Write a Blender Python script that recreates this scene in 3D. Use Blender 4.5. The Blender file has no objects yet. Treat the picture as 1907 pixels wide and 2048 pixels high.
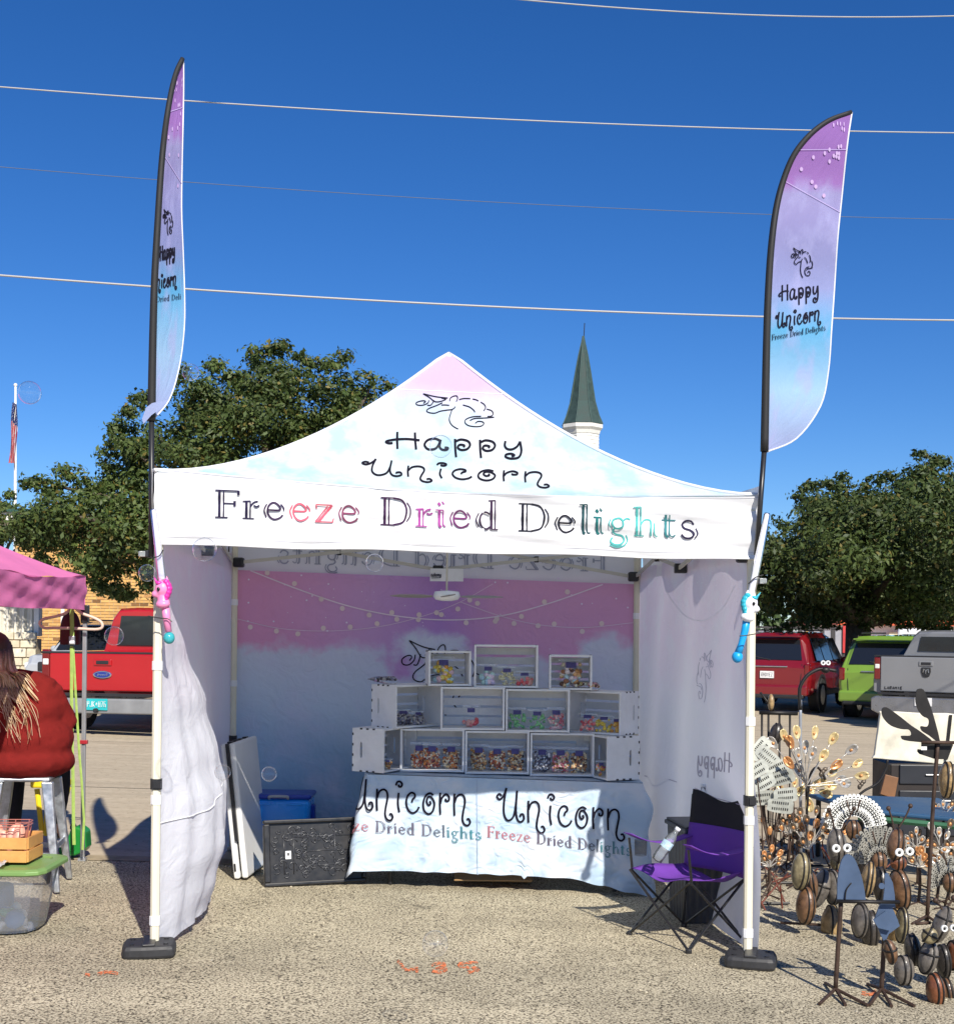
import bpy, bmesh, math, random
import numpy as np
from mathutils import Vector, Matrix, noise as mnoise
R = math.radians
sin, cos, pi = math.sin, math.cos, math.pi
random.seed(7)
scene = bpy.context.scene
# ---------------------------------------------------------------- camera, sky, sun, exposure
F_PX, CX, CY, EYE, ROLL, SLOPE = 2600.0, 953.5, 1257.0, 1.65, R(0.6), 0.0227
cam = bpy.data.objects.new('camera', bpy.data.cameras.new('camera'))
scene.collection.objects.link(cam)
cam.location = (0, 0, EYE)
cam.rotation_euler = (R(90), -ROLL, 0)
cam.data.sensor_fit = 'HORIZONTAL'
cam.data.sensor_width = 36
cam.data.lens = 36 * F_PX / 1907
cam.data.shift_y = (CY - 1024) / 1907
cam.data.clip_end = 3000
scene.camera = cam
SUN = Vector((0.36, -1.0, 0.845)).normalized()
world = bpy.data.worlds.new('World'); scene.world = world; world.use_nodes = True
wn = world.node_tree.nodes; wn.clear()
sky = wn.new('ShaderNodeTexSky'); sky.sky_type = 'NISHITA'; sky.sun_disc = False
sky.sun_elevation = math.asin(SUN.z); sky.sun_rotation = math.atan2(SUN.x, SUN.y)
sky.air_density = 0.9; sky.dust_density = 0.0; sky.ozone_density = 8.0; sky.altitude = 300
bg = wn.new('ShaderNodeBackground'); bg.inputs[1].default_value = 0.088
wo = wn.new('ShaderNodeOutputWorld')
hs = wn.new('ShaderNodeHueSaturation'); hs.inputs['Saturation'].default_value = 1.18; hs.inputs['Hue'].default_value = .508; world.node_tree.links.new(sky.outputs[0], hs.inputs['Color']); world.node_tree.links.new(hs.outputs[0], bg.inputs[0]); world.node_tree.links.new(bg.outputs[0], wo.inputs[0])
sl = bpy.data.lights.new('sun', 'SUN'); sl.energy = 5.0; sl.angle = R(0.5); sl.color = (1.0, 0.94, 0.84)
so = bpy.data.objects.new('sun', sl); scene.collection.objects.link(so)
so.rotation_euler = SUN.to_track_quat('Z', 'Y').to_euler()
scene.view_settings.view_transform = 'Standard'; scene.view_settings.look = 'None'
scene.view_settings.exposure = 0.4; scene.view_settings.gamma = 1.0
scene.cycles.max_bounces = 8; scene.cycles.transparent_max_bounces = 24
scene.cycles.use_denoising = True

# ---------------------------------------------------------------- pixels of the photograph -> directions -> points
def ray(px, py):
    dx, dy = (px - CX) / F_PX, (CY - py) / F_PX
    return Vector((dx * cos(ROLL) - dy * sin(ROLL), 1.0, dx * sin(ROLL) + dy * cos(ROLL)))
def P(px, py, d): return Vector((0, 0, EYE)) + ray(px, py) * d
def G(x): return -SLOPE * x                       # the lot falls gently to the right
def GP(px, py):                                   # where a pixel meets the ground
    r = ray(px, py)
    d = EYE / (-r.z - SLOPE * r.x)
    return Vector((r.x * d, d, EYE + r.z * d))
def hit(px, py, Fn, d0, d1, off=0.004):           # where a pixel meets the surface Fn = 0
    r = ray(px, py); o = Vector((0, 0, EYE)); s0 = Fn(o + r * d0)
    for _ in range(26):
        dm = (d0 + d1) / 2
        if (Fn(o + r * dm) > 0) == (s0 > 0): d0 = dm
        else: d1 = dm
    return o + r * (d0 - off)

# ---------------------------------------------------------------- scene graph helpers
col = scene.collection
WL = {}
def tag(o, label, cat, group=None, kind=None):
    if label: o['label'] = label
    if cat: o['category'] = cat
    if group: o['group'] = group
    if kind: o['kind'] = kind
    return o
def thing(name, label, cat, loc=(0, 0, 0), rz=0.0, group=None, world=False):
    o = bpy.data.objects.new(name, None); col.objects.link(o)
    o.empty_display_size = 0.1
    o.location = loc; o.rotation_euler = (0, 0, rz)
    if world: WL[o.name] = Vector(loc)
    return tag(o, label, cat, group)
def dup(o, loc, rz=0.0, label=None, group=None, scale=None):
    c = o.copy(); col.objects.link(c); c.location = loc; c.rotation_euler = (0, 0, rz)
    if scale: c.scale = (scale,) * 3 if not hasattr(scale, '__len__') else scale
    if label: c['label'] = label
    if group: c['group'] = group
    for ch in list(o.children):
        d = ch.copy(); col.objects.link(d); d.parent = c
        for g in list(ch.children):
            e = g.copy(); col.objects.link(e); e.parent = d
    return c
def struct(o): o['kind'] = 'structure'; return o

def rotm(rx=0, ry=0, rz=0, loc=(0, 0, 0), sc=None):
    m = Matrix.Translation(loc) @ Matrix.Rotation(rz, 4, 'Z') @ Matrix.Rotation(ry, 4, 'Y') @ Matrix.Rotation(rx, 4, 'X')
    if sc: m = m @ Matrix.Diagonal((*sc, 1))
    return m
def crom(pts, n=8, closed=False):
    pts = [Vector(p) for p in pts]
    if len(pts) < 3: return pts
    out = []; L = len(pts)
    rng = range(L) if closed else range(L - 1)
    for i in rng:
        p1, p2 = pts[i], pts[(i + 1) % L]
        p0 = pts[(i - 1) % L] if (closed or i > 0) else p1 * 2 - p2
        p3 = pts[(i + 2) % L] if (closed or i + 2 < L) else p2 * 2 - p1
        for k in range(n):
            t = k / n
            out.append(0.5 * ((2 * p1) + (p2 - p0) * t + (2 * p0 - 5 * p1 + 4 * p2 - p3) * t * t + (3 * p1 - p0 - 3 * p2 + p3) * t ** 3))
    if not closed: out.append(pts[-1])
    return out

class MB:
    def __init__(s, M=None):
        s.v = []; s.f = []; s.m = []; s.c = []; s.uv = {}; s.M = M or Matrix(); s.col = None; s.mi = 0; s.hascol = False
    def av(s, p):
        s.v.append(s.M @ Vector(p)); return len(s.v) - 1
    def af(s, idx, uv=None):
        if uv: s.uv[len(s.f)] = uv
        s.f.append(tuple(idx)); s.m.append(s.mi); s.c.append(s.col)
        if s.col is not None: s.hascol = True
    def poly(s, pts): s.af([s.av(p) for p in pts]); return s
    def box(s, c, size, M=None):
        o = s.M
        if M is not None: s.M = s.M @ M
        hx, hy, hz = size[0] / 2, size[1] / 2, size[2] / 2
        i = [s.av((c[0] + a * hx, c[1] + b * hy, c[2] + d * hz)) for a in (-1, 1) for b in (-1, 1) for d in (-1, 1)]
        for q in ((0, 1, 3, 2), (4, 6, 7, 5), (0, 4, 5, 1), (2, 3, 7, 6), (0, 2, 6, 4), (1, 5, 7, 3)): s.af([i[k] for k in q])
        s.M = o; return s
    def tube(s, pts, r, n=8, cap=True, flat=None):
        pts = [Vector(p) for p in pts]; L = len(pts); rings = []
        up = None
        for i, p in enumerate(pts):
            t = (pts[min(i + 1, L - 1)] - pts[max(i - 1, 0)])
            if t.length < 1e-9: t = Vector((0, 0, 1))
            t.normalize()
            if up is None:
                up = Vector((0, 0, 1)) if abs(t.z) < 0.9 else Vector((0, -1, 0))
            a = t.cross(up)
            if a.length < 1e-6: a = t.orthogonal()
            a.normalize(); b = a.cross(t).normalized(); up = b
            rr = r[i] if hasattr(r, '__len__') else r
            fl = flat or 1.0
            rings.append([s.av(p + (a * cos(2 * pi * k / n) + b * sin(2 * pi * k / n) * fl) * rr) for k in range(n)])
        for i in range(L - 1):
            for k in range(n):
                s.af((rings[i][k], rings[i][(k + 1) % n], rings[i + 1][(k + 1) % n], rings[i + 1][k]))
        if cap:
            s.af(rings[0][::-1]); s.af(rings[-1])
        return s
    def lathe(s, prof, n=16, M=None, cap=True):
        o = s.M
        if M is not None: s.M = s.M @ M
        rings = [[s.av((r * cos(2 * pi * k / n), r * sin(2 * pi * k / n), z)) for k in range(n)] for r, z in prof]
        for i in range(len(prof) - 1):
            for k in range(n):
                s.af((rings[i][k], rings[i][(k + 1) % n], rings[i + 1][(k + 1) % n], rings[i + 1][k]))
        if cap: s.af(rings[0][::-1]); s.af(rings[-1])
        s.M = o; return s
    def ell(s, c, rad, nu=12, nv=8, M=None):
        o = s.M
        s.M = s.M @ Matrix.Translation(c) @ (M or Matrix())
        top = s.av((0, 0, rad[2])); bot = s.av((0, 0, -rad[2]))
        rings = []
        for j in range(1, nv):
            th = pi * j / nv
            rings.append([s.av((rad[0] * sin(th) * cos(2 * pi * k / nu), rad[1] * sin(th) * sin(2 * pi * k / nu), rad[2] * cos(th))) for k in range(nu)])
        for k in range(nu):
            s.af((top, rings[0][k], rings[0][(k + 1) % nu])); s.af((bot, rings[-1][(k + 1) % nu], rings[-1][k]))
        for j in range(len(rings) - 1):
            for k in range(nu): s.af((rings[j][k], rings[j + 1][k], rings[j + 1][(k + 1) % nu], rings[j][(k + 1) % nu]))
        s.M = o; return s
    def grid(s, fn, nu, nv, uvf=None, flip=False):
        ids = [[s.av(fn(i / nu, j / nv)) for j in range(nv + 1)] for i in range(nu + 1)]
        for i in range(nu):
            for j in range(nv):
                q = [(i, j), (i + 1, j), (i + 1, j + 1), (i, j + 1)]
                if flip: q = q[::-1]
                s.af([ids[a][b] for a, b in q], [uvf(a / nu, b / nv) for a, b in q] if uvf else None)
        return s
    def extrude(s, pts, th, M=None):      # outline in local x,z ; thickness along y
        o = s.M
        if M is not None: s.M = s.M @ M
        a = [s.av((p[0], -th / 2, p[1])) for p in pts]; b = [s.av((p[0], th / 2, p[1])) for p in pts]
        n = len(pts)
        s.af(a); s.af(b[::-1])
        for k in range(n): s.af((a[k], b[k], b[(k + 1) % n], a[(k + 1) % n]))
        s.M = o; return s
    def loft(s, secs, cap=True, closed=True):
        rings = [[s.av(p) for p in sec] for sec in secs]; n = len(secs[0])
        for i in range(len(secs) - 1):
            for k in range(n if closed else n - 1):
                s.af((rings[i][k], rings[i][(k + 1) % n], rings[i + 1][(k + 1) % n], rings[i + 1][k]))
        if cap: s.af(rings[0][::-1]); s.af(rings[-1])
        return s
    def build(s, name, mats, parent=None, smooth=False, bevel=0, seg=2, solid=0, subsurf=0, angle=None):
        me = bpy.data.meshes.new(name)
        off = WL.get(parent.name) if parent is not None else None
        p = parent.parent if (parent is not None and off is None) else None
        while off is None and p is not None:
            off = WL.get(p.name); p = p.parent
        vs = s.v if off is None else [q - off for q in s.v]
        me.from_pydata([tuple(q) for q in vs], [], s.f)
        mats = mats if isinstance(mats, (list, tuple)) else [mats]
        for m in mats: me.materials.append(m)
        if len(mats) > 1: me.polygons.foreach_set('material_index', s.m)
        if s.hascol:
            at = me.color_attributes.new('Col', 'FLOAT_COLOR', 'CORNER')
            arr = []
            for f, c in zip(s.f, s.c): arr += list((*(c or (1, 1, 1)), 1.0)) * len(f)
            at.data.foreach_set('color', arr)
        if s.uv:
            ul = me.uv_layers.new(name='UVMap'); arr = []
            for i, f in enumerate(s.f):
                u = s.uv.get(i)
                for k in range(len(f)): arr += (list(u[k]) if u else [0.0, 0.0])
            ul.data.foreach_set('uv', arr)
        if smooth: me.polygons.foreach_set('use_smooth', [True] * len(s.f))
        me.update()
        o = bpy.data.objects.new(name, me); col.objects.link(o)
        if parent is not None: o.parent = parent
        if solid:
            md = o.modifiers.new('solid', 'SOLIDIFY'); md.thickness = solid; md.offset = 0
        if bevel:
            md = o.modifiers.new('bevel', 'BEVEL'); md.width = bevel; md.segments = seg; md.limit_method = 'ANGLE'; md.angle_limit = R(35); md.harden_normals = False
        if subsurf:
            md = o.modifiers.new('sub', 'SUBSURF'); md.levels = subsurf; md.render_levels = subsurf
        return o

# ---------------------------------------------------------------- materials
MATS = {}
class NT:
    def __init__(s, m):
        s.nt = m.node_tree; s.nt.nodes.clear()
    def n(s, t, ins=None, **props):
        nd = s.nt.nodes.new('ShaderNode' + t)
        for k, v in props.items(): setattr(nd, k, v)
        for k, v in (ins or {}).items():
            sock = nd.inputs[k]
            if isinstance(v, bpy.types.NodeSocket): s.nt.links.new(v, sock)
            elif isinstance(v, bpy.types.Node): s.nt.links.new(v.outputs[0], sock)
            else:
                if hasattr(v, '__len__') and len(v) == 3 and sock.type == 'RGBA': v = (*v, 1)
                sock.default_value = v
        return nd
    def math(s, op, a, b=0.0, clamp=False):
        return s.n('Math', {0: a, 1: b}, operation=op, use_clamp=clamp)
    def mix(s, fac, a, b, mode='MIX'):
        nd = s.n('Mix', None, data_type='RGBA', blend_type=mode)
        for i, v in ((0, fac), (6, a), (7, b)):
            sock = nd.inputs[i]
            if isinstance(v, bpy.types.NodeSocket): s.nt.links.new(v, sock)
            elif isinstance(v, bpy.types.Node):
                s.nt.links.new(v.outputs[2] if v.bl_idname == 'ShaderNodeMix' else v.outputs[0], sock)
            else: sock.default_value = (*v, 1) if hasattr(v, '__len__') and len(v) == 3 else v
        return nd
    def ramp(s, fac, stops, interp='LINEAR'):
        nd = s.n('ValToRGB', {0: fac}); cr = nd.color_ramp; cr.interpolation = interp
        while len(cr.elements) < len(stops): cr.elements.new(0.5)
        for e, (p, c) in zip(cr.elements, stops):
            e.position = p; e.color = (*c, 1) if hasattr(c, '__len__') else (c, c, c, 1)
        return nd
    def out(s, sh): s.n('OutputMaterial', {0: sh})
def new_mat(name):
    m = bpy.data.materials.new(name); m.use_nodes = True
    return m, NT(m)
def O(nd): return nd.outputs[2] if nd.bl_idname == 'ShaderNodeMix' else nd.outputs[0]
def mat(name, c=(.5, .5, .5), rough=.6, metal=0.0, var=0.12, vs=4.0, bump=0.0, bs=60.0, attr=False, trans=0.0, coat=0.0, alpha=1.0, spec=.5, detail=4.0):
    if name in MATS: return MATS[name]
    m, t = new_mat(name)
    tc = t.n('TexCoord')
    base = t.n('Attribute', attribute_name='Col') if attr else t.n('RGB')
    if not attr: base.outputs[0].default_value = (*c, 1)
    nz = t.n('TexNoise', {'Vector': tc.outputs['Object'], 'Scale': vs, 'Detail': detail, 'Roughness': .6})
    lo, hi = 1 - var, 1 + var
    rp = t.n('MapRange', {0: nz.outputs[0], 1: .3, 2: .7, 3: lo, 4: hi})
    cc = t.mix(1.0, base.outputs[0], O(rp), 'MULTIPLY')
    b = t.n('BsdfPrincipled', {'Base Color': O(cc), 'Roughness': rough, 'Metallic': metal, 'Coat Weight': coat, 'Specular IOR Level': spec, 'Alpha': alpha})
    if rough < .9:
        rr = t.n('MapRange', {0: nz.outputs[0], 1: .3, 2: .7, 3: max(.03, rough - .08), 4: min(1, rough + .08)})
        t.nt.links.new(rr.outputs[0], b.inputs['Roughness'])
    if bump:
        n2 = t.n('TexNoise', {'Vector': tc.outputs['Object'], 'Scale': bs, 'Detail': 3.0})
        bp = t.n('Bump', {'Height': n2.outputs[0], 'Strength': bump, 'Distance': 0.01})
        t.nt.links.new(bp.outputs[0], b.inputs['Normal'])
    sh = b
    if trans:
        tr = t.n('BsdfTranslucent', {0: O(cc)})
        sh = t.n('MixShader', {0: trans, 1: b.outputs[0], 2: tr.outputs[0]})
    t.out(sh.outputs[0]); MATS[name] = m
    return m
def film(name, c=(1, 1, 1), op=.25, rough=.12, ior=1.45):
    if name in MATS: return MATS[name]
    m, t = new_mat(name)
    tr = t.n('BsdfTransparent'); gl = t.n('BsdfGlossy', {'Roughness': rough}); df = t.n('BsdfDiffuse', {0: c})
    fr = t.n('Fresnel', {0: ior})
    a = t.n('MixShader', {0: op, 1: tr.outputs[0], 2: df.outputs[0]})
    b = t.n('MixShader', {0: fr.outputs[0], 1: a.outputs[0], 2: gl.outputs[0]})
    t.out(b.outputs[0]); MATS[name] = m
    return m

# ---------------------------------------------------------------- stroke lettering (ribbons laid on a surface)
CURLY = {
 'H': (.62, [[(.12, .8), (.12, .4), (.13, 0)], [(.48, .8), (.49, .4), (.51, 0)], [(.03, .27), (-.05, .25), (-.11, .31), (-.05, .38), (.12, .45), (.34, .48), (.58, .44)]]),
 'a': (.56, [[(.32, .46), (.22, .54), (.08, .47), (.01, .25), (.07, .05), (.18, .03), (.27, .15), (.34, .5)], [(.34, .5), (.32, .18), (.37, .04), (.46, .03), (.49, .12), (.42, .14)]]),
 'p': (.46, [[(.02, .56), (.03, .1), (.05, -.3)], [(.03, .44), (.14, .54), (.28, .48), (.33, .3), (.27, .1), (.15, .05), (.08, .16), (.12, .29), (.21, .27), (.2, .18)]]),
 'y': (.46, [[(.03, .54), (.02, .32), (.07, .17), (.17, .16), (.27, .3), (.33, .54)], [(.33, .54), (.36, .1), (.31, -.2), (.17, -.28), (.05, -.22), (.05, -.1), (.15, -.05), (.22, -.12), (.16, -.16)]]),
 'U': (.74, [[(.07, .63), (.0, .67), (-.06, .6), (.0, .53), (.08, .58), (.16, .72), (.2, .84)], [(.2, .84), (.14, .5), (.13, .2), (.2, .03), (.3, .02), (.41, .15), (.47, .45), (.5, .8)], [(.5, .8), (.47, .3), (.51, .06), (.6, 0), (.69, .08), (.67, .2), (.6, .19), (.59, .13)]]),
 'n': (.54, [[(.03, .57), (.02, .3), (.03, 0)], [(.03, .33), (.1, .5), (.22, .56), (.31, .5), (.33, .35), (.28, .1), (.26, -.08), (.31, -.2), (.41, -.23), (.48, -.15), (.44, -.06), (.38, -.08)]]),
 'i': (.22, [[(.06, .5), (.04, .22), (.08, 0)], [(-.02, .68), (.02, .77), (.1, .79), (.16, .73), (.13, .66), (.07, .66), (.06, .71)]]),
 'c': (.44, [[(.17, .27), (.2, .36), (.26, .42), (.24, .5), (.15, .52), (.05, .43), (.01, .25), (.07, .07), (.19, .0), (.31, .06), (.38, .17)]]),
 'o': (.42, [[(.2, .34), (.22, .27), (.16, .23), (.11, .32), (.15, .44), (.25, .43), (.33, .28), (.28, .08), (.16, 0), (.04, .08), (.01, .26), (.07, .45), (.19, .54), (.3, .5)]]),
 'd': (.5, [[(.3, .45), (.15, .52), (.02, .3), (.1, .03), (.25, .05), (.33, .25)], [(.35, .85), (.35, .4), (.35, 0)]]), 'e': (.45, [[(.05, .28), (.35, .3), (.3, .48), (.15, .5), (.02, .3), (.1, .03), (.25, .0), (.36, .1)]]), 'm': (.6, [[(.03, .5), (.03, .2), (.03, 0)], [(.03, .35), (.15, .52), (.25, .4), (.26, 0)], [(.26, .35), (.4, .52), (.5, .4), (.5, 0)]]),
 'r': (.36, [[(.03, .57), (.02, .3), (.03, 0)], [(.03, .28), (.08, .44), (.19, .54), (.28, .48), (.27, .38), (.19, .37), (.19, .43)]]),
}
T_, t_ = .074, .038      # thick and thin strokes of the inline serif
INLINE = {
 'F': (.6, [(T_, [(.1, .8), (.1, 0)]), (t_, [(.2, .8), (.2, 0)]), (t_, [(0, .8), (.56, .8)]), (T_, [(.55, .8), (.55, .68)]), (t_, [(.2, .42), (.46, .42)]), (T_, [(.46, .5), (.46, .34)]), (t_, [(0, 0), (.3, 0)])]),
 'D': (.78, [(T_, [(.1, .8), (.1, 0)]), (t_, [(.2, .8), (.2, 0)]), (t_, [(0, .8), (.3, .8)]), (t_, [(0, 0), (.3, 0)]), (t_ * 1.4, [(.3, .8), (.5, .74), (.6, .55), (.61, .35), (.53, .1), (.3, 0)]), (t_, [(.62, .68), (.7, .52), (.7, .3), (.62, .12)])]),
 'r': (.42, [(T_, [(.09, .5), (.09, 0)]), (t_, [(.18, .52), (.18, 0)]), (t_, [(0, .5), (.18, .52)]), (t_, [(0, 0), (.27, 0)]), (t_ * 1.3, [(.18, .36), (.26, .48), (.36, .52)]), (t_ * 1.3, [(.26, .4), (.32, .36), (.4, .4)])]),
 'e': (.56, [(t_ * 1.4, [(.14, .28), (.4, .29), (.4, .4), (.3, .5), (.2, .48), (.13, .36), (.13, .18), (.2, .05), (.3, .01), (.42, .07), (.48, .15)]), (t_, [(.1, .46), (.04, .28), (.09, .06)]), (t_, [(.43, .47), (.5, .36), (.5, .28)])]),
 'z': (.5, [(t_, [(.04, .5), (.42, .5)]), (T_, [(.42, .5), (.1, .0)]), (t_, [(.32, .47), (.03, .0)]), (t_, [(.03, 0), (.44, 0)]), (t_, [(.04, .5), (.06, .38)]), (t_, [(.44, 0), (.46, .12)])]),
 'i': (.26, [(T_, [(.09, .5), (.09, .08), (.14, .0)]), (t_, [(.18, .5), (.18, .1), (.24, .02)]), (t_, [(0, .5), (.18, .5)]), (T_, [(.06, .72), (.11, .64)]), (t_, [(.15, .76), (.2, .68)])]),
 'd': (.58, [(t_ * 1.4, [(.36, .44), (.26, .5), (.16, .42), (.13, .25), (.17, .08), (.27, .0), (.37, .07)]), (t_, [(.1, .46), (.04, .27), (.1, .05)]), (T_, [(.4, .84), (.4, .0)]), (t_, [(.49, .86), (.49, .02)]), (t_, [(.32, .84), (.49, .86)]), (t_, [(.4, 0), (.56, 0)])]),
 'l': (.28, [(T_, [(.09, .84), (.09, .08), (.14, .0)]), (t_, [(.18, .86), (.18, .1), (.26, .02)]), (t_, [(0, .84), (.18, .86)])]),
 'g': (.58, [(t_ * 1.4, [(.26, .5), (.16, .44), (.14, .32), (.2, .2), (.3, .19), (.39, .27), (.39, .4), (.33, .49), (.26, .5)]), (t_, [(.1, .46), (.06, .33), (.1, .2)]), (t_ * 1.4, [(.2, .2), (.15, .1), (.22, .02), (.36, -.02), (.42, -.14), (.34, -.27), (.2, -.29), (.1, -.2), (.14, -.08)]), (t_, [(.46, .0), (.5, -.14), (.42, -.3), (.24, -.36), (.08, -.3)]), (t_ * 1.3, [(.4, .44), (.48, .5), (.56, .47)])]),
 'h': (.6, [(T_, [(.09, .84), (.09, 0)]), (t_, [(.18, .86), (.18, 0)]), (t_, [(0, .84), (.18, .86)]), (t_ * 1.3, [(.18, .34), (.26, .47), (.36, .49), (.42, .4), (.42, .0)]), (t_, [(.5, .4), (.51, .06), (.57, .0)]), (t_, [(.02, 0), (.25, 0)])]),
 't': (.38, [(T_, [(.12, .66), (.12, .1), (.19, .0)]), (t_, [(.21, .66), (.21, .12), (.28, .02), (.35, .08)]), (t_, [(.02, .5), (.35, .5)])]),
 's': (.44, [(t_ * 1.5, [(.35, .4), (.28, .5), (.16, .5), (.08, .4), (.13, .29), (.28, .23), (.36, .13), (.29, .01), (.15, .0), (.06, .1)]), (t_, [(.4, .3), (.45, .14), (.38, .0)])]),
 ' ': (.36, []),
}
def strokes_of(text, font, wt):
    x = 0; out = []
    for k, ch in enumerate(text):
        adv, sts = font.get(ch, (.3, []))
        for st in sts:
            if isinstance(st, tuple): w, pts, sm = st[0], st[1], len(st[1]) > 2
            else: w, pts, sm = wt, st, True
            pl = crom([(p[0] + x, p[1], 0) for p in pts], 6) if sm else [Vector((p[0] + x, p[1], 0)) for p in pts]
            if not sm:
                a, b = pl; pl = [a.lerp(b, q / 6) for q in range(7)]
            out.append((k, w, pl))
        x += adv + .05
    return out, x - .05
def ribbon(mb, pts, w, S, color):
    L = len(pts); ids = []
    for i, p in enumerate(pts):
        t = pts[min(i + 1, L - 1)] - pts[max(i - 1, 0)]
        if t.length < 1e-9: t = Vector((1, 0, 0))
        t.normalize(); nx, ny = -t.y, t.x
        ids.append((mb.av(S(p.x + nx * w / 2, p.y + ny * w / 2)), mb.av(S(p.x - nx * w / 2, p.y - ny * w / 2))))
    mb.col = color
    for i in range(L - 1):
        mb.af((ids[i][0], ids[i][1], ids[i + 1][1], ids[i + 1][0]))
def letter(mb, text, font, p0, p1, cap, S, colors=(.02, .02, .04), wt=.075, up=None, only=None):
    """text between pixels p0 and p1 (baseline ends); cap = height in pixels of one em*.8; S maps a pixel to the surface"""
    sts, W = strokes_of(text, font, wt)
    ex = Vector((p1[0] - p0[0], p1[1] - p0[1])) / W
    ey = Vector(up) if up else Vector((ex.y, -ex.x)).normalized()
    ey = ey * (cap / .8); sw = cap / .8
    for k, w, pl in sts:
        if only and not only[0] <= k < only[1]: continue
        c = colors[k] if isinstance(colors, list) else colors
        q = [Vector((p0[0] + p.x * ex.x + p.y * ey.x, p0[1] + p.x * ex.y + p.y * ey.y, 0)) for p in pl]
        ribbon(mb, q, w * sw, S, c)
LOGO = [[(583, 78), (640, 112), (690, 150), (740, 150), (795, 128), (752, 118)], [(583, 78), (700, 105), (812, 118)],
 [(585, 166), (605, 152), (590, 143), (550, 148), (518, 163), (530, 182), (580, 184), (625, 165), (637, 140)], [(683, 138), (670, 165), (650, 185), (620, 184)],
 [(762, 162), (700, 190), (640, 213), (615, 235), (635, 252), (690, 258), (740, 240), (800, 230), (845, 225), (870, 212), (880, 198)], [(752, 183), (790, 182), (825, 186)],
 [(828, 146), (835, 120), (860, 102), (892, 98), (902, 120), (890, 150)], [(915, 132), (960, 122), (1020, 123)], [(1040, 127), (1070, 133), (1095, 145)],
 [(1115, 155), (1150, 180), (1160, 210), (1142, 237)], [(1170, 220), (1215, 235), (1230, 262), (1215, 285), (1178, 288)], [(950, 182), (1010, 200), (1050, 230), (1062, 250)],
 [(1240, 296), (1150, 303), (1060, 308), (1015, 326)], [(1120, 287), (1040, 292), (980, 315), (970, 345), (1000, 372), (1060, 383), (1120, 378), (1145, 355), (1130, 338), (1090, 335), (1065, 352)],
 [(850, 228), (835, 270), (825, 320), (845, 365), (880, 392), (908, 405)]]
def logo(mb, x0, y0, x1, y1, S, w, color):
    sx, sy = (x1 - x0) / (1240 - 517), (y1 - y0) / (405 - 78)
    for st in LOGO:
        ribbon(mb, crom([(x0 + (a - 517) * sx, y0 + (b - 78) * sy, 0) for a, b in st], 5), w, S, color)
M_ink = mat('print_ink', attr=True, rough=.9, var=.05, spec=.05)
def lparts(parent, text, font, p0, p1, cap, S, colors, wt=.075, up=None, name='word'):
    k = 0
    for w in text.split(' '):                       # one part per printed word
        mb = MB(); letter(mb, text, font, p0, p1, cap, S, colors, wt, up, (k, k + len(w)))
        mb.build(name, M_ink, parent); k += len(w) + 1
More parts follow.
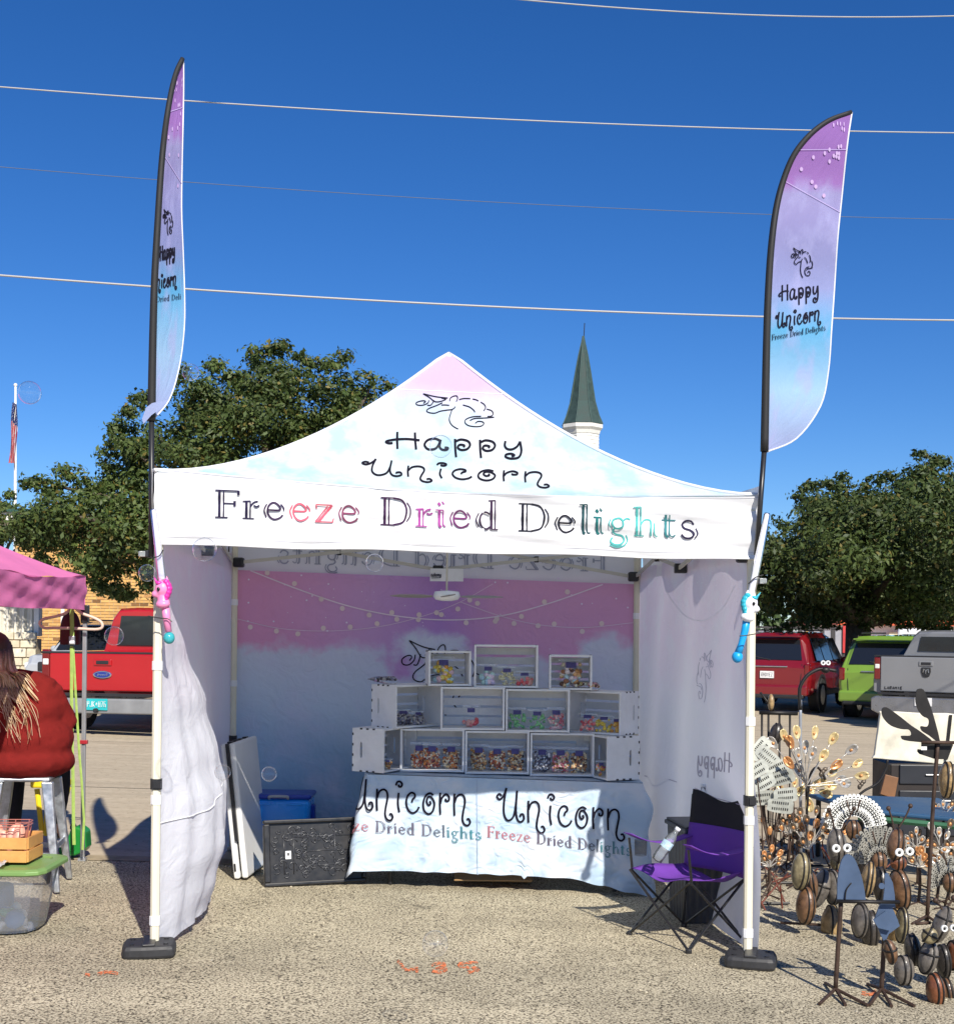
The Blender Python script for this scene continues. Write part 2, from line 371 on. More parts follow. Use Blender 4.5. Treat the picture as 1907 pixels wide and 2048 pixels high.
# ================================================================ ground
def ground_mat(name, kind):
    m, t = new_mat(name)
    g = t.n('NewGeometry')
    pos = g.outputs['Position']
    big = t.n('TexNoise', {'Vector': pos, 'Scale': .7, 'Detail': 5.0, 'Roughness': .65})
    if kind == 'chip':
        vo = t.n('TexVoronoi', {'Vector': pos, 'Scale': 100.0, 'Randomness': 1.0})
        nz = t.n('TexNoise', {'Vector': pos, 'Scale': 82.0, 'Detail': 2.5, 'Roughness': .7})
        h = t.math('SUBTRACT', nz.outputs[0], t.math('MULTIPLY', vo.outputs['Distance'], .32).outputs[0])
        c = t.ramp(h.outputs[0], [(.17, (.045, .039, .029)), (.26, (.23, .195, .135)), (.33, (.46, .40, .28)), (.47, (.64, .565, .405))])
        bv = t.n('MapRange', {0: big.outputs[0], 1: .3, 2: .7, 3: .74, 4: 1.14})
        cc = t.mix(1.0, O(c), O(bv), 'MULTIPLY')
        mp = t.n('Mapping', {0: pos, 3: (.25, 1.6, 1), 2: (0, 0, .12)})
        tk = t.n('TexNoise', {'Vector': mp.outputs[0], 'Scale': 1.1, 'Detail': 6.0, 'Roughness': .6})
        cc = t.mix(1.0, O(cc), O(t.n('MapRange', {0: tk.outputs[0], 1: .35, 2: .65, 3: .82, 4: 1.08})), 'MULTIPLY')
        oil = t.ramp(t.n('TexNoise', {'Vector': pos, 'Scale': 2.3, 'Detail': 4.0, 'Roughness': .7}).outputs[0], [(.27, .55), (.36, 1.0)])
        cc = t.mix(1.0, O(cc), O(oil), 'MULTIPLY')
        bp = t.n('Bump', {'Height': h.outputs[0], 'Strength': .7, 'Distance': .012})
    else:
        nz = t.n('TexNoise', {'Vector': pos, 'Scale': 14.0, 'Detail': 8.0, 'Roughness': .7})
        fine = t.n('TexNoise', {'Vector': pos, 'Scale': 160.0, 'Detail': 2.0})
        mp = t.n('Mapping', {0: pos, 3: (.35, 2.6, 1)})
        st = t.n('TexNoise', {'Vector': mp.outputs[0], 'Scale': 1.6, 'Detail': 6.0, 'Roughness': .7})
        c = t.ramp(nz.outputs[0], [(.25, (.36, .29, .20)), (.5, (.45, .375, .265)), (.75, (.51, .43, .31))])
        bv = t.n('MapRange', {0: st.outputs[0], 1: .3, 2: .7, 3: .82, 4: 1.12})
        cc = t.mix(1.0, O(c), O(bv), 'MULTIPLY')
        sp = t.ramp(t.n('TexNoise', {'Vector': pos, 'Scale': 30.0, 'Detail': 1.0}).outputs[0], [(.22, .35), (.29, 1.0)])
        cc = t.mix(1.0, O(cc), O(sp), 'MULTIPLY')
        bp = t.n('Bump', {'Height': fine.outputs[0], 'Strength': .35, 'Distance': .004})
    b = t.n('BsdfPrincipled', {'Base Color': O(cc), 'Roughness': .92, 'Specular IOR Level': .25, 'Normal': bp.outputs[0]})
    t.out(b.outputs[0]); return m
M_chip = ground_mat('chip_seal', 'chip'); M_conc = ground_mat('concrete', 'conc')
def flat(name, pts, m, dz=0.0):
    mb = MB(); mb.poly([(x, y, G(x) + dz) for x, y in pts]); return struct(mb.build(name, m))
flat('ground', [(-700, -60), (700, -60), (700, 900), (-700, 900)], mat('far_ground', (.20, .18, .13), .95, var=.3, vs=.3), -.012)
EDGE = lambda x: 8.92 + .03 * x
flat('asphalt_lot', [(-40, -15), (40, -15), (40, EDGE(40)), (-40, EDGE(-40))], M_chip, 0)
flat('concrete_lot', [(-60, EDGE(-60) + .02), (60, EDGE(60) + .02), (60, 70), (-60, 70)], M_conc, 0)
mb = MB()
for k in range(80):                                 # worn lip of concrete along the seam
    x = -20 + k * .5
    mb.poly([(x, EDGE(x) - .07 - .03 * random.random(), G(x) + .004), (x + .5, EDGE(x + .5) - .07 - .03 * random.random(), G(x + .5) + .004), (x + .5, EDGE(x + .5) + .1, G(x + .5) + .004), (x, EDGE(x) + .1, G(x) + .004)])
o = struct(mb.build('concrete_edge', mat('edge_concrete', (.33, .26, .165), .95, var=.25, vs=8)))
M_joint = mat('joint_tar', (.07, .06, .05), .9)
for jy in (12.6, 17.2, 23.0, 30.0):
    mb = MB(); mb.poly([(-40, jy + .03 * -40, G(-40) + .004), (40, jy + .03 * 40, G(40) + .004), (40, jy + .03 * 40 + .018, G(40) + .004), (-40, jy + .03 * -40 + .018, G(-40) + .004)])
    struct(mb.build('pavement_joint', M_joint))
# sprayed stall number and dabs of orange paint
def paint_mat():
    m, t = new_mat('orange_spray')
    g = t.n('NewGeometry')
    nz = t.n('TexNoise', {'Vector': g.outputs['Position'], 'Scale': 70.0, 'Detail': 3.0})
    al = t.ramp(nz.outputs[0], [(.44, 0.0), (.54, .9)])
    b = t.n('BsdfPrincipled', {'Base Color': (.75, .2, .07), 'Roughness': .9, 'Alpha': O(al)})
    t.out(b.outputs[0]); return m
M_paint = paint_mat()
gp4 = lambda px, py: GP(px, py) + Vector((0, 0, .004))
def paint(strokes, w, lab):
    mb = MB()
    for st in strokes: ribbon(mb, crom([(a, b, 0) for a, b in st], 4), w, gp4, (1, .3, .1))
    return tag(mb.build('paint_mark', M_paint), lab, 'paint mark')
paint([[(795, 1923), (803, 1932), (812, 1941), (836, 1940)], [(832, 1934), (834, 1947)], [(862, 1932), (880, 1928), (890, 1932), (872, 1938), (893, 1940), (880, 1946), (864, 1944)], [(955, 1926), (920, 1929), (922, 1935), (945, 1937), (957, 1941), (935, 1947)]], 6,
      'sprayed orange stall number 435 on the asphalt in front of the white tent')
paint([[(195, 1950), (215, 1946), (236, 1949)], [(170, 1951), (180, 1952)]], 6, 'faded orange paint dab on the asphalt left of the tent')
paint([[(1722, 1988), (1738, 1990), (1752, 1984)]], 8, 'bright orange paint dab under the forked metal stand')

# ================================================================ the white tent
A0, B0 = GP(309, 1906), GP(1494, 1925)
dv = Vector((B0.x - A0.x, B0.y - A0.y)); TW = dv.length
EX = dv / TW; EY = Vector((-EX.y, EX.x)); TD = TW
def T(x, y, z):
    X = A0.x + EX.x * x + EY.x * y; Y = A0.y + EX.y * x + EY.y * y
    return Vector((X, Y, z + G(X)))
def TL(p):
    dx, dy = p.x - A0.x, p.y - A0.y
    return Vector((dx * EX.x + dy * EX.y, dx * EY.x + dy * EY.y, p.z - G(p.x)))
def cloud_mat(name, mode):
    m, t = new_mat(name)
    uv = t.n('UVMap'); sp = t.n('SeparateXYZ', {0: uv.outputs[0]})
    x, z = sp.outputs[0], sp.outputs[1]
    n1 = t.n('TexNoise', {'Vector': uv.outputs[0], 'Scale': 1.5, 'Detail': 5.0, 'Roughness': .55})
    vo = t.n('TexVoronoi', {'Vector': uv.outputs[0], 'Scale': 2.6}, feature='SMOOTH_F1')
    n2 = t.n('TexNoise', {'Vector': uv.outputs[0], 'Scale': 3.2, 'Detail': 6.0, 'Roughness': .6})
    if mode == 'back':
        wob = t.math('ADD', t.math('MULTIPLY', n1.outputs[0], 1.1).outputs[0], t.math('MULTIPLY', vo.outputs['Distance'], -.5).outputs[0])
        e = t.math('SUBTRACT', t.math('ADD', z, wob.outputs[0]).outputs[0], 1.74)
        pinkf = t.n('MapRange', {0: e.outputs[0], 1: -.05, 2: .09}, interpolation_type='SMOOTHSTEP')
        gx = t.n('MapRange', {0: x, 1: .2, 2: 1.9})
        pink = t.ramp(gx.outputs[0], [(0, (.74, .34, .56)), (.45, (.62, .36, .64)), (.75, (.48, .26, .62)), (1, (.70, .36, .58))])
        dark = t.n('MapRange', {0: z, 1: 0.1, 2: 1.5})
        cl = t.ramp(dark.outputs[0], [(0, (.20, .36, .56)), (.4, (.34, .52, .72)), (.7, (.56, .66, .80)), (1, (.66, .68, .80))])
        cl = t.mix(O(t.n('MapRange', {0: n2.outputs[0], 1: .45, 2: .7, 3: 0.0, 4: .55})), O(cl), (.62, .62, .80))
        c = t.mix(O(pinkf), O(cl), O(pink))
        tr = .10
    elif mode == 'side':
        e = t.math('ADD', z, t.math('MULTIPLY', n1.outputs[0], .9).outputs[0])
        f = t.n('MapRange', {0: e.outputs[0], 1: 1.45, 2: 2.1}, interpolation_type='SMOOTHSTEP')
        c = t.mix(O(f), (.80, .82, .88), (.83, .75, .86))
        c = t.mix(O(t.n('MapRange', {0: n2.outputs[0], 1: .48, 2: .62, 3: 0.0, 4: .6})), O(c), (.82, .83, .90))
        tr = .34
    elif mode == 'roof':
        e = t.math('ADD', z, t.math('MULTIPLY', n1.outputs[0], .35).outputs[0])
        f = t.n('MapRange', {0: e.outputs[0], 1: .88, 2: 1.03}, interpolation_type='SMOOTHSTEP')
        f2 = t.n('MapRange', {0: e.outputs[0], 1: .68, 2: .95}, interpolation_type='SMOOTHSTEP')
        cl = t.ramp(n2.outputs[0], [(.40, (.48, .70, .77)), (.49, (.64, .77, .81)), (.57, (.76, .79, .80))])
        cl = t.mix(O(t.math('MULTIPLY', f2.outputs[0], .55)), O(cl), (.60, .56, .78))
        c = t.mix(O(f), O(cl), (.66, .46, .68))
        tr = .24
    elif mode == 'table':
        cl = t.ramp(n2.outputs[0], [(.40, (.42, .56, .71)), (.52, (.56, .65, .75)), (.62, (.68, .71, .77))])
        c = t.mix(O(t.n('MapRange', {0: z, 1: .05, 2: .8, 3: 0.0, 4: .35})), O(cl), (.42, .54, .70))
        tr = .06
    else:   # feather flag: v runs 0 at the foot to 1 at the tip
        cr = t.ramp(z, [(0, (.34, .38, .62)), (.18, (.32, .50, .70)), (.36, (.10, .36, .60)), (.48, (.26, .29, .53)), (.68, (.27, .25, .48)), (.76, (.30, .27, .50)), (.79, (.32, .16, .45)), (1, (.24, .11, .36))])
        nv = t.n('MapRange', {0: t.n('TexNoise', {'Vector': uv.outputs[0], 'Scale': 7.0, 'Detail': 4.0}).outputs[0], 1: .48, 2: .64, 3: 0.0, 4: .5})
        lo = t.n('MapRange', {0: z, 1: .78, 2: .82, 3: 1.0, 4: 0.0})
        c = t.mix(O(t.math('MULTIPLY', nv.outputs[0], lo.outputs[0])), O(cr), (.40, .40, .66))
        tr = .25
    wv = t.n('TexNoise', {'Vector': uv.outputs[0], 'Scale': 9.0, 'Detail': 4.0, 'Distortion': 1.2})
    if mode == 'table': wv = t.n('TexNoise', {'Vector': uv.outputs[0], 'Scale': 6.0, 'Detail': 5.0, 'Roughness': .55, 'Distortion': 2.5}, noise_type='RIDGED_MULTIFRACTAL')
    bp = t.n('Bump', {'Height': wv.outputs[0], 'Strength': {'table': .5, 'back': .4, 'side': .3}.get(mode, .22), 'Distance': .03})
    b = t.n('BsdfPrincipled', {'Base Color': O(c), 'Roughness': .75, 'Specular IOR Level': .3, 'Normal': bp.outputs[0]})
    tl = t.n('BsdfTranslucent', {0: O(c)})
    t.out(t.n('MixShader', {0: tr, 1: b.outputs[0], 2: tl.outputs[0]}).outputs[0])
    return m
M_back, M_side, M_roof, M_table, M_flag = (cloud_mat('print_' + k, k) for k in ('back', 'side', 'roof', 'table', 'flag'))
M_white = mat('white_polyester', (.83, .83, .85), .75, var=.03, bump=.15, bs=6, trans=.16)
M_leg = mat('cream_powdercoat', (.74, .69, .54), .45, var=.05)
M_bar = mat('truss_paint', (.55, .52, .44), .5, var=.06)
M_blk = mat('black_plastic', (.018, .018, .02), .4, var=.2)
M_rub = mat('black_rubber', (.025, .025, .027), .55, var=.25, vs=20)
M_velc = mat('white_webbing', (.82, .82, .82), .8)
tent = thing('canopy_tent', 'white printed pop-up tent with pink peak and back wall, candy stall inside', 'tent', A0, world=True)

Z0, ZH = 2.37, .975
gs = lambda s: s ** 1.6
fv = lambda x, z: -.035 + .007 * sin(x * 5 + 1) + .006 * sin(x * 11 + z * 9) + (.010 * sin((x * .9 + z * 2.6) * 7) if x > 1.6 else .006 * sin((x * 1.4 - z * 3) * 8))
sag = lambda a: .05 * sin(pi * min(1, max(0, a)))
vtop = lambda x: 2.385 - .022 * x / TW - sag(x / TW)
vbot = lambda x: 2.012 + .033 * x / TW + .004 * sin(x * 7)
# roof panels, one per side
cor = [(-.02, -.03), (TW + .02, -.03), (TW + .02, TD + .03), (-.02, TD + .03)]
def roof_z(s, a): return Z0 + ZH * gs(min(s, .99)) - sag(a) * (1 - s) ** 2.5 + .0045 * sin(pi * min(1, max(0, a))) * (1 - s) * sin(a * 26 + s * 9) * sin(s * 11 + a * 5)
for k in range(4):
    c0, c1 = Vector(cor[k]), Vector(cor[(k + 1) % 4]); ce = Vector((TW / 2, TD / 2))
    def fn(a, s, c0=c0, c1=c1, ce=ce):
        q = c0.lerp(c1, a).lerp(ce, s)
        return T(q.x, q.y, roof_z(s, a))
    mb = MB(); mb.grid(fn, 40, 40, lambda a, s, k=k: (a * 3 * (1 - s) + 1.5 * s + k * 3.7, s))
    mb.build('roof_panel', M_roof, tent, smooth=True)
    mb = MB(); mb.tube([fn(q / 30, .79) + Vector((0, 0, .003)) for q in range(31)], .0028, 5); mb.build('roof_seam', M_white, tent, smooth=True)
    mb = MB(); mb.tube([T(*(c0.lerp(ce, s / 20)), roof_z(s / 20, 0) + .004) for s in range(21)], .011, 6)
    mb.build('roof_piping', M_white, tent, smooth=True)
mb = MB(); mb.ell(T(TW / 2, TD / 2, Z0 + ZH * gs(.985) - .012), (.035, .035, .018), 12, 6); mb.build('peak_cap', M_white, tent, smooth=True)
# valances
mb = MB(); mb.grid(lambda u, v: T(-.02 + u * (TW + .04), fv(u * TW, v), vbot(u * TW) + v * (vtop(u * TW) - vbot(u * TW))), 200, 14)
vfront = mb.build('front_valance', M_white, tent, smooth=True)
mb = MB(); mb.tube([T(-.02 + k / 40 * (TW + .04), fv(k / 40 * TW, 0), vbot(k / 40 * TW)) for k in range(41)], .006, 6); mb.build('hem', M_white, vfront, smooth=True)
for xx, sg in ((-.02, -1), (TW + .02, 1)):
    mb = MB(); mb.grid(lambda u, v: T(xx + sg * .012 * sin(u * 14 + v * 2), -.03 + u * (TD + .06), vbot(0 if sg < 0 else TW) + v * .37), 40, 6); mb.build('side_valance', M_white, tent, smooth=True)
mb = MB(); mb.grid(lambda u, v: T(-.02 + u * (TW + .04), TD + .03 + .006 * sin(u * 20), 1.95 + v * .425), 40, 6); vback = mb.build('back_valance', M_white, tent, smooth=True)
# lettering on the roof and the valances
def S_roof(px, py):
    def Fn(p):
        q = TL(p); s = max(0, (q.y + .03) / (TD / 2 + .03))
        a = .5 + (q.x - TW / 2) / max(.05, (TW + .04) * (1 - s))
        return q.z - roof_z(min(s, .97), a)
    return hit(px, py, Fn, 6.2, 7.95, .009)
def F_val(p):
    q = TL(p); x = (q.x + .02) / (TW + .04) * TW; b = vbot(x)
    return q.y - fv(x, (q.z - b) / (vtop(x) - b))
S_val = lambda px, py: hit(px, py, F_val, 6.1, 7.2, .006)
INK = (.012, .011, .02)
lparts(tent, 'Happy', CURLY, (782, 897), (1052, 906), 34, S_roof, INK, wt=.105, up=(.02, -1))
lparts(tent, 'Unicorn', CURLY, (730, 949), (1104, 967), 31, S_roof, INK, wt=.10, up=(.02, -1))
mb = MB(); logo(mb, 831.7, 787, 988, 857.5, S_roof, 1.9, INK); mb.build('unicorn_drawing', M_ink, tent)
nv_, rd, pu, gr, te = (.03, .025, .06), (.62, .12, .17), (.34, .07, .28), (.02, .07, .08), (.08, .38, .36)
fcol = [nv_, nv_, (.05, .03, .07), rd, rd, (.22, .06, .12), nv_, (.05, .02, .06), pu, pu, (.16, .04, .14), (.05, .03, .06), nv_, (.02, .02, .03), (.02, .02, .03), gr, (.02, .15, .15), te, (.1, .42, .40), (.05, .2, .22), nv_]
mb = MB()
for zf in (.10, .985): ribbon(mb, [Vector((k / 80 * TW, zf, 0)) for k in range(81)], .008, lambda x, v: T(-.02 + x / TW * (TW + .04), fv(x, v) - .003, vbot(x) + v * (vtop(x) - vbot(x))), (.60, .60, .64))
mb.build('stitch_line', M_ink, vfront)['kind'] = 'stuff'
lparts(vfront, 'Freeze Dried Delights', INLINE, (430, 1034), (1394, 1077), 54, S_val, fcol, up=(.01, -1))
S_vb = lambda px, py: hit(px, py, lambda p: TL(p).y - (TD + .018), 8.5, 10.5, .004)
lparts(vback, 'Freeze Dried Delights', INLINE, (1213, 1143), (555, 1126), 40, S_vb, (.36, .38, .46), up=(0, -1))

# back wall with its print
fb = lambda x, z: TD - .04 + .03 * sin(x * 3.1 + z * 1.3) * (1 - z / 2.2) + .02 * sin(x * 2.6 + z * 8.5 + 1) * max(0, 1 - z * .6) + .014 * sin(x * 2.0 - z * 5.5 + 1) * min(1, (2.05 - z)) + .008 * sin(x * 16 + 2 * z) * max(0, 1 - abs(x - .05) * 3)
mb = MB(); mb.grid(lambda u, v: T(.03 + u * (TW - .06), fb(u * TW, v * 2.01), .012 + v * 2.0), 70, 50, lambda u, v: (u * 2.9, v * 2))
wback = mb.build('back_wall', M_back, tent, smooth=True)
S_bw = lambda px, py: hit(px, py, lambda p: TL(p).y - fb(TL(p).x, TL(p).z), 8.4, 10.5, .006)
mb = MB()
lines = [([(500, 1141), (600, 1180), (700, 1213), (800, 1233), (900, 1240), (1000, 1232), (1100, 1206), (1205, 1169)], 2.4, (.86, .72, .82)),
         ([(470, 1237), (560, 1257), (660, 1262), (760, 1253), (850, 1231), (920, 1204), (985, 1168)], 1.4, (.78, .60, .74)),
         ([(920, 1204), (1000, 1232), (1080, 1250), (1170, 1255), (1270, 1245)], 1.6, (.78, .60, .74))]
rnd = random.Random(3)
def disc(mb, px, py, r, S, c, n=9):
    mb.col = c; mb.poly([S(px + r * cos(-2 * pi * k / n), py + r * sin(-2 * pi * k / n)) for k in range(n)])
for pts, w, c in lines:
    pl = crom([(a, b, 0) for a, b in pts], 8); ribbon(mb, pl, w, S_bw, c)
    for k in range(3, len(pl) - 2, 4):
        p = pl[k]; disc(mb, p.x + rnd.uniform(-6, 6), p.y + rnd.choice((-9, 7)) + rnd.uniform(-4, 4), 5.2, S_bw, (.80, .64, .64))
for _ in range(46):
    px, py = rnd.uniform(480, 1265), rnd.uniform(1150, 1300)
    if py > 1270 and px < 1040: continue
    disc(mb, px, py, rnd.choice((.9, 1.2, 2.0)), S_bw, (.85, .75, .88), 6)
logo(mb, 803, 1281, 967, 1431, S_bw, 2.4, INK)
mb.build('wall_print', M_ink, wback)['kind'] = 'stuff'
# side walls
KZ = [(0, .15), (.2, .2), (.4, .25), (.65, .25), (.85, .2), (1.15, .126), (1.45, .05), (1.77, 0), (2.1, 0)]
FY = [(0, 0), (.25, .55), (.45, .88), (.65, 1), (.9, .9), (1.2, .6), (1.6, .25), (2.2, 0), (3.2, 0)]
def interp(tb, x):
    for (a, p), (b, q) in zip(tb, tb[1:]):
        if a <= x <= b:
            k = (x - a) / (b - a); k = k * k * (3 - 2 * k); return p + (q - p) * k
    return tb[-1][1]
def lw(y, z):
    b = interp(KZ, z) * interp(FY, y)
    return .0 + b + .005 * sin(y * 21 + z * 2.2) * min(1, b * 8 + .1) + .007 * sin(z * 8 + y * 9) * min(1, b * 6) + .0035 * sin(y * 47 - z * 3) * min(1, b * 5) + .004 * sin((y * 1.3 + z) * 27) * min(1, b * 5)
mb = MB(); mb.grid(lambda u, v: T(lw(u * TD, v * 2.13), .0 + u * TD, max(.012, .012 + v * 2.12 + (.05 * interp(FY, u * TD) * (1 - v)))), 90, 60, lambda u, v: (u * 2.9 + 5, v * 2))
wleft = mb.build('side_wall', M_side, tent, smooth=True)
mb = MB()
sw = lambda y, z: T(lw(y, z) + .006, y, z + .012)
for z_ in (.62,): mb.tube([sw(.02 + k * .03, z_ + .02 * k / 10 + .12 * max(0, k - 12) / 20) for k in range(28)], .0035, 5)
mb.build('wall_seam', M_white, wleft, smooth=True)
rwx = lambda y, z: TW + .0 + .012 * sin(y * 7 + z * 2) + .05 * max(0, .5 - y) * max(0, 1.1 - z) * 1.6 + .16 * math.exp(-((z - .45) / .42) ** 2 - ((y - .55) / .42) ** 2)
mb = MB(); mb.grid(lambda u, v: T(rwx(u * TD, v * 2.13), u * TD, .012 + v * 2.12), 50, 50, lambda u, v: (u * 2.9 + 11, v * 2), flip=True)
wright = mb.build('side_wall', M_side, tent, smooth=True)
S_rw = lambda px, py: hit(px, py, lambda p: TL(p).x - rwx(max(0, TL(p).y), TL(p).z), 6.5, 9.6, .008)
mb = MB()
GRY = (.46, .45, .54)
letter(mb, 'Happy', CURLY, (1460, 1546), (1392, 1538), 40, S_rw, GRY, wt=.05, up=(.02, -1))
ribbon(mb, crom([(1330, 1180, 0), (1350, 1210, 0), (1375, 1235, 0), (1410, 1240, 0), (1445, 1215, 0), (1470, 1170, 0)], 6), 1.6, S_rw, (.86, .84, .93))
logo(mb, 1425, 1300, 1392, 1405, S_rw, 1.0, (.42, .42, .52))
for _ in range(34): disc(mb, rnd.uniform(1320, 1450), rnd.uniform(1160, 1290), rnd.choice((.9, 1.3)), S_rw, (.9, .88, .95), 5)
ribbon(mb, [Vector((1288, 1552, 0)), Vector((1340, 1560, 0)), Vector((1390, 1577, 0)), Vector((1432, 1597, 0)), Vector((1480, 1610, 0))], 1.6, S_rw, (.46, .44, .56))
letter(mb, 'nU', CURLY, (1438, 1640), (1398, 1634), 30, S_rw, GRY, wt=.06, up=(.02, -1))
mb.build('wall_print', M_ink, wright)['kind'] = 'stuff'
# legs
def leg(x, y, bands):
    mb = MB(); Lr = .021
    prof = [(-1, -.5), (-.5, -1), (.5, -1), (1, -.5), (1, .5), (.5, 1), (-.5, 1), (-1, .5)]
    mb.loft([[T(x + a * Lr, y + b * Lr, z) for a, b in prof] for z in (.035, 2.30)])
    l = mb.build('leg', M_leg, tent)
    for z, kind in bands:
        mb = MB()
        if kind == 'w': mb.loft([[T(x + a * .0245, y + b * .0245, zz) for a, b in prof] for zz in (z - .022, z + .022)]); mb.build('strap', M_velc, l)
        else:
            mb.loft([[T(x + a * .027, y + b * .027, zz) for a, b in prof] for zz in (z - .026, z + .026)]); mb.box(T(x + .01, y - .03, z), (.035, .012, .036)); mb.build('leg_latch', M_blk, l)
    mb = MB(); mb.box(T(x, y, .022), (.075, .075, .012)); mb.build('foot_plate', M_leg, l)
    for z in (2.065, 2.27):
        mb = MB(); mb.box(T(x + (.03 if x < 1 else -.03), y + (.035 if y < 1 else -.02), z), (.075, .07, .07)); mb.build('bracket', M_blk, l, bevel=.012)
leg(0, 0, [(1.415, 'w'), (.832, 'b'), (.755, 'w'), (.16, 'w')])
leg(TW, 0, [(1.225, 'w'), (.822, 'b'), (.722, 'w'), (.15, 'w')])
leg(.03, TD - .06, [(1.78, 'w'), (1.2, 'w'), (.8, 'b')])
leg(TW - .03, TD - .06, [(1.78, 'w'), (1.12, 'w'), (.8, 'b')])
# scissor truss
def bar(p, q):
    mb = MB(); d = (q - p).normalized(); s = d.cross(Vector((0, 0, 1))).normalized(); u = s.cross(d)
    sec = [(-.006, -.012), (.006, -.012), (.006, .012), (-.006, .012)]
    mb.loft([[e + s * a + u * b for a, b in sec] for e in (p, q)]); mb.build('truss_bar', M_bar, tent)
def joint(p, sz=(.035, .035, .045)): MB().box(p, sz).build('truss_joint', M_blk, tent, bevel=.006)
zl, zu = 2.065, 2.265
def xtruss(p0, p1):
    mid = ((p0[0] + p1[0]) / 2, (p0[1] + p1[1]) / 2)
    n = Vector((p1[1] - p0[1], p0[0] - p1[0])).normalized() * .012
    for a, b in ((p0, mid), (mid, p1)):
        bar(T(a[0] + n.x, a[1] + n.y, zl), T(b[0] + n.x, b[1] + n.y, zu)); bar(T(a[0] - n.x, a[1] - n.y, zu), T(b[0] - n.x, b[1] - n.y, zl))
        joint(T((a[0] + b[0]) / 2, (a[1] + b[1]) / 2, (zl + zu) / 2))
    joint(T(mid[0], mid[1], zl), (.075, .05, .06)); joint(T(mid[0], mid[1], zu), (.06, .05, .05))
e = .06
xtruss((e, TD - .08), (TW - e, TD - .08)); xtruss((.03, e), (.03, TD - e)); xtruss((TW - .03, e), (TW - .03, TD - e)); xtruss((e, .03), (TW - e, .03))
bar(T(TW / 2, TD - .1, zu), T(TW / 2, TD / 2, 2.75)); bar(T(.05, TD / 2, zu), T(TW / 2, TD / 2, 2.75)); bar(T(TW - .05, TD / 2, zu), T(TW / 2, TD / 2, 2.75))
mb = MB(); mb.tube([T(TW / 2, TD / 2, 2.68), T(TW / 2, TD / 2, 3.27)], .018, 8); mb.build('centre_pole', M_bar, tent)
# maker's card under the back truss
card = thing('paper_card', 'white card with black printed word hanging under the tent truss', 'card', P(893, 1150, 9.2), world=True)
mb = MB(); c0 = P(893, 1150, 9.18); mb.box(c0, (.235, .003, .09)); mb.build('sheet', mat('paper', (.8, .8, .8), .8), card)
mb = MB(); letter(mb, 'ademy', CURLY, (862, 1153), (882, 1153), 7, lambda a, b: P(a, b, 9.17), (.02, .02, .05), wt=.14)
ribbon(mb, [Vector((862, 1156, 0)), Vector((878, 1155.5, 0))], 1.2, lambda a, b: P(a, b, 9.17), (.02, .02, .05)); mb.build('lettering', M_ink, card)
# ceiling fan
fp = P(893, 1193, 8.05)
fan = thing('ceiling_fan', 'small white ceiling fan with grey blades hanging inside the tent', 'fan', fp, world=True)
mb = MB(); mb.lathe([(.03, .035), (.075, .03), (.085, 0), (.07, -.02), (.03, -.028)], 16, Matrix.Translation(fp)); mb.build('motor_housing', mat('white_plastic', (.78, .8, .84), .35), fan, smooth=True)
mb = MB(); mb.tube([fp + Vector((0, 0, .03)), fp + Vector((0, 0, .62))], .006, 6); mb.build('hanging_rod', M_bar, fan)
for k in range(4):
    a = R(184 + 90 * k)
    mb = MB(Matrix.Translation(fp) @ Matrix.Rotation(a, 4, 'Z') @ Matrix.Rotation(R(10), 4, 'X'))
    mb.extrude([(.09, -.02), (.16, -.045), (.29, -.04), (.35, .0), (.27, .04), (.16, .045), (.09, .02)], .005, Matrix.Rotation(R(90), 4, 'X')); mb.build('blade', mat('fan_blade', (.30, .28, .27), .6), fan)
# leg weights
def weight(c, rz, lab):
    t = thing('leg_weight', lab, 'weight', c, rz, group='weights on the tent legs')
    mb = MB(); out = crom([(.125, .07, 0), (.125, -.07, 0), (.09, -.105, 0), (-.09, -.105, 0), (-.125, -.07, 0), (-.125, .07, 0), (-.09, .105, 0), (.09, .105, 0)], 3, True)
    mb.loft([[(p.x * s, p.y * s, z) for p in out] for s, z in ((.95, 0.0), (1.0, .015), (1.0, .045), (.9, .062))])
    mb.build('body', M_rub, t, bevel=.006)
    for a, b in ((-.08, .05), (.08, .05), (.08, -.06), (-.08, -.06), (0, -.075)):
        mb = MB(); mb.lathe([(.012, .06), (.012, .067), (.006, .068)], 10, Matrix.Translation((a, b, 0))); mb.build('stud', M_blk, t)
    mb = MB(); mb.box((0, .0, .066), (.06, .2, .01)); mb.build('groove_cover', M_blk, t, bevel=.003)
    return t
def on(px, py): return GP(px, py)
weight(T(-.02, -.03, 0), R(12), 'black rubber weight plate at the foot of the left front tent leg')
weight(T(TW - .0, -.06, 0), R(-14), 'black rubber weight plate at the foot of the right front tent leg')

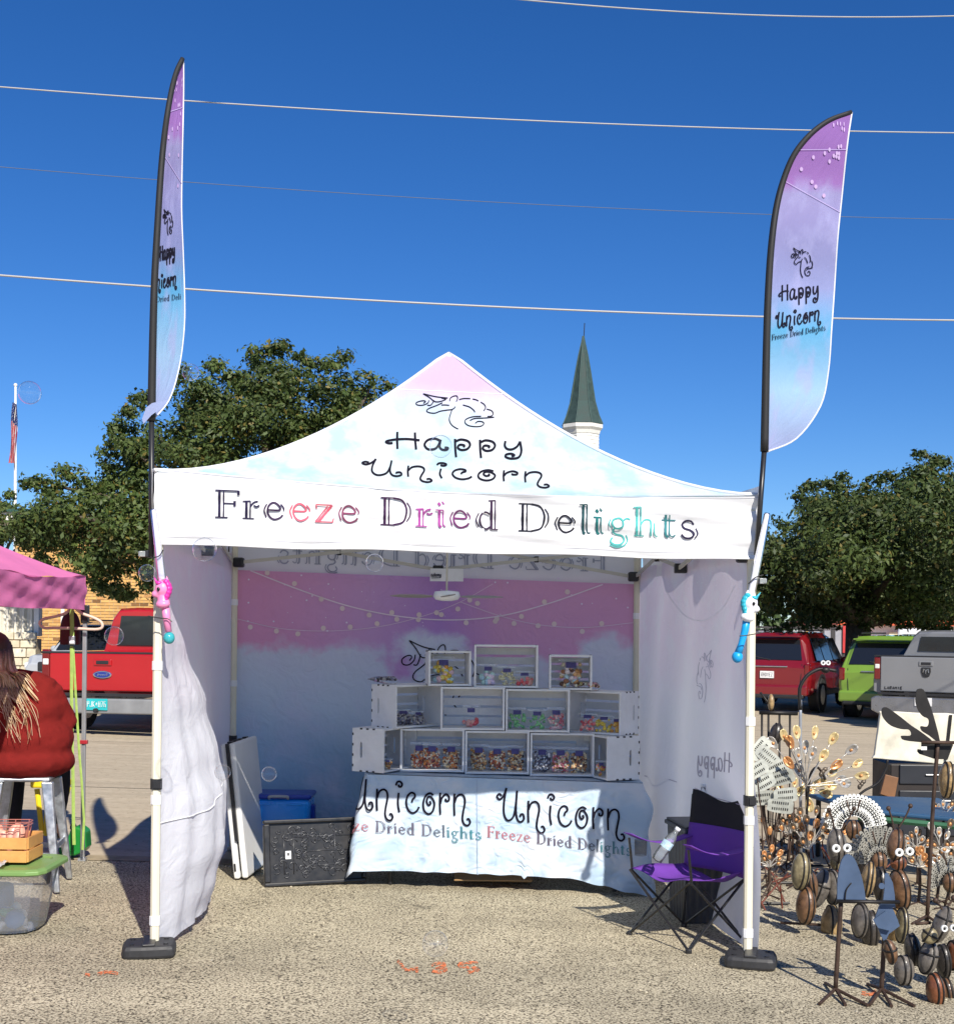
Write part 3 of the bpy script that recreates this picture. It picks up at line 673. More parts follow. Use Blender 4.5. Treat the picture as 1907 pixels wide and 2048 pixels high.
# ================================================================ feather flags
def feather(outline_pole, outline_free, pole_low, d0, phi, lab, logo_r, words):
    """outline pixels of pole edge and free edge; the cloth hangs in a vertical plane turned by phi about the pole"""
    n = (-sin(phi), cos(phi))
    x0 = P(outline_pole[0][0], outline_pole[0][1], d0)
    wav = lambda p: .018 * sin((p.z - 2) * 5.1) + .011 * sin((p.z) * 13 + 1)
    Fn = lambda p: (p.x - x0.x) * n[0] + (p.y - x0.y) * n[1] - wav(p) * min(1, abs(p.x - x0.x) * 8)
    S = lambda px, py: hit(px, py, Fn, d0 - .75, d0 + .75, 0)
    S2 = lambda px, py: hit(px, py, Fn, d0 - .75, d0 + .75, .005)
    root = thing('feather_flag', lab, 'banner', P(pole_low[0], pole_low[1], d0), group='feather flags on the tent corners', world=True)
    a = crom([(p[0], p[1], 0) for p in outline_pole], 8); b = crom([(p[0], p[1], 0) for p in outline_free], 8)
    def at(pl, t):
        k = t * (len(pl) - 1); i = min(int(k), len(pl) - 2); return pl[i].lerp(pl[i + 1], k - i)
    ymx, ymn = max(p[1] for p in outline_pole), min(p[1] for p in outline_pole)
    mb = MB(); mb.grid(lambda u, v: S(*(at(a, v).lerp(at(b, v), u)).xy), 12, 60, lambda u, v: (u * .45, (ymx - at(a, v).lerp(at(b, v), u).y) / (ymx - ymn)))
    ban = mb.build('banner', M_flag, root, smooth=True)
    if pole_low[0] < 900:
        fo = [(305, 845), (306, 812), (338, 800), (322, 815), (300, 822), (284, 848), (290, 852)]
        mb = MB(); c_ = [P(a_, b_, d0 - .035) for a_, b_ in ((304, 806), (338, 799), (322, 817), (303, 830), (287, 848), (284, 838), (292, 815))]
        mb.poly(c_[::-1]); i_ = len(mb.f) - 1; mb.uv[i_] = [(.1, .03)] * 7; mb.build('banner_foot', M_flag, ban)
    mb = MB(); q = [S(*at(b, v / 50).xy) for v in range(51)]; mb.tube(q, .004, 5); mb.build('white_hem', M_white, ban)
    # pole with its sleeve, along the pole edge
    mb = MB(); q = [S(*at(a, v / 40).xy) for v in range(41)]
    mb.tube(q, [.021 - .009 * v / 40 for v in range(41)], 8); mb.build('pole_sleeve', mat('black_sleeve', (.012, .012, .013), .7), root, smooth=True)
    mb = MB(); mb.tube([P(pole_low[0], pole_low[1], d0), q[0] + Vector((0, 0, .02))], .0135, 8); mb.build('pole', M_blk, root, smooth=True)
    mb = MB(); logo(mb, *logo_r, S2, 1.8, INK); mb.build('unicorn_drawing', M_ink, ban)
    for w, font, p0, p1, cap, wt in words: lparts(ban, w, font, p0, p1, cap, S2, INK, wt=wt, up=(.02, -1))
    mb = MB()
    for k in range(22):
        v = rnd.uniform(.62, .93); u = rnd.uniform(.15, .85); p = at(a, v).lerp(at(b, v), u); sx = abs(at(b, v).x - at(a, v).x) / 130
        mb.col = (.48, .34, .58); mb.poly([S2(p.x + 4.5 * sx * cos(-q * pi / 4), p.y + 4.5 * sin(-q * pi / 4)) for q in range(8)])
    for (v0, v1) in ((.72, .84), (.60, .66)):
        ribbon(mb, [at(a, v0).lerp(at(b, v1), u / 8) for u in range(9)], 1.2, S2, (.42, .34, .58))
    mb.build('printed_lights', M_ink, ban)['kind'] = 'stuff'
    return root
feather([(1528, 903), (1530, 800), (1532, 700), (1535, 600), (1541, 500), (1551, 420), (1566, 360), (1588, 308), (1620, 268), (1658, 240), (1701, 224)],
        [(1530, 905), (1592, 877), (1640, 812), (1656, 740), (1662, 660), (1667, 590), (1674, 480), (1683, 390), (1690, 320), (1696, 270), (1703, 224)],
        (1512, 1110), 6.52, R(14), 'right purple to blue feather flag with unicorn print, curved broad side showing', (1582, 495, 1625, 555),
        [('Happy', CURLY, (1560, 602), (1638, 592), 32, .075), ('Unicorn', CURLY, (1552, 656), (1642, 640), 30, .075), ('Freeze Dried Delights', INLINE, (1543, 680), (1650, 660), 11, .09)])
feather([(303, 842), (304, 760), (306, 660), (309, 560), (315, 450), (322, 340), (330, 260), (341, 190), (352, 145), (365, 117)],
        [(304, 842), (338, 800), (358, 735), (368, 660), (369, 590), (366, 500), (363, 420), (364, 330), (366, 240), (367, 180), (367, 117)],
        (303, 1112), 6.40, R(60), 'left feather flag seen almost edge on, purple tip and pale blue foot', (326, 418, 346, 470),
        [('Happy', CURLY, (319, 522), (350, 514), 30, .07), ('nicorn', CURLY, (314, 578), (354, 570), 28, .07), ('Dried Deli', INLINE, (313, 604), (362, 598), 11, .1)])
# ================================================================ display table with its cloth
TX0, TX1, TY0, TY1, TZ = -.685, 1.045, 8.2, 8.93, .712
tbl = thing('display_table', 'folding table hidden under the printed blue cloth in the tent', 'table', (.18, 8.55, G(.18)), world=True)
def Q(x, y, z): return Vector((x, y, z + G(x)))
M_wplas = mat('white_hdpe', (.74, .74, .73), .45, var=.05, bump=.1, bs=150)
mb = MB(); mb.loft([[Q(x, y, z) for x, y in ((TX0, TY0), (TX1, TY0), (TX1, TY1), (TX0, TY1))] for z in (.672, .706)]); mb.build('tabletop', M_wplas, tbl, bevel=.01)
for x in (TX0 + .15, TX1 - .15):
    for y in (TY0 + .08, TY1 - .08):
        mb = MB(); mb.tube([Q(x, y, .004), Q(x, y, .66)], .014, 8); mb.build('leg', M_blk, tbl)
    mb = MB(); mb.tube([Q(x, TY0 + .08, .12), Q(x, TY1 - .08, .12)], .010, 8); mb.build('stretcher', M_blk, tbl)
# cloth: top, and a skirt that runs left side -> front -> right side
BOT = [(-.60, .13), (-.12, .10), (0, .055), (.03, .11), (.25, .115), (.7, .115), (.99, .11), (1.0, .085), (1.01, .11), (1.25, .105), (1.5, .065), (1.62, .03), (1.72, .0), (1.80, .04), (1.98, .1), (2.6, .12)]
def skirt(u, v):        # u metres along the skirt (0 = left front corner), v 0 top .. 1 bottom
    zb = interp(BOT, u); r = .05; w = TX1 - TX0
    fall = v ** .9
    fold = (.010 * sin(u * 17 + 1) + .008 * sin(u * 41 + v * 5) + .006 * sin((u * 1.7 + v) * 21)) * (.15 + fall)
    flare = .05 * fall
    if u < 0:
        x, y = TX0 - .012 - flare - fold, TY0 + r * .3 - u * 1.0 - .02 * fall
        c = math.exp(-((u) / .12) ** 2); x -= .055 * c * fall; y -= .03 * c * fall
    elif u > w:
        x, y = TX1 + .012 + flare + fold, TY0 + (u - w) - .02 * fall
        c = math.exp(-((u - w) / .12) ** 2); x += .03 * c * fall + .05 * c * sin(pi * min(1, v * 2.2)) ** 2; y -= .03 * c * fall
    else:
        x, y = TX0 + u, TY0 - .012 - .03 * fall - fold
        c0, c1 = math.exp(-((u) / .12) ** 2), math.exp(-((u - w) / .12) ** 2)
        x += -(.012 + .05 * fall + .055 * fall) * c0 + (.012 + .05 * fall + .03 * fall + .05 * sin(pi * min(1, v * 2.2)) ** 2) * c1
        y -= .03 * fall * (c0 + c1)
    z = TZ - .004 + (zb - TZ) * v
    return Q(x, y, z)
cloth = thing('tablecloth', 'pale blue printed cloth with curly black lettering draped over the stall table', 'tablecloth', (.18, 8.3, G(.18) + .3), world=True)
mb = MB(); mb.grid(lambda a, v: skirt(-.55 + a * 2.83, v), 150, 22, lambda a, v: (a * 2.83, .75 * (1 - v)))
sk = mb.build('skirt', M_table, cloth, smooth=True)
mb = MB(); mb.grid(lambda a, b: Q(TX0 - .012 + a * (TX1 - TX0 + .024), TY0 - .012 + b * (TY1 - TY0), TZ + .003 * sin(a * 40 + b * 6) * (1 - abs(2 * b - 1))), 40, 10, lambda a, b: (a * 1.8, .9 + b * .7))
mb.build('top', M_table, cloth, smooth=True)
def S_cl(px, py):
    w = TX1 - TX0
    def Fn(p):
        z = p.z - G(p.x); u = p.x - TX0
        v = max(0, min(1, (TZ - .004 - z) / (TZ - interp(BOT, min(max(u, -.5), 2.3)))))
        return p.y - skirt(min(max(u, .001), w - .001), v).y
    q = hit(px, py, Fn, 7.6, 9.2, .008); u = q.x - TX0 + .06
    if u < 0:                                   # wraps round the left corner
        v = max(0, min(1, (TZ - .004 - (q.z - G(q.x))) / (TZ - .1)))
        return skirt(u * 1.6, v) + Vector((-.006, -.008, 0))
    return q
lparts(sk, 'Unicorn', CURLY, (697, 1618), (944, 1634), 62, S_cl, INK, wt=.052, up=(.0, -1))
lparts(sk, 'Unicorn', CURLY, (998, 1640), (1252, 1665), 62, S_cl, INK, wt=.052, up=(.0, -1))
c1 = [(.42, .16, .18)] * 6 + [(.12, .10, .14)] * 8 + [(.10, .12, .16)] * 2 + [(.06, .2, .24)] * 3 + [(.03, .22, .26)] * 2
lparts(sk, 'Freeze Dried Delights', INLINE, (640, 1656), (962, 1680), 22, S_cl, c1, up=(0, -1))
lparts(sk, 'Freeze Dried Delights', INLINE, (974, 1674), (1262, 1712), 22, S_cl, c1, up=(0, -1))
mb = MB(); ribbon(mb, [Vector((953 + 2 * k / 10, 1560 + 19 * k, 0)) for k in range(11)], 1.4, S_cl, (.35, .45, .6)); mb.build('cloth_seam', M_ink, sk)

# ================================================================ wooden crates
M_crate = mat('white_wash_wood', (.76, .77, .79), .7, var=.08, vs=7, bump=.25, bs=40)
M_notch = mat('joint_shadow_gap', (.05, .05, .055), .9)
def plate_hole(mb, w, h, th, sx, sz, sw, sh, M):
    o = mb.M; mb.M = o @ M
    N = 20
    def loopO(k):
        a = 2 * pi * (k + .5) / N; c, s_ = cos(a), sin(a); m_ = max(abs(c), abs(s_)); return (c / m_ * w / 2, s_ / m_ * h / 2)
    def loopI(k):
        a = 2 * pi * (k + .5) / N
        e = .35; c, s_ = cos(a), sin(a)
        return (sx + math.copysign(abs(c) ** e, c) * sw / 2, sz + math.copysign(abs(s_) ** .8, s_) * sh / 2)
    rings = [[mb.av((f(k)[0], y, f(k)[1])) for k in range(N)] for f, y in ((loopO, -th / 2), (loopI, -th / 2), (loopI, th / 2), (loopO, th / 2))]
    for i in range(4):
        a, b = rings[i], rings[(i + 1) % 4]
        for k in range(N): mb.af((a[k], a[(k + 1) % N], b[(k + 1) % N], b[k]))
    mb.M = o
def make_crate(w, h, dp, label):
    t = thing('wooden_crate', label, 'crate', group='white crates stacked on the stall table')
    th = .012
    for sg in (-1, 1):
        mb = MB(); plate_hole(mb, dp, h, th, -dp * .22, 0, .018, h * .36, rotm(rz=R(90), loc=(sg * (w / 2 - th / 2), 0, h / 2)) @ Matrix.Diagonal((-1 * 1, 1, 1, 1)))
        e_ = mb.build('end_panel', M_crate, t)
        mb = MB()
        for k in range(4):
            zz = h * (.14 + .24 * k)
            mb.box((sg * (w / 2 - .006), dp / 2 - .004, zz), (.0136, .0096, .016))
        for k in range(3):
            for zz in (.004, h - .004): mb.box((sg * (w / 2 - .006), -dp * .18 + k * dp * .2, zz), (.0136, .018, .0096))
        j = mb.build('finger_joints', M_notch, e_); j['kind'] = 'stuff'
    for zz in (th / 2 + .0005, h - th / 2 - .0005):
        mb = MB(); mb.box((0, 0, zz), (w - 2 * th - .001, dp - .002, th)); mb.build('side_panel', M_crate, t, bevel=.0015, seg=1)
    n = 4; sh = (h - 2 * th - .002) / n
    for k in range(n):
        mb = MB(); mb.box((0, dp / 2 - .006, th + .001 + sh * (k + .5)), (w - 2 * th - .002, .007, sh - .016)); mb.build('slat', M_crate, t, bevel=.001, seg=1)
    return t
CW, CH, CD = .41, .276, .235
c_big = make_crate(CW, CH, CD, 'x'); c_sml = make_crate(.275, .225, .2, 'x'); used = set()
def put_crate(proto, x, y, z, rz, label):
    loc = Q(x, y, z)
    if proto not in used:
        used.add(proto); proto.location = loc; proto.rotation_euler = (0, 0, rz); proto['label'] = label; return proto
    return dup(proto, loc, rz, label)
def turned(px, d, yaw, side, z, label, w=CW, dp=CD):
    c = P(px, 1500, d); a = R(yaw); ex, ey = Vector((cos(a), sin(a))), Vector((-sin(a), cos(a)))
    q = Vector((c.x, c.y)) + ey * dp / 2 + ex * (w / 2 if side < 0 else -w / 2)
    put_crate(c_big, q.x, q.y, z, a, label)
def fx(px, d): return ray(px, 1500).x * d
z1, z2, z3 = TZ + .008, TZ + .009 + CH, TZ + .010 + 2 * CH
YF = 8.33 + CD / 2
put_crate(c_big, fx(994, 8.33), YF, z1, 0, 'white crate in the middle of the bottom row, holding brown striped candy bags')
put_crate(c_big, fx(864, 8.33), YF, z1, 0, 'white crate on the left of the bottom row with three orange and brown candy bags')
put_crate(c_big, fx(1124, 8.33), YF, z1, 0, 'white crate on the right of the bottom row with grey and brown candy bags')
turned(767, 8.17, 62, -1, z1, 'white crate turned sideways at the left end of the bottom row')
turned(1214, 8.17, -66, 1, z1, 'white crate turned sideways at the right end of the bottom row')
put_crate(c_big, fx(944, 8.34), YF, z2, 0, 'white middle row crate holding a single bag with a red label')
put_crate(c_big, fx(1074, 8.34), YF, z2, 0, 'white middle row crate with two green and one pink candy bag')
turned(790, 8.25, 45, -1, z2, 'white crate turned half right at the left end of the middle row')
turned(1240, 8.25, -36, 1, z2, 'white crate turned half left at the right end of the middle row')
put_crate(c_big, fx(1010, 8.36), YF + .03, z3, 0, 'largest crate of the top row, white, with three small candy bags')
put_crate(c_sml, fx(893, 8.36), YF, z3, R(9), 'small white crate at the left of the top row with a yellow candy bag')
put_crate(c_sml, fx(1140, 8.36), YF, z3, R(-2), 'small white crate at the right of the top row with a marshmallow mix bag')

# ================================================================ candy bags
M_film = film('clear_film', (.9, .92, .95), .02, .12, 1.12)
M_candy = mat('candy', attr=True, rough=.5, var=.08, vs=60)
M_lab = mat('bag_label', (.07, .06, .20), .5, var=.35, vs=40)
M_seal = film('seal_film', (.80, .83, .88), .40, .2, 1.3)
def make_bag(w, h, cols, size, fill, n, seed):
    t = thing('candy_bag', 'x', 'candy bag', group='bags of candy in the crates')
    rr = random.Random(seed); tk = w * .24
    prof = lambda u, v: tk * (sin(pi * u) ** .6) * (1 - v) ** .55 * min(1, .35 + v * 6)
    mb = MB(); mb.grid(lambda u, v: ((u - .5) * w * (1 - .06 * sin(pi * v)), -prof(u, v) - .001, v * h), 8, 10)
    mb.grid(lambda u, v: ((u - .5) * w * (1 - .06 * sin(pi * v)), prof(u, v) + .001, v * h), 8, 10, flip=True)
    mb.build('film', M_film, t, smooth=True)
    mb = MB(); mb.box((0, 0, h * .93), (w * .98, .003, h * .10)); mb.build('top_seal', M_seal, t)
    mb = MB(); mb.grid(lambda u, v: ((u - .5) * w * .42, -prof(.29 + .42 * u, .64 + .2 * v) - .003, h * (.64 + .2 * v)), 4, 3); mb.build('label', M_lab, t)
    mb = MB()
    for _ in range(n):
        u, v = rr.uniform(.08, .92), rr.uniform(.03, fill); yy = prof(u, v)
        mb.col = rr.choice(cols); s = size * rr.uniform(.75, 1.15)
        mb.ell(((u - .5) * w * .94, -yy * rr.uniform(.55, 1.0) + s * .7, max(s * .8, v * h)), (s, s * .9, s * rr.uniform(.7, 1)), 6, 4, rotm(rr.random() * 3, rr.random() * 3, 0))
    c = mb.build('candy', M_candy, t, smooth=True); c['kind'] = 'stuff'
    return t
OR = [(.75, .25, .06), (.8, .5, .25), (.45, .1, .05), (.85, .75, .6), (.25, .06, .04)]
BR = [(.35, .15, .07), (.75, .55, .3), (.12, .05, .03), (.8, .7, .5), (.6, .3, .1)]
GB = [(.06, .06, .09), (.5, .52, .6), (.8, .82, .85), (.15, .14, .2)]
GN = [(.22, .55, .22), (.32, .65, .32), (.16, .45, .2)]
PK = [(.8, .35, .4), (.85, .6, .6), (.75, .75, .6), (.6, .15, .2)]
YL = [(.8, .6, .08), (.85, .7, .2), (.7, .5, .05)]
RD = [(.7, .1, .12), (.8, .25, .25), (.75, .4, .35)]
OG = [(.8, .35, .05), (.85, .5, .1)]
PA = [(.85, .7, .25), (.8, .45, .2), (.85, .75, .75), (.5, .7, .75), (.8, .55, .6)]
CYN = [(.5, .7, .8), (.7, .6, .8), (.8, .65, .75), (.55, .78, .72)]
CR = [(.75, .7, .45), (.7, .65, .4), (.5, .45, .3)]
DK = [(.06, .05, .07), (.3, .28, .35), (.5, .45, .4)]
BW, BH = .122, .172
def bag(px, z, cols, label, w=BW, h=BH, size=.0105, fill=.76, n=115, lean=R(-10), d=8.42, rz=0.0, y=None):
    t = make_bag(w, h, cols, size, fill, n, int(px * 7))
    x = fx(px, d); t.location = Q(x, d, z); t.rotation_euler = (lean, 0, rz); t['label'] = label
    return t
f1, f2, f3 = z1 + .0135, z2 + .0135, z3 + .0135
bag(838, f1, OR, 'red and brown candy bag, leftmost in the bottom row')
bag(864, f1, OR, 'orange candy bag second from left in the bottom row', rz=R(6), d=8.40)
bag(902, f1, OR + BR, 'orange and tan candy bag third from left in the bottom row')
bag(957, f1, BR, 'brown striped candy bag, left one in the bottom middle crate')
bag(994, f1, OR + BR, 'orange striped candy bag in the centre of the bottom middle crate', h=.165)
bag(1030, f1, BR, 'dark brown candy bag, right one in the bottom middle crate')
bag(1084, f1, GB, 'grey and black candy bag in the bottom right crate')
bag(1121, f1, BR + PK, 'pinkish brown candy bag in the middle of the bottom right crate')
bag(1158, f1, BR, 'dark chocolate candy bag at the right of the bottom right crate')
bag(1202, f1, PK + OG, 'small pink candy bag leaning inside the right sideways crate', w=.07, h=.10, d=8.3, n=20)
bag(776, f1, BR, 'small brown candy bag at the corner of the left sideways crate', w=.06, h=.07, d=8.28, n=16)
bag(808, f2, DK, 'dark candy bag lying back in the left middle row crate', h=.11, d=8.40, lean=R(-24), rz=R(25))
bag(838, f2, DK, 'black and silver candy bag in the left middle row crate', w=.09, h=.10, d=8.44, lean=R(-24), rz=R(25))
bag(941, f2, RD, 'clear bag with a red block alone in a middle row crate', w=.115, h=.145, size=.018, n=9, fill=.45)
bag(1033, f2, GN, 'green candy ball bag, left of the two green ones', size=.012, n=34, h=.14)
bag(1073, f2, GN, 'green candy ball bag, middle one beside the pink bag', size=.012, n=26, h=.135)
bag(1111, f2, PK, 'pink and white candy ball bag beside the green ones', size=.012, n=40, h=.15, fill=.7)
bag(1171, f2, RD, 'red candy bag leaning in the right middle row crate', h=.13, lean=R(-28), d=8.38, rz=R(-20), size=.013, n=26)
bag(1204, f2, YL, 'yellow candy bag leaning in the right middle row crate', h=.12, lean=R(-28), d=8.36, rz=R(-20), size=.013, n=26)
bag(1229, f2, OG, 'orange candy bag leaning at the edge of the right middle row crate', h=.11, w=.08, lean=R(-28), d=8.34, rz=R(-20), size=.013, n=20)
bag(885, f3, PA + YL + OG, 'large yellow and orange marshmallow bag in the small left top crate', w=.145, h=.18, size=.02, n=30, fill=.75)
bag(974, f3, CYN, 'pale blue and lilac puff bag in the large top crate', w=.118, h=.14, size=.021, n=16, fill=.7)
bag(1012, f3, CR, 'cream coloured candy bag in the middle of the large top crate', size=.010, n=44, h=.13, fill=.68)
bag(1047, f3, RD, 'half full dark red candy bag in the large top crate', h=.10, size=.016, n=14, fill=.5)
bag(1140, f3, PA + BR, 'large mixed marshmallow bag in the small right top crate', w=.16, h=.195, size=.018, n=44, fill=.78)
b = bag(1228, z3 + .022, PK + BR, 'mixed candy bag lying flat on top of the right crates', w=.15, h=.2, n=40, d=8.4); b.rotation_euler = (R(-84), 0, R(80)); b.location.x -= .1
b = bag(822, z3 + .02, DK, 'black candy bag lying flat on top of the left crates', w=.13, h=.18, n=26, d=8.42); b.rotation_euler = (R(-86), 0, R(80)); b.location.x -= .1

# ================================================================ things on the tent floor
# folded white table standing on end against the left wall
fb_ = GP(474, 1762)
ft = thing('folded_table', 'folded white plastic table standing on edge by the left tent wall', 'table', fb_, rz=R(-4))
Mt = Matrix.Rotation(R(-6.5), 4, 'Y')
for k, x in enumerate((0.0, .052)):
    mb = MB(Mt); mb.box((x, .30, .44), (.040, .60, .86)); mb.build('table_half', M_wplas, ft, bevel=.014, seg=3)
mb = MB(Mt); mb.box((.026, .30, .46), (.010, .56, .80)); mb.build('dark_gap', M_blk, ft)
mb = MB(Mt); mb.box((.026, -.006, .56), (.02, .016, .62)); mb.build('hinge_strip', M_blk, ft)
mb = MB(Mt); mb.box((-.004, -.003, .085), (.012, .008, .05)); mb.build('finger_slot', M_blk, ft, bevel=.003)
mb = MB(Mt)
for y in (.08, .2, .32, .46): mb.box((.026, y, .872), (.03, .05, .012))
mb.build('edge_lugs', M_blk, ft)
ft.children[-1]['kind'] = 'stuff'
# blue cooler
cp = GP(566, 1735); cp = Vector((cp.x - .03, 8.86, G(cp.x)))
M_blue = mat('cooler_blue', (.02, .30, .85), .3, var=.04); M_navy = mat('cooler_navy', (.012, .045, .34), .35, var=.05)
cl = thing('cooler', 'bright blue plastic cooler with dark blue lid behind the black panel', 'cooler', cp); cl.scale = (1.05, 1, 1.07)
mb = MB(); mb.loft([[(a * w_, b * dd, z) for a, b in ((-1, -1), (1, -1), (1, 1), (-1, 1))] for w_, dd, z in ((.175, .12, .004), (.2, .14, .43))]); mb.build('body', M_blue, cl, bevel=.03, seg=3)
mb = MB(); mb.box((0, 0, .445), (.415, .295, .03)); mb.build('lid', M_navy, cl, bevel=.02, seg=3)
mb = MB(); mb.tube(crom([(-.06, -.148, .435), (-.05, -.162, .45), (.05, -.162, .45), (.06, -.148, .435)], 5), .009, 8); mb.build('handle', mat('handle_grey', (.35, .36, .4), .5), cl, smooth=True)
for x in (-.10, .10):
    mb = MB(); mb.box((x, -.143, .40), (.1, .012, .012)); mb.build('ridge', M_blue, cl, bevel=.004)
mb = MB(); mb.box((.205, -.02, .33), (.03, .07, .11)); mb.build('side_handle', M_navy, cl, bevel=.008)
# black embossed panel leaning in front
c0, c1_ = GP(528, 1775), GP(716, 1768)
w_ = (c1_ - c0).length + .05
ang = math.atan2(c1_.y - c0.y, c1_.x - c0.x)
pn = thing('folded_table', 'black plastic folding panel with embossed scroll pattern leaning by the cooler', 'table', c0, rz=ang)
Mp = Matrix.Rotation(R(-9), 4, 'X'); H_ = .41
M_blkp = mat('black_hdpe', (.012, .012, .014), .4, var=.3, vs=18)
mb = MB(Mp); mb.box((w_ / 2, .012, H_ / 2), (w_ - .03, .02, H_ - .03)); mb.build('panel', M_blkp, pn, bevel=.004)
for c, s in (((w_ / 2, 0, .012), (w_, .045, .024)), ((w_ / 2, 0, H_ - .012), (w_, .045, .024)), ((.02, 0, H_ / 2), (.04, .045, H_ - .05)), ((w_ - .012, 0, H_ / 2), (.024, .045, H_ - .05))):
    mb = MB(Mp); mb.box(c, s); mb.build('rim', M_blkp, pn, bevel=.007)
rr = random.Random(5); mb = MB(Mp)
M_emb = mat('black_hdpe_ridge_highlight', (.04, .042, .05), .3, var=.3, vs=30)  # ridges coloured paler than the panel: highlights on the embossing painted in
for k in range(84):
    x, z = rr.uniform(.07, w_ - .05), rr.uniform(.05, H_ - .05); r0 = rr.uniform(.015, .04); a0 = rr.random() * 6.28
    pts = [(x + r0 * (1 - q / 16) * cos(a0 + q * .5), .0, z + r0 * (1 - q / 16) * sin(a0 + q * .5)) for q in range(12)]
    pts = [(min(max(p[0], .05), w_ - .04), p[1], min(max(p[2], .035), H_ - .035)) for p in pts]
    mb.tube(pts, .0042, 4)
for z in (.12, .21, .3): mb.tube([(.17 + .1 * rr.random(), .0, z), (w_ - .07, .0, z)], .0035, 4)
for x in (.13, .19, w_ * .7): mb.tube([(x, 0, .07), (x, 0, .34)], .0035, 4)
e_ = mb.build('embossing', M_emb, pn, smooth=True); e_['kind'] = 'stuff'
mb = MB(Mp); mb.box((.155, -.002, .19), (.036, .003, .05)); st_ = mb.build('sticker', mat('paper'), pn)
mb = MB(Mp); mb.box((.155, -.004, .195), (.012, .002, .018)); mb.build('barcode', M_blk, st_)
# cardboard under the table
M_card = mat('cardboard', (.42, .25, .11), .8, var=.12)
cb = Q(.12, 8.62, 0)
t = thing('cardboard_box', 'flat brown cardboard box on the ground under the cloth', 'box', cb)
mb = MB(); mb.box((0, 0, .07), (.5, .36, .13)); mb.build('carton', M_card, t, bevel=.003)
for sx in (-1, 1):
    mb = MB(); mb.box((sx * .125, -.27, .132), (.245, .18, .004), Matrix.Rotation(R(12), 4, 'X')); mb.build('flap', M_card, t)
mb = MB(); mb.box((0, 0, .137), (.5, .05, .0015)); mb.build('tape', mat('tape_tan', (.5, .36, .2), .3), t)
# ribbed grey bin and the pale pink scrap beside it
gb = GP(1402, 1850)
gb = Vector((gb.x + .02, 7.62, G(gb.x)))
M_bin = mat('charcoal_plastic', (.05, .052, .058), .45, var=.15)
t = thing('storage_bin', 'tall charcoal ribbed storage bin behind the purple chair', 'bin', gb, rz=R(8))
mb = MB(); out = []
for k in range(4):
    a0 = [(-.14, -.19), (.14, -.19), (.14, .19), (-.14, .19)][k]; a1 = [(.14, -.19), (.14, .19), (-.14, .19), (-.14, -.19)][k]
    nx, ny = (a1[1] - a0[1]), -(a1[0] - a0[0]); L = math.hypot(nx, ny); nx, ny = nx / L, ny / L
    for q in range(24):
        u = q / 24; r_ = .006 if (q // 2) % 2 else 0
        out.append((a0[0] + (a1[0] - a0[0]) * u + nx * r_, a0[1] + (a1[1] - a0[1]) * u + ny * r_))
mb.loft([[(x * s, y * s, z) for x, y in out] for s, z in ((.9, .003), (1.0, .52))]); mb.build('body', M_bin, t)
mb = MB(); mb.box((0, 0, .535), (.31, .42, .025)); mb.build('rim', M_bin, t, bevel=.006)
mb = MB(); mb.box((0, 0, .555), (.29, .40, .014)); mb.build('lid', M_bin, t, bevel=.005)
# purple folding chair
cc = GP(1400, 1880)
ch = thing('folding_chair', 'purple and black folding camp chair beside the right tent leg', 'chair', (cc.x - .07, 7.06, G(cc.x)), rz=R(-55)); ch.scale = (.92, .86, .87)
M_pur = mat('purple_canvas', (.15, .04, .36), .75, var=.1, bump=.3, bs=300, trans=.05); M_bfab = mat('black_canvas', (.012, .011, .014), .85, var=.1); M_tube = mat('black_steel', (.012, .012, .013), .3, var=.1)
hw = .25     # chair faces -y locally
def sc(u, v): return ((u - .5) * 2 * hw * .96, -.24 + v * .46, .43 - .075 * sin(pi * u) ** .8 * (.4 + .6 * v) + .012 * sin(u * 9 + v * 5))
mb = MB(); mb.grid(sc, 16, 14); mb.build('seat', M_pur, ch, smooth=True, solid=.004)
mb = MB(); mb.grid(lambda u, v: ((u - .5) * 2 * hw, .22 + .05 * v + .055 * sin(pi * u) * (1 - .5 * v), .40 + .28 * v), 14, 10); mb.build('backrest', M_pur, ch, smooth=True, solid=.004)
mb = MB(); mb.grid(lambda u, v: ((u - .5) * 2 * hw, .27 + .03 * v + .03 * sin(pi * u), .675 + v * (.19 + .03 * cos(2 * pi * u))), 14, 6); mb.build('headrest', M_bfab, ch, smooth=True, solid=.005)
for sg in (-1, 1):
    mb = MB(); mb.grid(lambda u, v: (sg * hw + (u - .5) * .075, -.27 + v * .55, .60 + .05 * (1 - v) ** 3 - .035 * sin(pi * v)), 4, 14); mb.build('armrest', M_pur, ch, smooth=True, solid=.005)
    mb = MB(); mb.tube([(sg * hw, .22, .015), (sg * hw, .30, .86)], .009, 8); mb.build('back_post', M_tube, ch)
    mb = MB(); mb.tube([(sg * hw, -.26, .62), (sg * hw, -.23, .42)], .008, 8); mb.build('arm_post', M_tube, ch)
    for a, b in (((sg * hw, -.25, .015), (sg * hw, .23, .40)), ((sg * hw, .23, .015), (sg * hw, -.24, .42))):
        mb = MB(); mb.tube([a, b], .008, 8); mb.build('leg', M_tube, ch)
    for yy, z1_ in ((-.25, .42), (.23, .40)):
        mb = MB(); mb.tube([(sg * hw, yy, .015), (-sg * hw, yy, z1_)], .008, 8); mb.build('leg', M_tube, ch)
    for yy in (-.25, .23):
        mb = MB(); mb.lathe([(.02, .0), (.02, .02), (.012, .03)], 10, Matrix.Translation((sg * hw, yy, .001))); mb.build('foot', M_blk, ch)
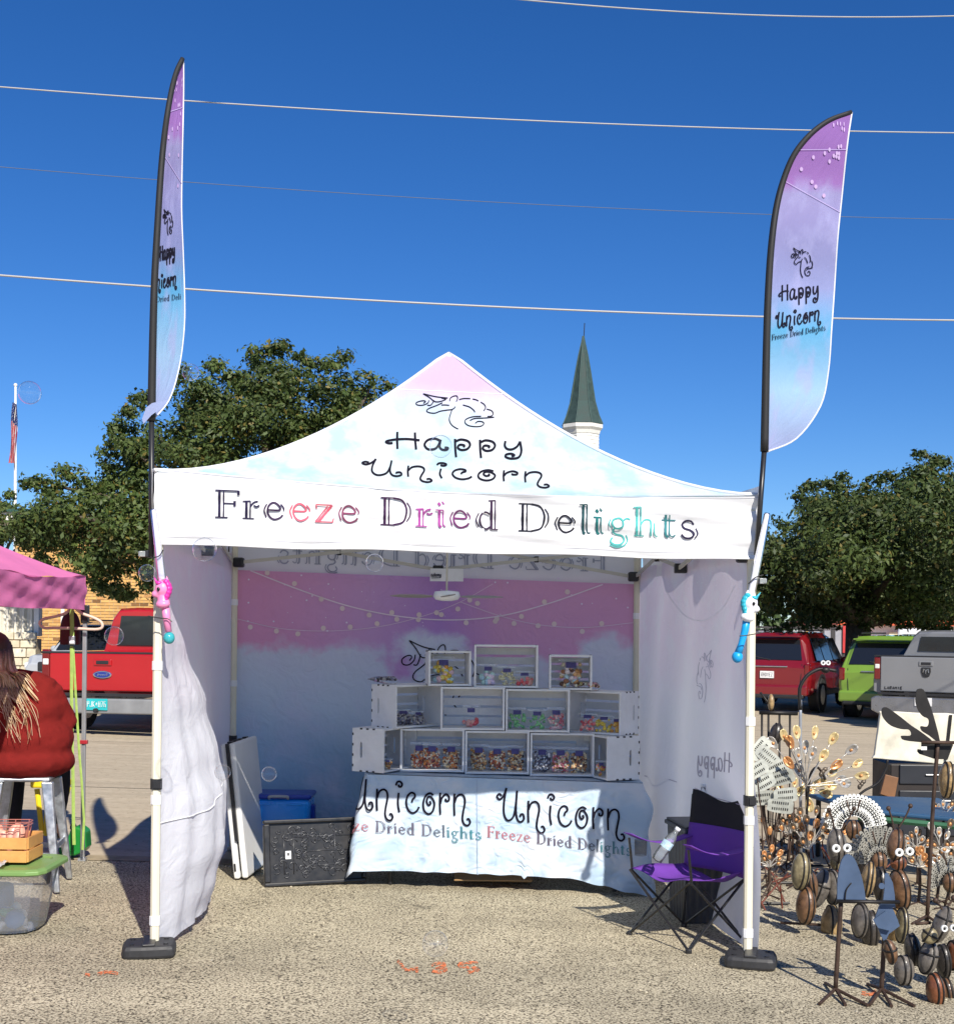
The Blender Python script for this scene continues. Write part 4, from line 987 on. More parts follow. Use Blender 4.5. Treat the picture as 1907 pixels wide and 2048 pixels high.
mb = MB(); mb.lathe([(.036, .50), (.04, .6)], 14, Matrix.Translation((-hw, -.16, 0)), cap=False); mb.build('cup_holder', mat('black_mesh', (.02, .02, .02), .8, alpha=.5), ch)
ch['label'] = 'purple and black folding camp chair beside the right tent leg'
# water bottles
def bottle(loc, M, label):
    t = thing('water_bottle', label, 'bottle', loc, group='clear water bottles')
    mb = MB(M); mb.lathe([(.012, 0), (.03, .006), (.031, .05), (.029, .055), (.031, .06), (.031, .13), (.026, .155), (.014, .18), (.0135, .195)], 14); mb.build('bottle_body', film('pet', (.8, .88, .92), .14, .06), t, smooth=True)
    mb = MB(M); mb.lathe([(.0315, .085), (.0315, .125)], 14, cap=False); mb.build('label', mat('bottle_label', (.45, .62, .72), .5, var=.4, vs=60), t, smooth=True)
    mb = MB(M); mb.lathe([(.015, .196), (.015, .212), (.012, .214)], 12); mb.build('cap', mat('white_plastic'), t, smooth=True)
bottle(P(1311, 1722, 6.93), Matrix.Rotation(R(34), 4, 'Y'), 'clear water bottle leaning in the purple chair arm')
bottle(Vector((gb.x + .02, gb.y + .02, gb.z + .564)), Matrix(), 'clear water bottle standing on the charcoal bin')
mb = MB(); mb.grid(lambda u, v: (u * .16 - .08, v * .1 - .05, .006 + .012 * sin(u * 7) * v), 6, 4)
o = tag(mb.build('paper_scrap', mat('pink_paper', (.8, .6, .62), .8), smooth=True), 'pale pink paper scrap on the ground behind the purple chair', 'paper'); o.location = GP(1300, 1752)
# ================================================================ neighbour's pink tent on the left
pb = GP(165, 1722); u_ = Vector((.0905, -.996)); l_ = Vector((-.996, -.0905)); PS = 3.0
def K(a, b, z): x = pb.x + l_.x * a + u_.x * b; y = pb.y + l_.y * a + u_.y * b; return Vector((x, y, z + G(x)))
M_pink = mat('pink_polyester', (.80, .22, .46), .7, var=.06, bump=.5, bs=7, trans=.18)
M_alu = mat('grey_steel', (.42, .43, .45), .35, metal=.6, var=.08)
pt = thing('pink_canopy_tent', 'pink pop-up tent corner with grey leg at the left edge', 'tent', pb, world=True)
zt, zb_ = 1.915, 1.685
c4 = [(0, 0), (0, PS), (PS, PS), (PS, 0)]
for k in range(4):
    a, b = c4[k], c4[(k + 1) % 4]
    mb = MB(); mb.grid(lambda u, v: K(*[(a[i] + (b[i] - a[i]) * u) * (1 - v) + PS / 2 * v for i in (0, 1)], zt + .82 * v ** 1.35 - .05 * sin(pi * u) * (1 - v) ** 2 + .008 * sin(u * 23 + v * 9) * (1 - v)), 30, 14); mb.build('roof_panel', M_pink, pt, smooth=True)
    nrm = [(-1, 0), (0, 1), (1, 0), (0, -1)][k]
    def vf(u, v):
        z = zb_ + v * (zt - zb_ - .05 * sin(pi * u) * 1.0) + .005 * sin(u * 9) * (1 - v)
        q = .004 * sin(u * 31 + v * 3) + .006 * sin(u * 13 - v * 8) + .003 * sin(u * 57 + v * 14)
        return K(a[0] + (b[0] - a[0]) * u + nrm[0] * q, a[1] + (b[1] - a[1]) * u + nrm[1] * q, z)
    mb = MB(); mb.grid(vf, 60, 10); mb.build('valance', M_pink, pt, smooth=True)
for k, (a, b) in enumerate(c4):
    a2, b2 = (a - .04 if a else .04), (b - .04 if b else .04)
    if k == 0: a2, b2 = 0, .0
    mb = MB(); mb.box(K(a2, b2, .85), (.026, .026, 1.66)); lg = mb.build('leg', M_alu, pt, bevel=.004)
    mb = MB(); mb.box(K(a2, b2, 1.66), (.05, .05, .12)); mb.build('bracket', M_blk, lg, bevel=.006)
    mb = MB(); mb.box(K(a2, b2, .012), (.05, .05, .02)); mb.build('foot_plate', M_alu, lg)
    if k == 0:
        mb = MB(); mb.box(K(-.004, .012, .80), (.05, .03, .026)); mb.build('red_latch', mat('red_plastic', (.35, .02, .03), .4), lg, bevel=.004)
# hanger and its strap
hz = 8.68
hg = thing('coat_hanger', 'pale wooden clothes hanger hooked on the pink tent corner', 'hanger', P(143, 1210, hz), world=True)
mb = MB(); mb.tube([P(a, b, hz) for a, b in [(v.x, v.y) for v in crom([(143, 1215, 0), (132, 1226, 0), (112, 1233, 0), (88, 1238, 0), (79, 1247, 0), (88, 1256, 0), (108, 1256, 0), (150, 1257, 0), (190, 1259, 0), (204, 1255, 0), (202, 1244, 0), (186, 1235, 0), (164, 1227, 0), (151, 1217, 0), (143, 1215, 0)], 3)]], .010, 8); mb.build('frame', mat('hanger_wood', (.68, .50, .40), .5, var=.15), hg, smooth=True)
mb = MB(); mb.tube([P(v.x, v.y, hz) for v in crom([(146, 1216, 0), (146, 1207, 0), (150, 1202, 0), (144, 1198, 0), (140, 1203, 0)], 5)], .003, 6); mb.build('hook', M_alu, hg)
mg = P(141, 1256, 8.9)
t = thing('canopy_bag', 'dark maroon padded bag hanging behind the hanger', 'bag', mg, world=True)
mb = MB(); mb.ell(mg, (.07, .05, .12), 14, 10); mb.box(mg + Vector((0, 0, -.05)), (.13, .07, .13)); o = mb.build('bag_body', mat('maroon_cloth', (.10, .012, .016), .8), t, smooth=True)
md = o.modifiers.new('r', 'REMESH'); md.mode = 'VOXEL'; md.voxel_size = .012; md.use_smooth_shade = True
mb = MB(); mb.tube([mg + Vector((-.02, 0, .11)), mg + Vector((0, 0, .2)), mg + Vector((.02, 0, .11))], .006, 6); mb.build('strap', M_blk, t)
M_lime = mat('lime_webbing', (.30, .44, .10), .7, var=.15, vs=30)
ls = thing('ratchet_strap', 'lime green ratchet strap running down the pink tent leg', 'strap', P(147, 1668, 8.6), world=True)
mb = MB(); mb.tube([P(a, b, 8.6) for a, b in ((143, 1292), (143, 1380), (144, 1470), (146, 1560), (147, 1650), (148, 1690))], .011, 8, flat=.2); mb.build('webbing', M_lime, ls)
mb = MB(); mb.tube([P(a, b, 8.61) for a, b in ((146, 1294), (152, 1400), (158, 1500), (163, 1560), (168, 1640), (165, 1700))], .008, 8, flat=.2); mb.build('webbing', M_lime, ls)
mb = MB(); mb.tube([P(a, b, 8.6) for a, b in ((143, 1215), (144, 1250), (144, 1272))], .014, 8, flat=.2); mb.build('webbing', M_lime, ls)
mb = MB(); mb.box(P(144, 1281, 8.59), (.034, .03, .06)); mb.build('ratchet', M_alu, ls, bevel=.005)
mb = MB(); mb.tube([P(140, 1285, 8.57), P(149, 1285, 8.57)], .012, 8); mb.build('spool', mat('white_plastic'), ls)
# green weight
gw = GP(150, 1716); gwd = gw.y - .05
t = thing('canopy_weight', 'dark green plastic weight jug at the foot of the pink tent leg', 'weight', gw, world=True)
pl = [(128, 1690), (135, 1683), (141, 1664), (151, 1656), (163, 1660), (172, 1667), (174, 1698), (168, 1708), (150, 1715), (122, 1718), (118, 1708), (119, 1694)]
ctr = P(146, 1690, gwd)
mb = MB(); pts = [P(a, b, gwd) - ctr for a, b in pl]; mb.extrude([(p.x, p.z) for p in pts][::-1], .13, Matrix.Translation(ctr + Vector((0, .05, .012)))); mb.build('jug', mat('green_hdpe', (.01, .20, .03), .35, var=.12, vs=12), t, bevel=.014, seg=3)
for a, b in ((136, 1700), (140, 1696)):
    mb = MB(); mb.tube([P(a - 6, b + 8, gwd - .02), P(a + 8, b + 4, gwd - .02), P(a + 10, b - 14, gwd - .02)], .004, 6); mb.build('moulded_rib', mat('green_hdpe'), t)
mb = MB(); mb.tube([P(v.x, v.y, gwd) for v in crom([(147, 1664, 0), (141, 1656, 0), (146, 1646, 0), (152, 1652, 0), (151, 1662, 0)], 4)], .005, 6); mb.build('hook', M_blk, t)
# yellow folding step
yd = 9.05; yg = GP(115, 1700)
t = thing('step_stool', 'yellow folding plastic step stool behind the metal stool', 'stool', P(118, 1640, yd), world=True)
M_yel = mat('yellow_plastic', (.80, .62, .02), .4, var=.06)
mb = MB(); mb.box(P(102, 1566, yd), (.24, .16, .055)); mb.build('step_top', M_yel, t, bevel=.012)
for a, b in (((106, 1578), (113, 1632)), ((137, 1574), (121, 1632)), ((74, 1578), (84, 1668)), ((96, 1578), (92, 1672))):
    mb = MB(); mb.tube([P(*a, yd), P(*b, yd)], .019, 8, flat=.6); mb.build('leg', M_yel, t)
mb = MB(); mb.tube([P(106, 1592, yd - .01), P(130, 1592, yd - .01)], .008, 6); mb.build('brace', M_blk, t)
for a, b in (((112, 1628), (108, 1690)), ((122, 1628), (126, 1690))):
    mb = MB(); mb.tube([P(*a, yd + .02), P(*b, yd + .02)], .012, 8); mb.build('lower_leg', M_blk, t)
# galvanised stool
sx_, sy_ = ray(56, 1500).x * 7.85, 7.85; sg0 = G(sx_); SH = .675
M_galv = mat('galvanised', (.52, .55, .58), .4, metal=.85, var=.25, vs=25)
st = thing('metal_stool', 'tall galvanised metal stool under the seated person', 'stool', (sx_, sy_, sg0), rz=R(8))
mb = MB(); mb.box((0, 0, SH - .012), (.31, .31, .024)); mb.build('seat', M_galv, st, bevel=.01)
for a in (-1, 1):
    for b in (-1, 1):
        mb = MB(); mb.loft([[((a * c + p) , (b * c + q), z) for p, q in ((-w, -w), (w, -w), (w, w), (-w, w))] for c, w, z in ((.215, .017, .004), (.14, .032, SH - .025))]); mb.build('leg', M_galv, st, bevel=.008)
    mb = MB(); mb.box((a * .19, 0, .26), (.012, .37, .03)); mb.build('rung', M_galv, st)
    mb = MB(); mb.box((0, a * .19, .22), (.37, .012, .03)); mb.build('rung', M_galv, st)
# ---------------------------------------------------------------- the seated person
pr = thing('person', 'person with long blonde hair in a dark red shirt sitting with their back turned', 'person', (sx_, sy_, sg0 + SH), rz=R(14))
def remesh(o, v, sm=8):
    m = o.modifiers.new('r', 'REMESH'); m.mode = 'VOXEL'; m.voxel_size = v; m.use_smooth_shade = True
    m = o.modifiers.new('s', 'SMOOTH'); m.iterations = sm; m.factor = .5
HX = -.19; pr.scale = (1, 1, .95)
mb = MB()
mb.ell((0, .05, .11), (.19, .14, .10)); mb.tube([(0, .04, .1), (-.03, .03, .35), (-.09, .02, .55)], [.14, .13, .09], 14)
mb.tube([(-.09, 0, .54), (HX + .01, .01, .66), (HX, .02, .74)], [.07, .055, .055], 12)
mb.ell((HX, .025, .775), (.078, .098, .118), 16, 12); mb.ell((HX, .085, .73), (.05, .045, .05))
mb.ell((HX, .128, .765), (.014, .02, .022)); mb.ell((HX, .112, .725), (.024, .012, .008))
for s in (-1, 1):
    mb.ell((HX + s * .08, .02, .77), (.012, .022, .034))
    mb.tube([(-.08 + s * .17, 0, .55), (-.06 + s * .26, .08, .30), (-.02 + s * .10, .33, .20)], [.05, .045, .034], 12)
    hx, hy, hz_ = -.02 + s * .085, .36, .19
    mb.ell((hx, hy + .03, hz_), (.04, .05, .018))
    for k, L in enumerate((.06, .075, .08, .07)):
        x0 = hx - .03 + k * .02; mb.tube([(x0, hy + .06, hz_), (x0, hy + .06 + L * .6, hz_ - .004), (x0, hy + .06 + L, hz_ - .022)], [.010, .0095, .008], 8)
    mb.tube([(hx + s * .03, hy + .01, hz_), (hx + s * .062, hy + .045, hz_), (hx + s * .06, hy + .075, hz_ - .01)], [.013, .011, .009], 8)
    mb.tube([(s * .11, .05, .08), (s * .13, .44, .07), (s * .14, .46, -.12), (s * .13, .40, -.42)], [.105, .075, .065, .042], 12)
    mb.tube([(s * .13, .38, -.43), (s * .135, .56, -.45)], [.042, .032], 10)
body = mb.build('body', mat('skin', (.52, .29, .20), .55, var=.08), pr, smooth=True); remesh(body, .010, 6)
M_shirt = mat('brick_red_knit', (.17, .013, .011), .9, spec=.15, var=.12, vs=14, bump=.5, bs=260)
mb = MB()
mb.ell((0.0, .02, .09), (.275, .24, .13), 18, 10); mb.ell((.0, .02, .22), (.262, .22, .2), 18, 12); mb.ell((-.04, .005, .40), (.245, .185, .19), 18, 12); mb.tube([(-.30, .0, .52), (-.18, .0, .565), (-.08, .0, .59), (.02, .0, .575), (.13, .0, .53)], [.075, .085, .085, .09, .085], 12)
for s in (-1, 1): mb.tube([(-.08 + s * .18, 0, .535), (-.06 + s * .275, .075, .30)], [.092, .078], 12)
sh = mb.build('shirt', M_shirt, pr, smooth=True); remesh(sh, .012, 22)
tx = bpy.data.textures.new('cloth_folds', 'CLOUDS'); tx.noise_scale = .11; tx.noise_depth = 2; tx.noise_basis = 'ORIGINAL_PERLIN'
md = sh.modifiers.new('folds', 'DISPLACE'); md.texture = tx; md.strength = .03; md.mid_level = .36; md.texture_coords = 'LOCAL'
mb = MB(); mb.ell((0, .05, .06), (.245, .22, .11), 16, 10)
for s in (-1, 1): mb.tube([(s * .11, .05, .08), (s * .13, .44, .07), (s * .14, .465, -.12), (s * .13, .40, -.38)], [.125, .092, .085, .06], 12)
o = mb.build('trousers', mat('black_cloth', (.012, .012, .014), .9), pr, smooth=True); remesh(o, .016, 5)
for s in (-1, 1):
    mb = MB(); mb.ell((s * .133, .48, -.45), (.045, .12, .04)); mb.build('shoe', mat('dark_shoe', (.03, .03, .035), .6), pr, smooth=True)
    mb = MB(); mb.ell((HX + s * .03, .108, .785), (.012, .008, .008)); mb.build('eye', mat('eye_white', (.7, .7, .7), .2), pr, smooth=True)
rr = random.Random(11); mb = MB()
mb.col = (.045, .025, .012)
mb.ell((HX, .005, .80), (.09, .105, .112), 16, 10)
def lock(pts, w, base, n=5):
    pl = crom(pts, 5); m = len(pl)
    for i in range(m - 1):
        f = min(1, max(0, (i / m - .05) / .3)); mb.col = tuple(.05 * (1 - f) + c * f for c in base)
        g = lambda q: max(.0012, w * (1 - .35 * q - .6 * max(0, q - .6) / .4))
        mb.tube([pl[i], pl[i + 1]], [g(i / m), g((i + 1) / m)], n, cap=False)
tones = [(.46, .31, .16), (.56, .41, .24), (.34, .21, .10), (.62, .48, .32)]
for k in range(120):                                # the mass of hair round head and nape
    a = rr.uniform(-1.5, 1.5); th = rr.uniform(.35, 1.0); ox = rr.uniform(-.01, .01)
    p0 = Vector((HX + .088 * sin(a), -.092 * cos(a) * th, .80 + .085 * (1 - th)))
    e = rr.uniform(.0, .14) + .03 * a; zl_ = rr.uniform(.50, .62)
    lock([p0, Vector((HX + .098 * sin(a) + ox, -.10 * cos(a) - .012, .74)), Vector((HX + .085 * sin(a) + e * .25, -.10 * cos(a) - .04, .66)), Vector((HX + .07 * sin(a) + e * .8, -.145 - .02 * rr.random(), zl_ + .04)), Vector((HX + .06 * sin(a) + e * 1.25, -.175, zl_ - .04))], rr.uniform(.006, .011), rr.choice(tones))
for k in range(46):                                 # loose strands over the shirt
    x0 = HX + rr.uniform(-.02, .14); e = rr.uniform(.0, .16); zz = rr.uniform(.22, .44)
    lock([Vector((x0, -.15, .60)), Vector((x0 + e * .4, -.195, .52)), Vector((x0 + e * .9 + rr.uniform(-.02, .02), -.225, (zz + .5) / 2)), Vector((x0 + e * 1.15 + rr.uniform(-.03, .03), -.245, zz))], rr.uniform(.0014, .003), rr.choice(tones), 4)
hr = mb.build('hair', mat('blonde_hair', attr=True, rough=.45, var=.15, vs=30), pr, smooth=True); hr['kind'] = 'stuff'
# ---------------------------------------------------------------- tote with its load
tx1, ty0, ty1, tx0 = -2.21, 6.58, 7.03, -2.95
gz = G(-2.6)
M_tote = film('tote_clear', (.66, .68, .70), .2, .25)
tt = thing('storage_tote', 'clear plastic storage tote with green lid and clutter inside at the left edge', 'tote', ((tx0 + tx1) / 2, (ty0 + ty1) / 2, gz), world=True)
def rrect(x0, x1, y0, y1, r):
    return [(x1 - r, y0), (x1 - r * .3, y0 + r * .3), (x1, y0 + r), (x1, y1 - r), (x1 - r * .3, y1 - r * .3), (x1 - r, y1), (x0 + r, y1), (x0 + r * .3, y1 - r * .3), (x0, y1 - r), (x0, y0 + r), (x0 + r * .3, y0 + r * .3), (x0 + r, y0)]
mb = MB(); mb.loft([[(x, y, gz + z) for x, y in rrect(tx0 + i, tx1 - i, ty0 + i, ty1 - i, .11)] for i, z in ((.06, .004), (.05, .02), (.0, .315))], cap=False); mb.af(list(range(12))[::-1]); mb.build('tub', M_tote, tt)
M_lid = mat('green_lid', (.17, .30, .09), .45, var=.06)
mb = MB(); mb.loft([[(x, y, gz + z) for x, y in rrect(tx0 - i, tx1 + i, ty0 - i, ty1 + i, .08)] for i, z in ((.02, .312), (.03, .318), (.03, .336), (.012, .345), (-.03, .343), (-.04, .336))]); mb.build('lid', M_lid, tt, bevel=.003)
mb = MB(); mb.poly([(tx1 - .006, ty0 + .14, gz + .24), (tx1 - .006, ty0 + .2, gz + .24), (tx1 + .0, ty0 + .2, gz + .30), (tx1 + .0, ty0 + .14, gz + .30)]); o = mb.build('sticker', mat('dark_label', (.05, .05, .05), .5, var=.9, vs=60), tt); o.location.x += .004
rr = random.Random(4)
for k in range(26):
    c = rr.choice([(.1, .3, .6), (.7, .12, .15), (.1, .5, .3), (.75, .75, .78), (.55, .6, .7), (.15, .45, .7), (.8, .8, .75)])
    x, y = rr.uniform(tx0 + .12, tx1 - .12), rr.uniform(ty0 + .1, ty1 - .1)
    mb = MB(); mb.ell((x, y, gz + .05 + .03 * rr.random()), (rr.uniform(.03, .07), rr.uniform(.03, .06), rr.uniform(.015, .035)), 8, 6, rotm(rr.random(), rr.random(), rr.random() * 3)); mb.build('packet', mat('packet_%.2f_%.2f' % (c[0], c[1]), c, .4), tt, smooth=True)
mb = MB(); mb.box(((tx0 + tx1) / 2 - .06, (ty0 + ty1) / 2 + .05, gz + .14), (.36, .26, .14)); mb.build('blue_bundle', mat('blue_bundle', (.08, .18, .36), .7, var=.3), tt, bevel=.03)
# small wooden crate with a wire basket on the lid
wz = gz + .3465
M_pine = mat('pine', (.55, .28, .08), .55, var=.18, vs=9, bump=.2)
cr = thing('wooden_box', 'small honey coloured slatted wooden box on the green tote lid', 'crate', (-2.47, 6.86, wz))
for k in range(2):
    for yy in (-.12, .12): mb = MB(); mb.box((-.05, yy, .035 + .068 * k), (.40, .012, .06)); mb.build('slat', M_pine, cr, bevel=.002)
    for xx in (-.25, .15): mb = MB(); mb.box((xx, 0, .035 + .068 * k), (.012, .226, .06)); mb.build('slat', M_pine, cr, bevel=.002)
mb = MB(); mb.box((-.05, 0, .006), (.386, .224, .008)); mb.build('base', M_pine, cr)
bk = thing('wire_basket', 'rose gold wire basket of pink packets in the small wooden box', 'basket', (-2.475, 6.86, wz + .012), rz=R(4))
M_rose = mat('rose_wire', (.70, .28, .22), .35, metal=.6)
for z, s in ((.008, .8), (.09, .92), (.17, 1.0), (.185, 1.0)):
    q = [(.125 * s * a, .085 * s * b, z) for a, b in ((1, .7), (.85, 1), (-.85, 1), (-1, .7), (-1, -.7), (-.85, -1), (.85, -1), (1, -.7), (1, .7))]
    mb = MB(); mb.tube(q, .0028, 5); mb.build('wire_ring', M_rose, bk)
for k in range(14):
    a = 2 * pi * k / 14; c_, s_ = cos(a), sin(a); m_ = max(abs(c_) , abs(s_))
    mb = MB(); mb.tube([(.1 * c_ / m_, .068 * s_ / m_, .008), (.125 * c_ / m_, .085 * s_ / m_, .185)], .0024, 5); mb.build('upright', M_rose, bk)
for k in range(7):
    mb = MB(); mb.ell((rr.uniform(-.07, .07), rr.uniform(-.04, .04), .07 + .055 * rr.random()), (.05, .018, .06), 8, 6, rotm(rr.uniform(-.4, .4), rr.uniform(-.6, .6), rr.uniform(-1, 1))); mb.build('packet', mat('peach_packet', (.75, .38, .28), .4, var=.25, vs=30), bk, smooth=True)
mb = MB(); mb.grid(lambda u, v: (-2.80 + u * .40, 6.585 + v * .14, wz + .008 + .016 * abs(sin(u * 14 + v * 5)) * sin(pi * v) + .01 * sin(u * 31)**2), 30, 8)
tag(mb.build('plastic_bag', film('bag_clear', (.85, .86, .88), .5, .12), smooth=True), 'crumpled clear plastic bag lying on the green lid', 'bag')
# ================================================================ vehicles
def paint_m(name, c, rough=.35): return mat(name, c, rough, var=.05, vs=1.5, coat=1.0)
M_glass = mat('car_glass', (.012, .014, .018), .06, var=.0, spec=.8); M_tyre = mat('tyre', (.02, .02, .02), .8); M_rim = mat('alloy', (.45, .46, .48), .3, metal=.9); M_chrome = mat('chrome', (.7, .7, .72), .15, metal=1.0); M_tail = mat('tail_red', (.16, .004, .006), .15, coat=1.0); M_lamp = mat('lamp_clear', (.75, .74, .7), .15); M_trim = mat('black_trim', (.02, .02, .022), .5); M_plate = mat('plate_white', (.75, .75, .74), .5)
def wheel(t, x, y, r=.38, w=.26):
    M = Matrix.Translation((x, y, r)) @ Matrix.Rotation(R(90), 4, 'Y')
    mb = MB(M); mb.lathe([(r * .62, -w / 2), (r * .95, -w / 2), (r, -w * .35), (r, w * .35), (r * .95, w / 2), (r * .62, w / 2)], 24); o = mb.build('wheel', M_tyre, t, smooth=False)
    mb = MB(M); mb.lathe([(r * .1, -w / 2 - .004), (r * .6, -w / 2 + .0), (r * .6, w / 2), (r * .1, w / 2 + .004)], 20); mb.build('rim', M_rim, o)
    return o
def sect(y, zb, zbelt, zr, w, wr):
    h = [(w * .86, zb), (w * .97, zb + .1), (w, (zb + zbelt) / 2), (w * .985, zbelt - .06), (w * .94, zbelt)] + [(wr + (w * .94 - wr) * .25, zbelt + (zr - zbelt) * .75), (wr * .92, zr - .015), (wr * .6, zr)]
    return [(x, y, z) for x, z in h] + [(-x, y, z) for x, z in h[::-1]]
def quadp(t, name, pts, m, off=(0, 0, 0), th=.006):
    mb = MB(); o = Vector(off); q = [Vector(p) + o for p in pts]; n = (q[1] - q[0]).cross(q[2] - q[0]).normalized() * th
    mb.loft([q, [p - n for p in q]]); return mb.build(name, m, t)
def place_text(t, text, c, w, h, m, font=INLINE): pass
def glyphs(parent, segs, c, sx, sz, m, name='characters', th=.0035):
    """blocky characters on a rear plate, drawn as strokes facing -y at centre c"""
    mb = MB()
    for st in segs: mb.tube([(c[0] + x * sx, c[1], c[2] + z * sz) for x, z in st], th, 4)
    o = mb.build(name, m, parent); o['kind'] = 'stuff'; return o
def block(text):
    S = {'P': [[(0, 0), (0, 1), (.6, 1), (.6, .5), (0, .5)]], 'J': [[(.6, 1), (.6, 0), (0, 0), (0, .3)]], 'K': [[(0, 0), (0, 1)], [(.6, 1), (0, .5), (.6, 0)]], '8': [[(0, 0), (.6, 0), (.6, 1), (0, 1), (0, 0)], [(0, .5), (.6, .5)]], '7': [[(0, 1), (.6, 1), (.2, 0)]], '6': [[(.6, 1), (0, 1), (0, 0), (.6, 0), (.6, .5), (0, .5)]],
         '*': [[(.3, .75), (.5, .5), (.3, .25), (.1, .5), (.3, .75)]], 'R': [[(0, 0), (0, 1), (.6, 1), (.6, .5), (0, .5), (.6, 0)]], 'H': [[(0, 0), (0, 1)], [(.6, 0), (.6, 1)], [(0, .5), (.6, .5)]], 'D': [[(0, 0), (0, 1), (.5, .9), (.6, .5), (.5, .1), (0, 0)]], 'Z': [[(0, 1), (.6, 1), (0, 0), (.6, 0)]], 'E': [[(.6, 1), (0, 1), (0, 0), (.6, 0)], [(0, .5), (.5, .5)]], 'T': [[(0, 1), (.6, 1)], [(.3, 1), (.3, 0)]], 'L': [[(0, 1), (0, 0), (.6, 0)]], 'V': [[(0, 1), (.3, 0), (.6, 1)]], 'O': [[(0, 0), (.6, 0), (.6, 1), (0, 1), (0, 0)]], 'F': [[(0, 0), (0, 1), (.6, 1)], [(0, .5), (.5, .5)]], '2': [[(0, 1), (.6, 1), (.6, .5), (0, .5), (0, 0), (.6, 0)]], 'I': [[(.3, 0), (.3, 1)]], 'U': [[(0, 1), (0, 0), (.6, 0), (.6, 1)]], 'N': [[(0, 0), (0, 1), (.6, 0), (.6, 1)]], 'A': [[(0, 0), (.3, 1), (.6, 0)], [(.15, .4), (.45, .4)]], 'S': [[(.6, 1), (0, 1), (0, .5), (.6, .5), (.6, 0), (0, 0)]], 'Y': [[(0, 1), (.3, .5), (.6, 1)], [(.3, .5), (.3, 0)]], 'M': [[(0, 0), (0, 1), (.3, .5), (.6, 1), (.6, 0)]], 'G': [[(.6, 1), (0, 1), (0, 0), (.6, 0), (.6, .5), (.3, .5)]]}
    out = []
    n = len(text)
    for i, c in enumerate(text):
        for st in S.get(c, []): out.append([((x + i) / n - .5 + .2 / n, z - .5) for x, z in st])
    return out
def suv(label, loc, rz, c, pname, H=1.76, W=.96, L=4.8, tail=None, plate=None, name='parked_car', group=None, roofc=None):
    t = thing(name, label, 'car', loc, rz, group)
    pm = paint_m(pname, c); k = H / 1.76
    sts = [(0.0, .50, .92, .98, .86, .80), (.07, .40, 1.06, 1.10, .93, .84), (.32, .36, 1.10, 1.60, .96, .72), (.55, .36, 1.10, 1.73, .96, .72), (2.4, .36, 1.08, 1.76, .96, .72), (3.0, .36, 1.05, 1.68, .96, .71), (3.65, .36, 1.04, 1.09, .95, .82), (4.5, .38, .98, 1.02, .93, .78), (4.75, .45, .8, .85, .85, .7)]
    f = L / 4.8
    mb = MB(); mb.loft([sect(y * f, zb, zl * k, zr * k, w * W / .96, wr * W / .96) for y, zb, zl, zr, w, wr in sts]); mb.build('body', pm, t, bevel=.02, smooth=False)
    w = W / .96
    quadp(t, 'rear_window', [(-.72 * w, .09 * f, 1.14 * k), (.72 * w, .09 * f, 1.14 * k), (.63 * w, .31 * f, 1.58 * k), (-.63 * w, .31 * f, 1.58 * k)], M_glass, (0, -.012, .004))
    quadp(t, 'windscreen', [(.74 * w, 3.62 * f, 1.10 * k), (-.74 * w, 3.62 * f, 1.10 * k), (-.66 * w, 3.06 * f, 1.64 * k), (.66 * w, 3.06 * f, 1.64 * k)], M_glass, (0, .03, .012))
    for s in (-1, 1):
        for y0, y1 in ((.5, 1.25), (1.32, 2.2), (2.27, 3.1)):
            q = [(s * .935 * w, y0 * f, 1.13 * k), (s * .935 * w, (y1 + (.25 if y1 > 3 else 0)) * f, 1.11 * k), (s * .77 * w, y1 * f - (.12 if y1 > 3 else 0), 1.62 * k), (s * .77 * w, y0 * f + (.08 if y0 < .6 else 0), 1.62 * k)]
            quadp(t, 'side_window', q if s > 0 else q[::-1], M_glass, (s * .014, 0, .004))
        mb = MB(); mb.box((s * .845 * w, .045, .94 * k), (.13, .13, .27)); mb.build('tail_lamp', tail or M_tail, t, bevel=.035, seg=3)
        mb = MB(); mb.tube([(s * .70 * w, -.012 - .0, .56), (s * .72 * w, -.005, .80 * k), (s * .73 * w, .04, 1.06 * k)], .007, 5); mb.build('gate_seam', M_trim, t)
        mb = MB(); mb.box((s * .74 * w, 4.62 * f, .78 * k), (.32, .16, .14)); mb.build('headlamp', M_lamp, t, bevel=.04)
        for yy in (.95, 3.85):
            wheel(t, s * (W - .10), yy * f)
            mb = MB(Matrix.Translation((s * (W + .002), yy * f, .38)) @ Matrix.Rotation(R(90), 4, 'Y')); mb.lathe([(.40, -.02), (.47, -.02), (.47, .02), (.40, .02)], 22, cap=False); mb.build('wheel_arch', M_trim, t)
        mb = MB(); mb.box((s * (W - .02), 2.4 * f, .42), (.07, 2.2 * f, .14)); mb.build('sill', M_trim, t, bevel=.02)
        for yy in (1.28, 2.24): mb = MB(); mb.tube([(s * (W * .985), yy * f, .5), (s * W * 1.003, yy * f, .75 * k), (s * (W * .98), yy * f, 1.04 * k)], .005, 4); mb.build('door_seam', M_trim, t)
        mb = MB(); mb.tube([(s * .62 * w, .7 * f, 1.785 * k), (s * .62 * w, 2.6 * f, 1.79 * k)], .018, 6); mb.build('roof_rail', M_trim, t)
        mb = MB(); mb.ell((s * (W + .09), 3.05 * f, 1.12 * k), (.10, .06, .07), 10, 8); mb.build('mirror', pm, t, smooth=True)
    mb = MB(); mb.box((0, -.02, .5), (1.78 * w, .2, .24)); mb.build('rear_bumper', pm, t, bevel=.05, seg=3)
    mb = MB(); mb.box((0, -.03, .37), (1.6 * w, .18, .1)); mb.build('lower_valance', M_trim, t, bevel=.03)
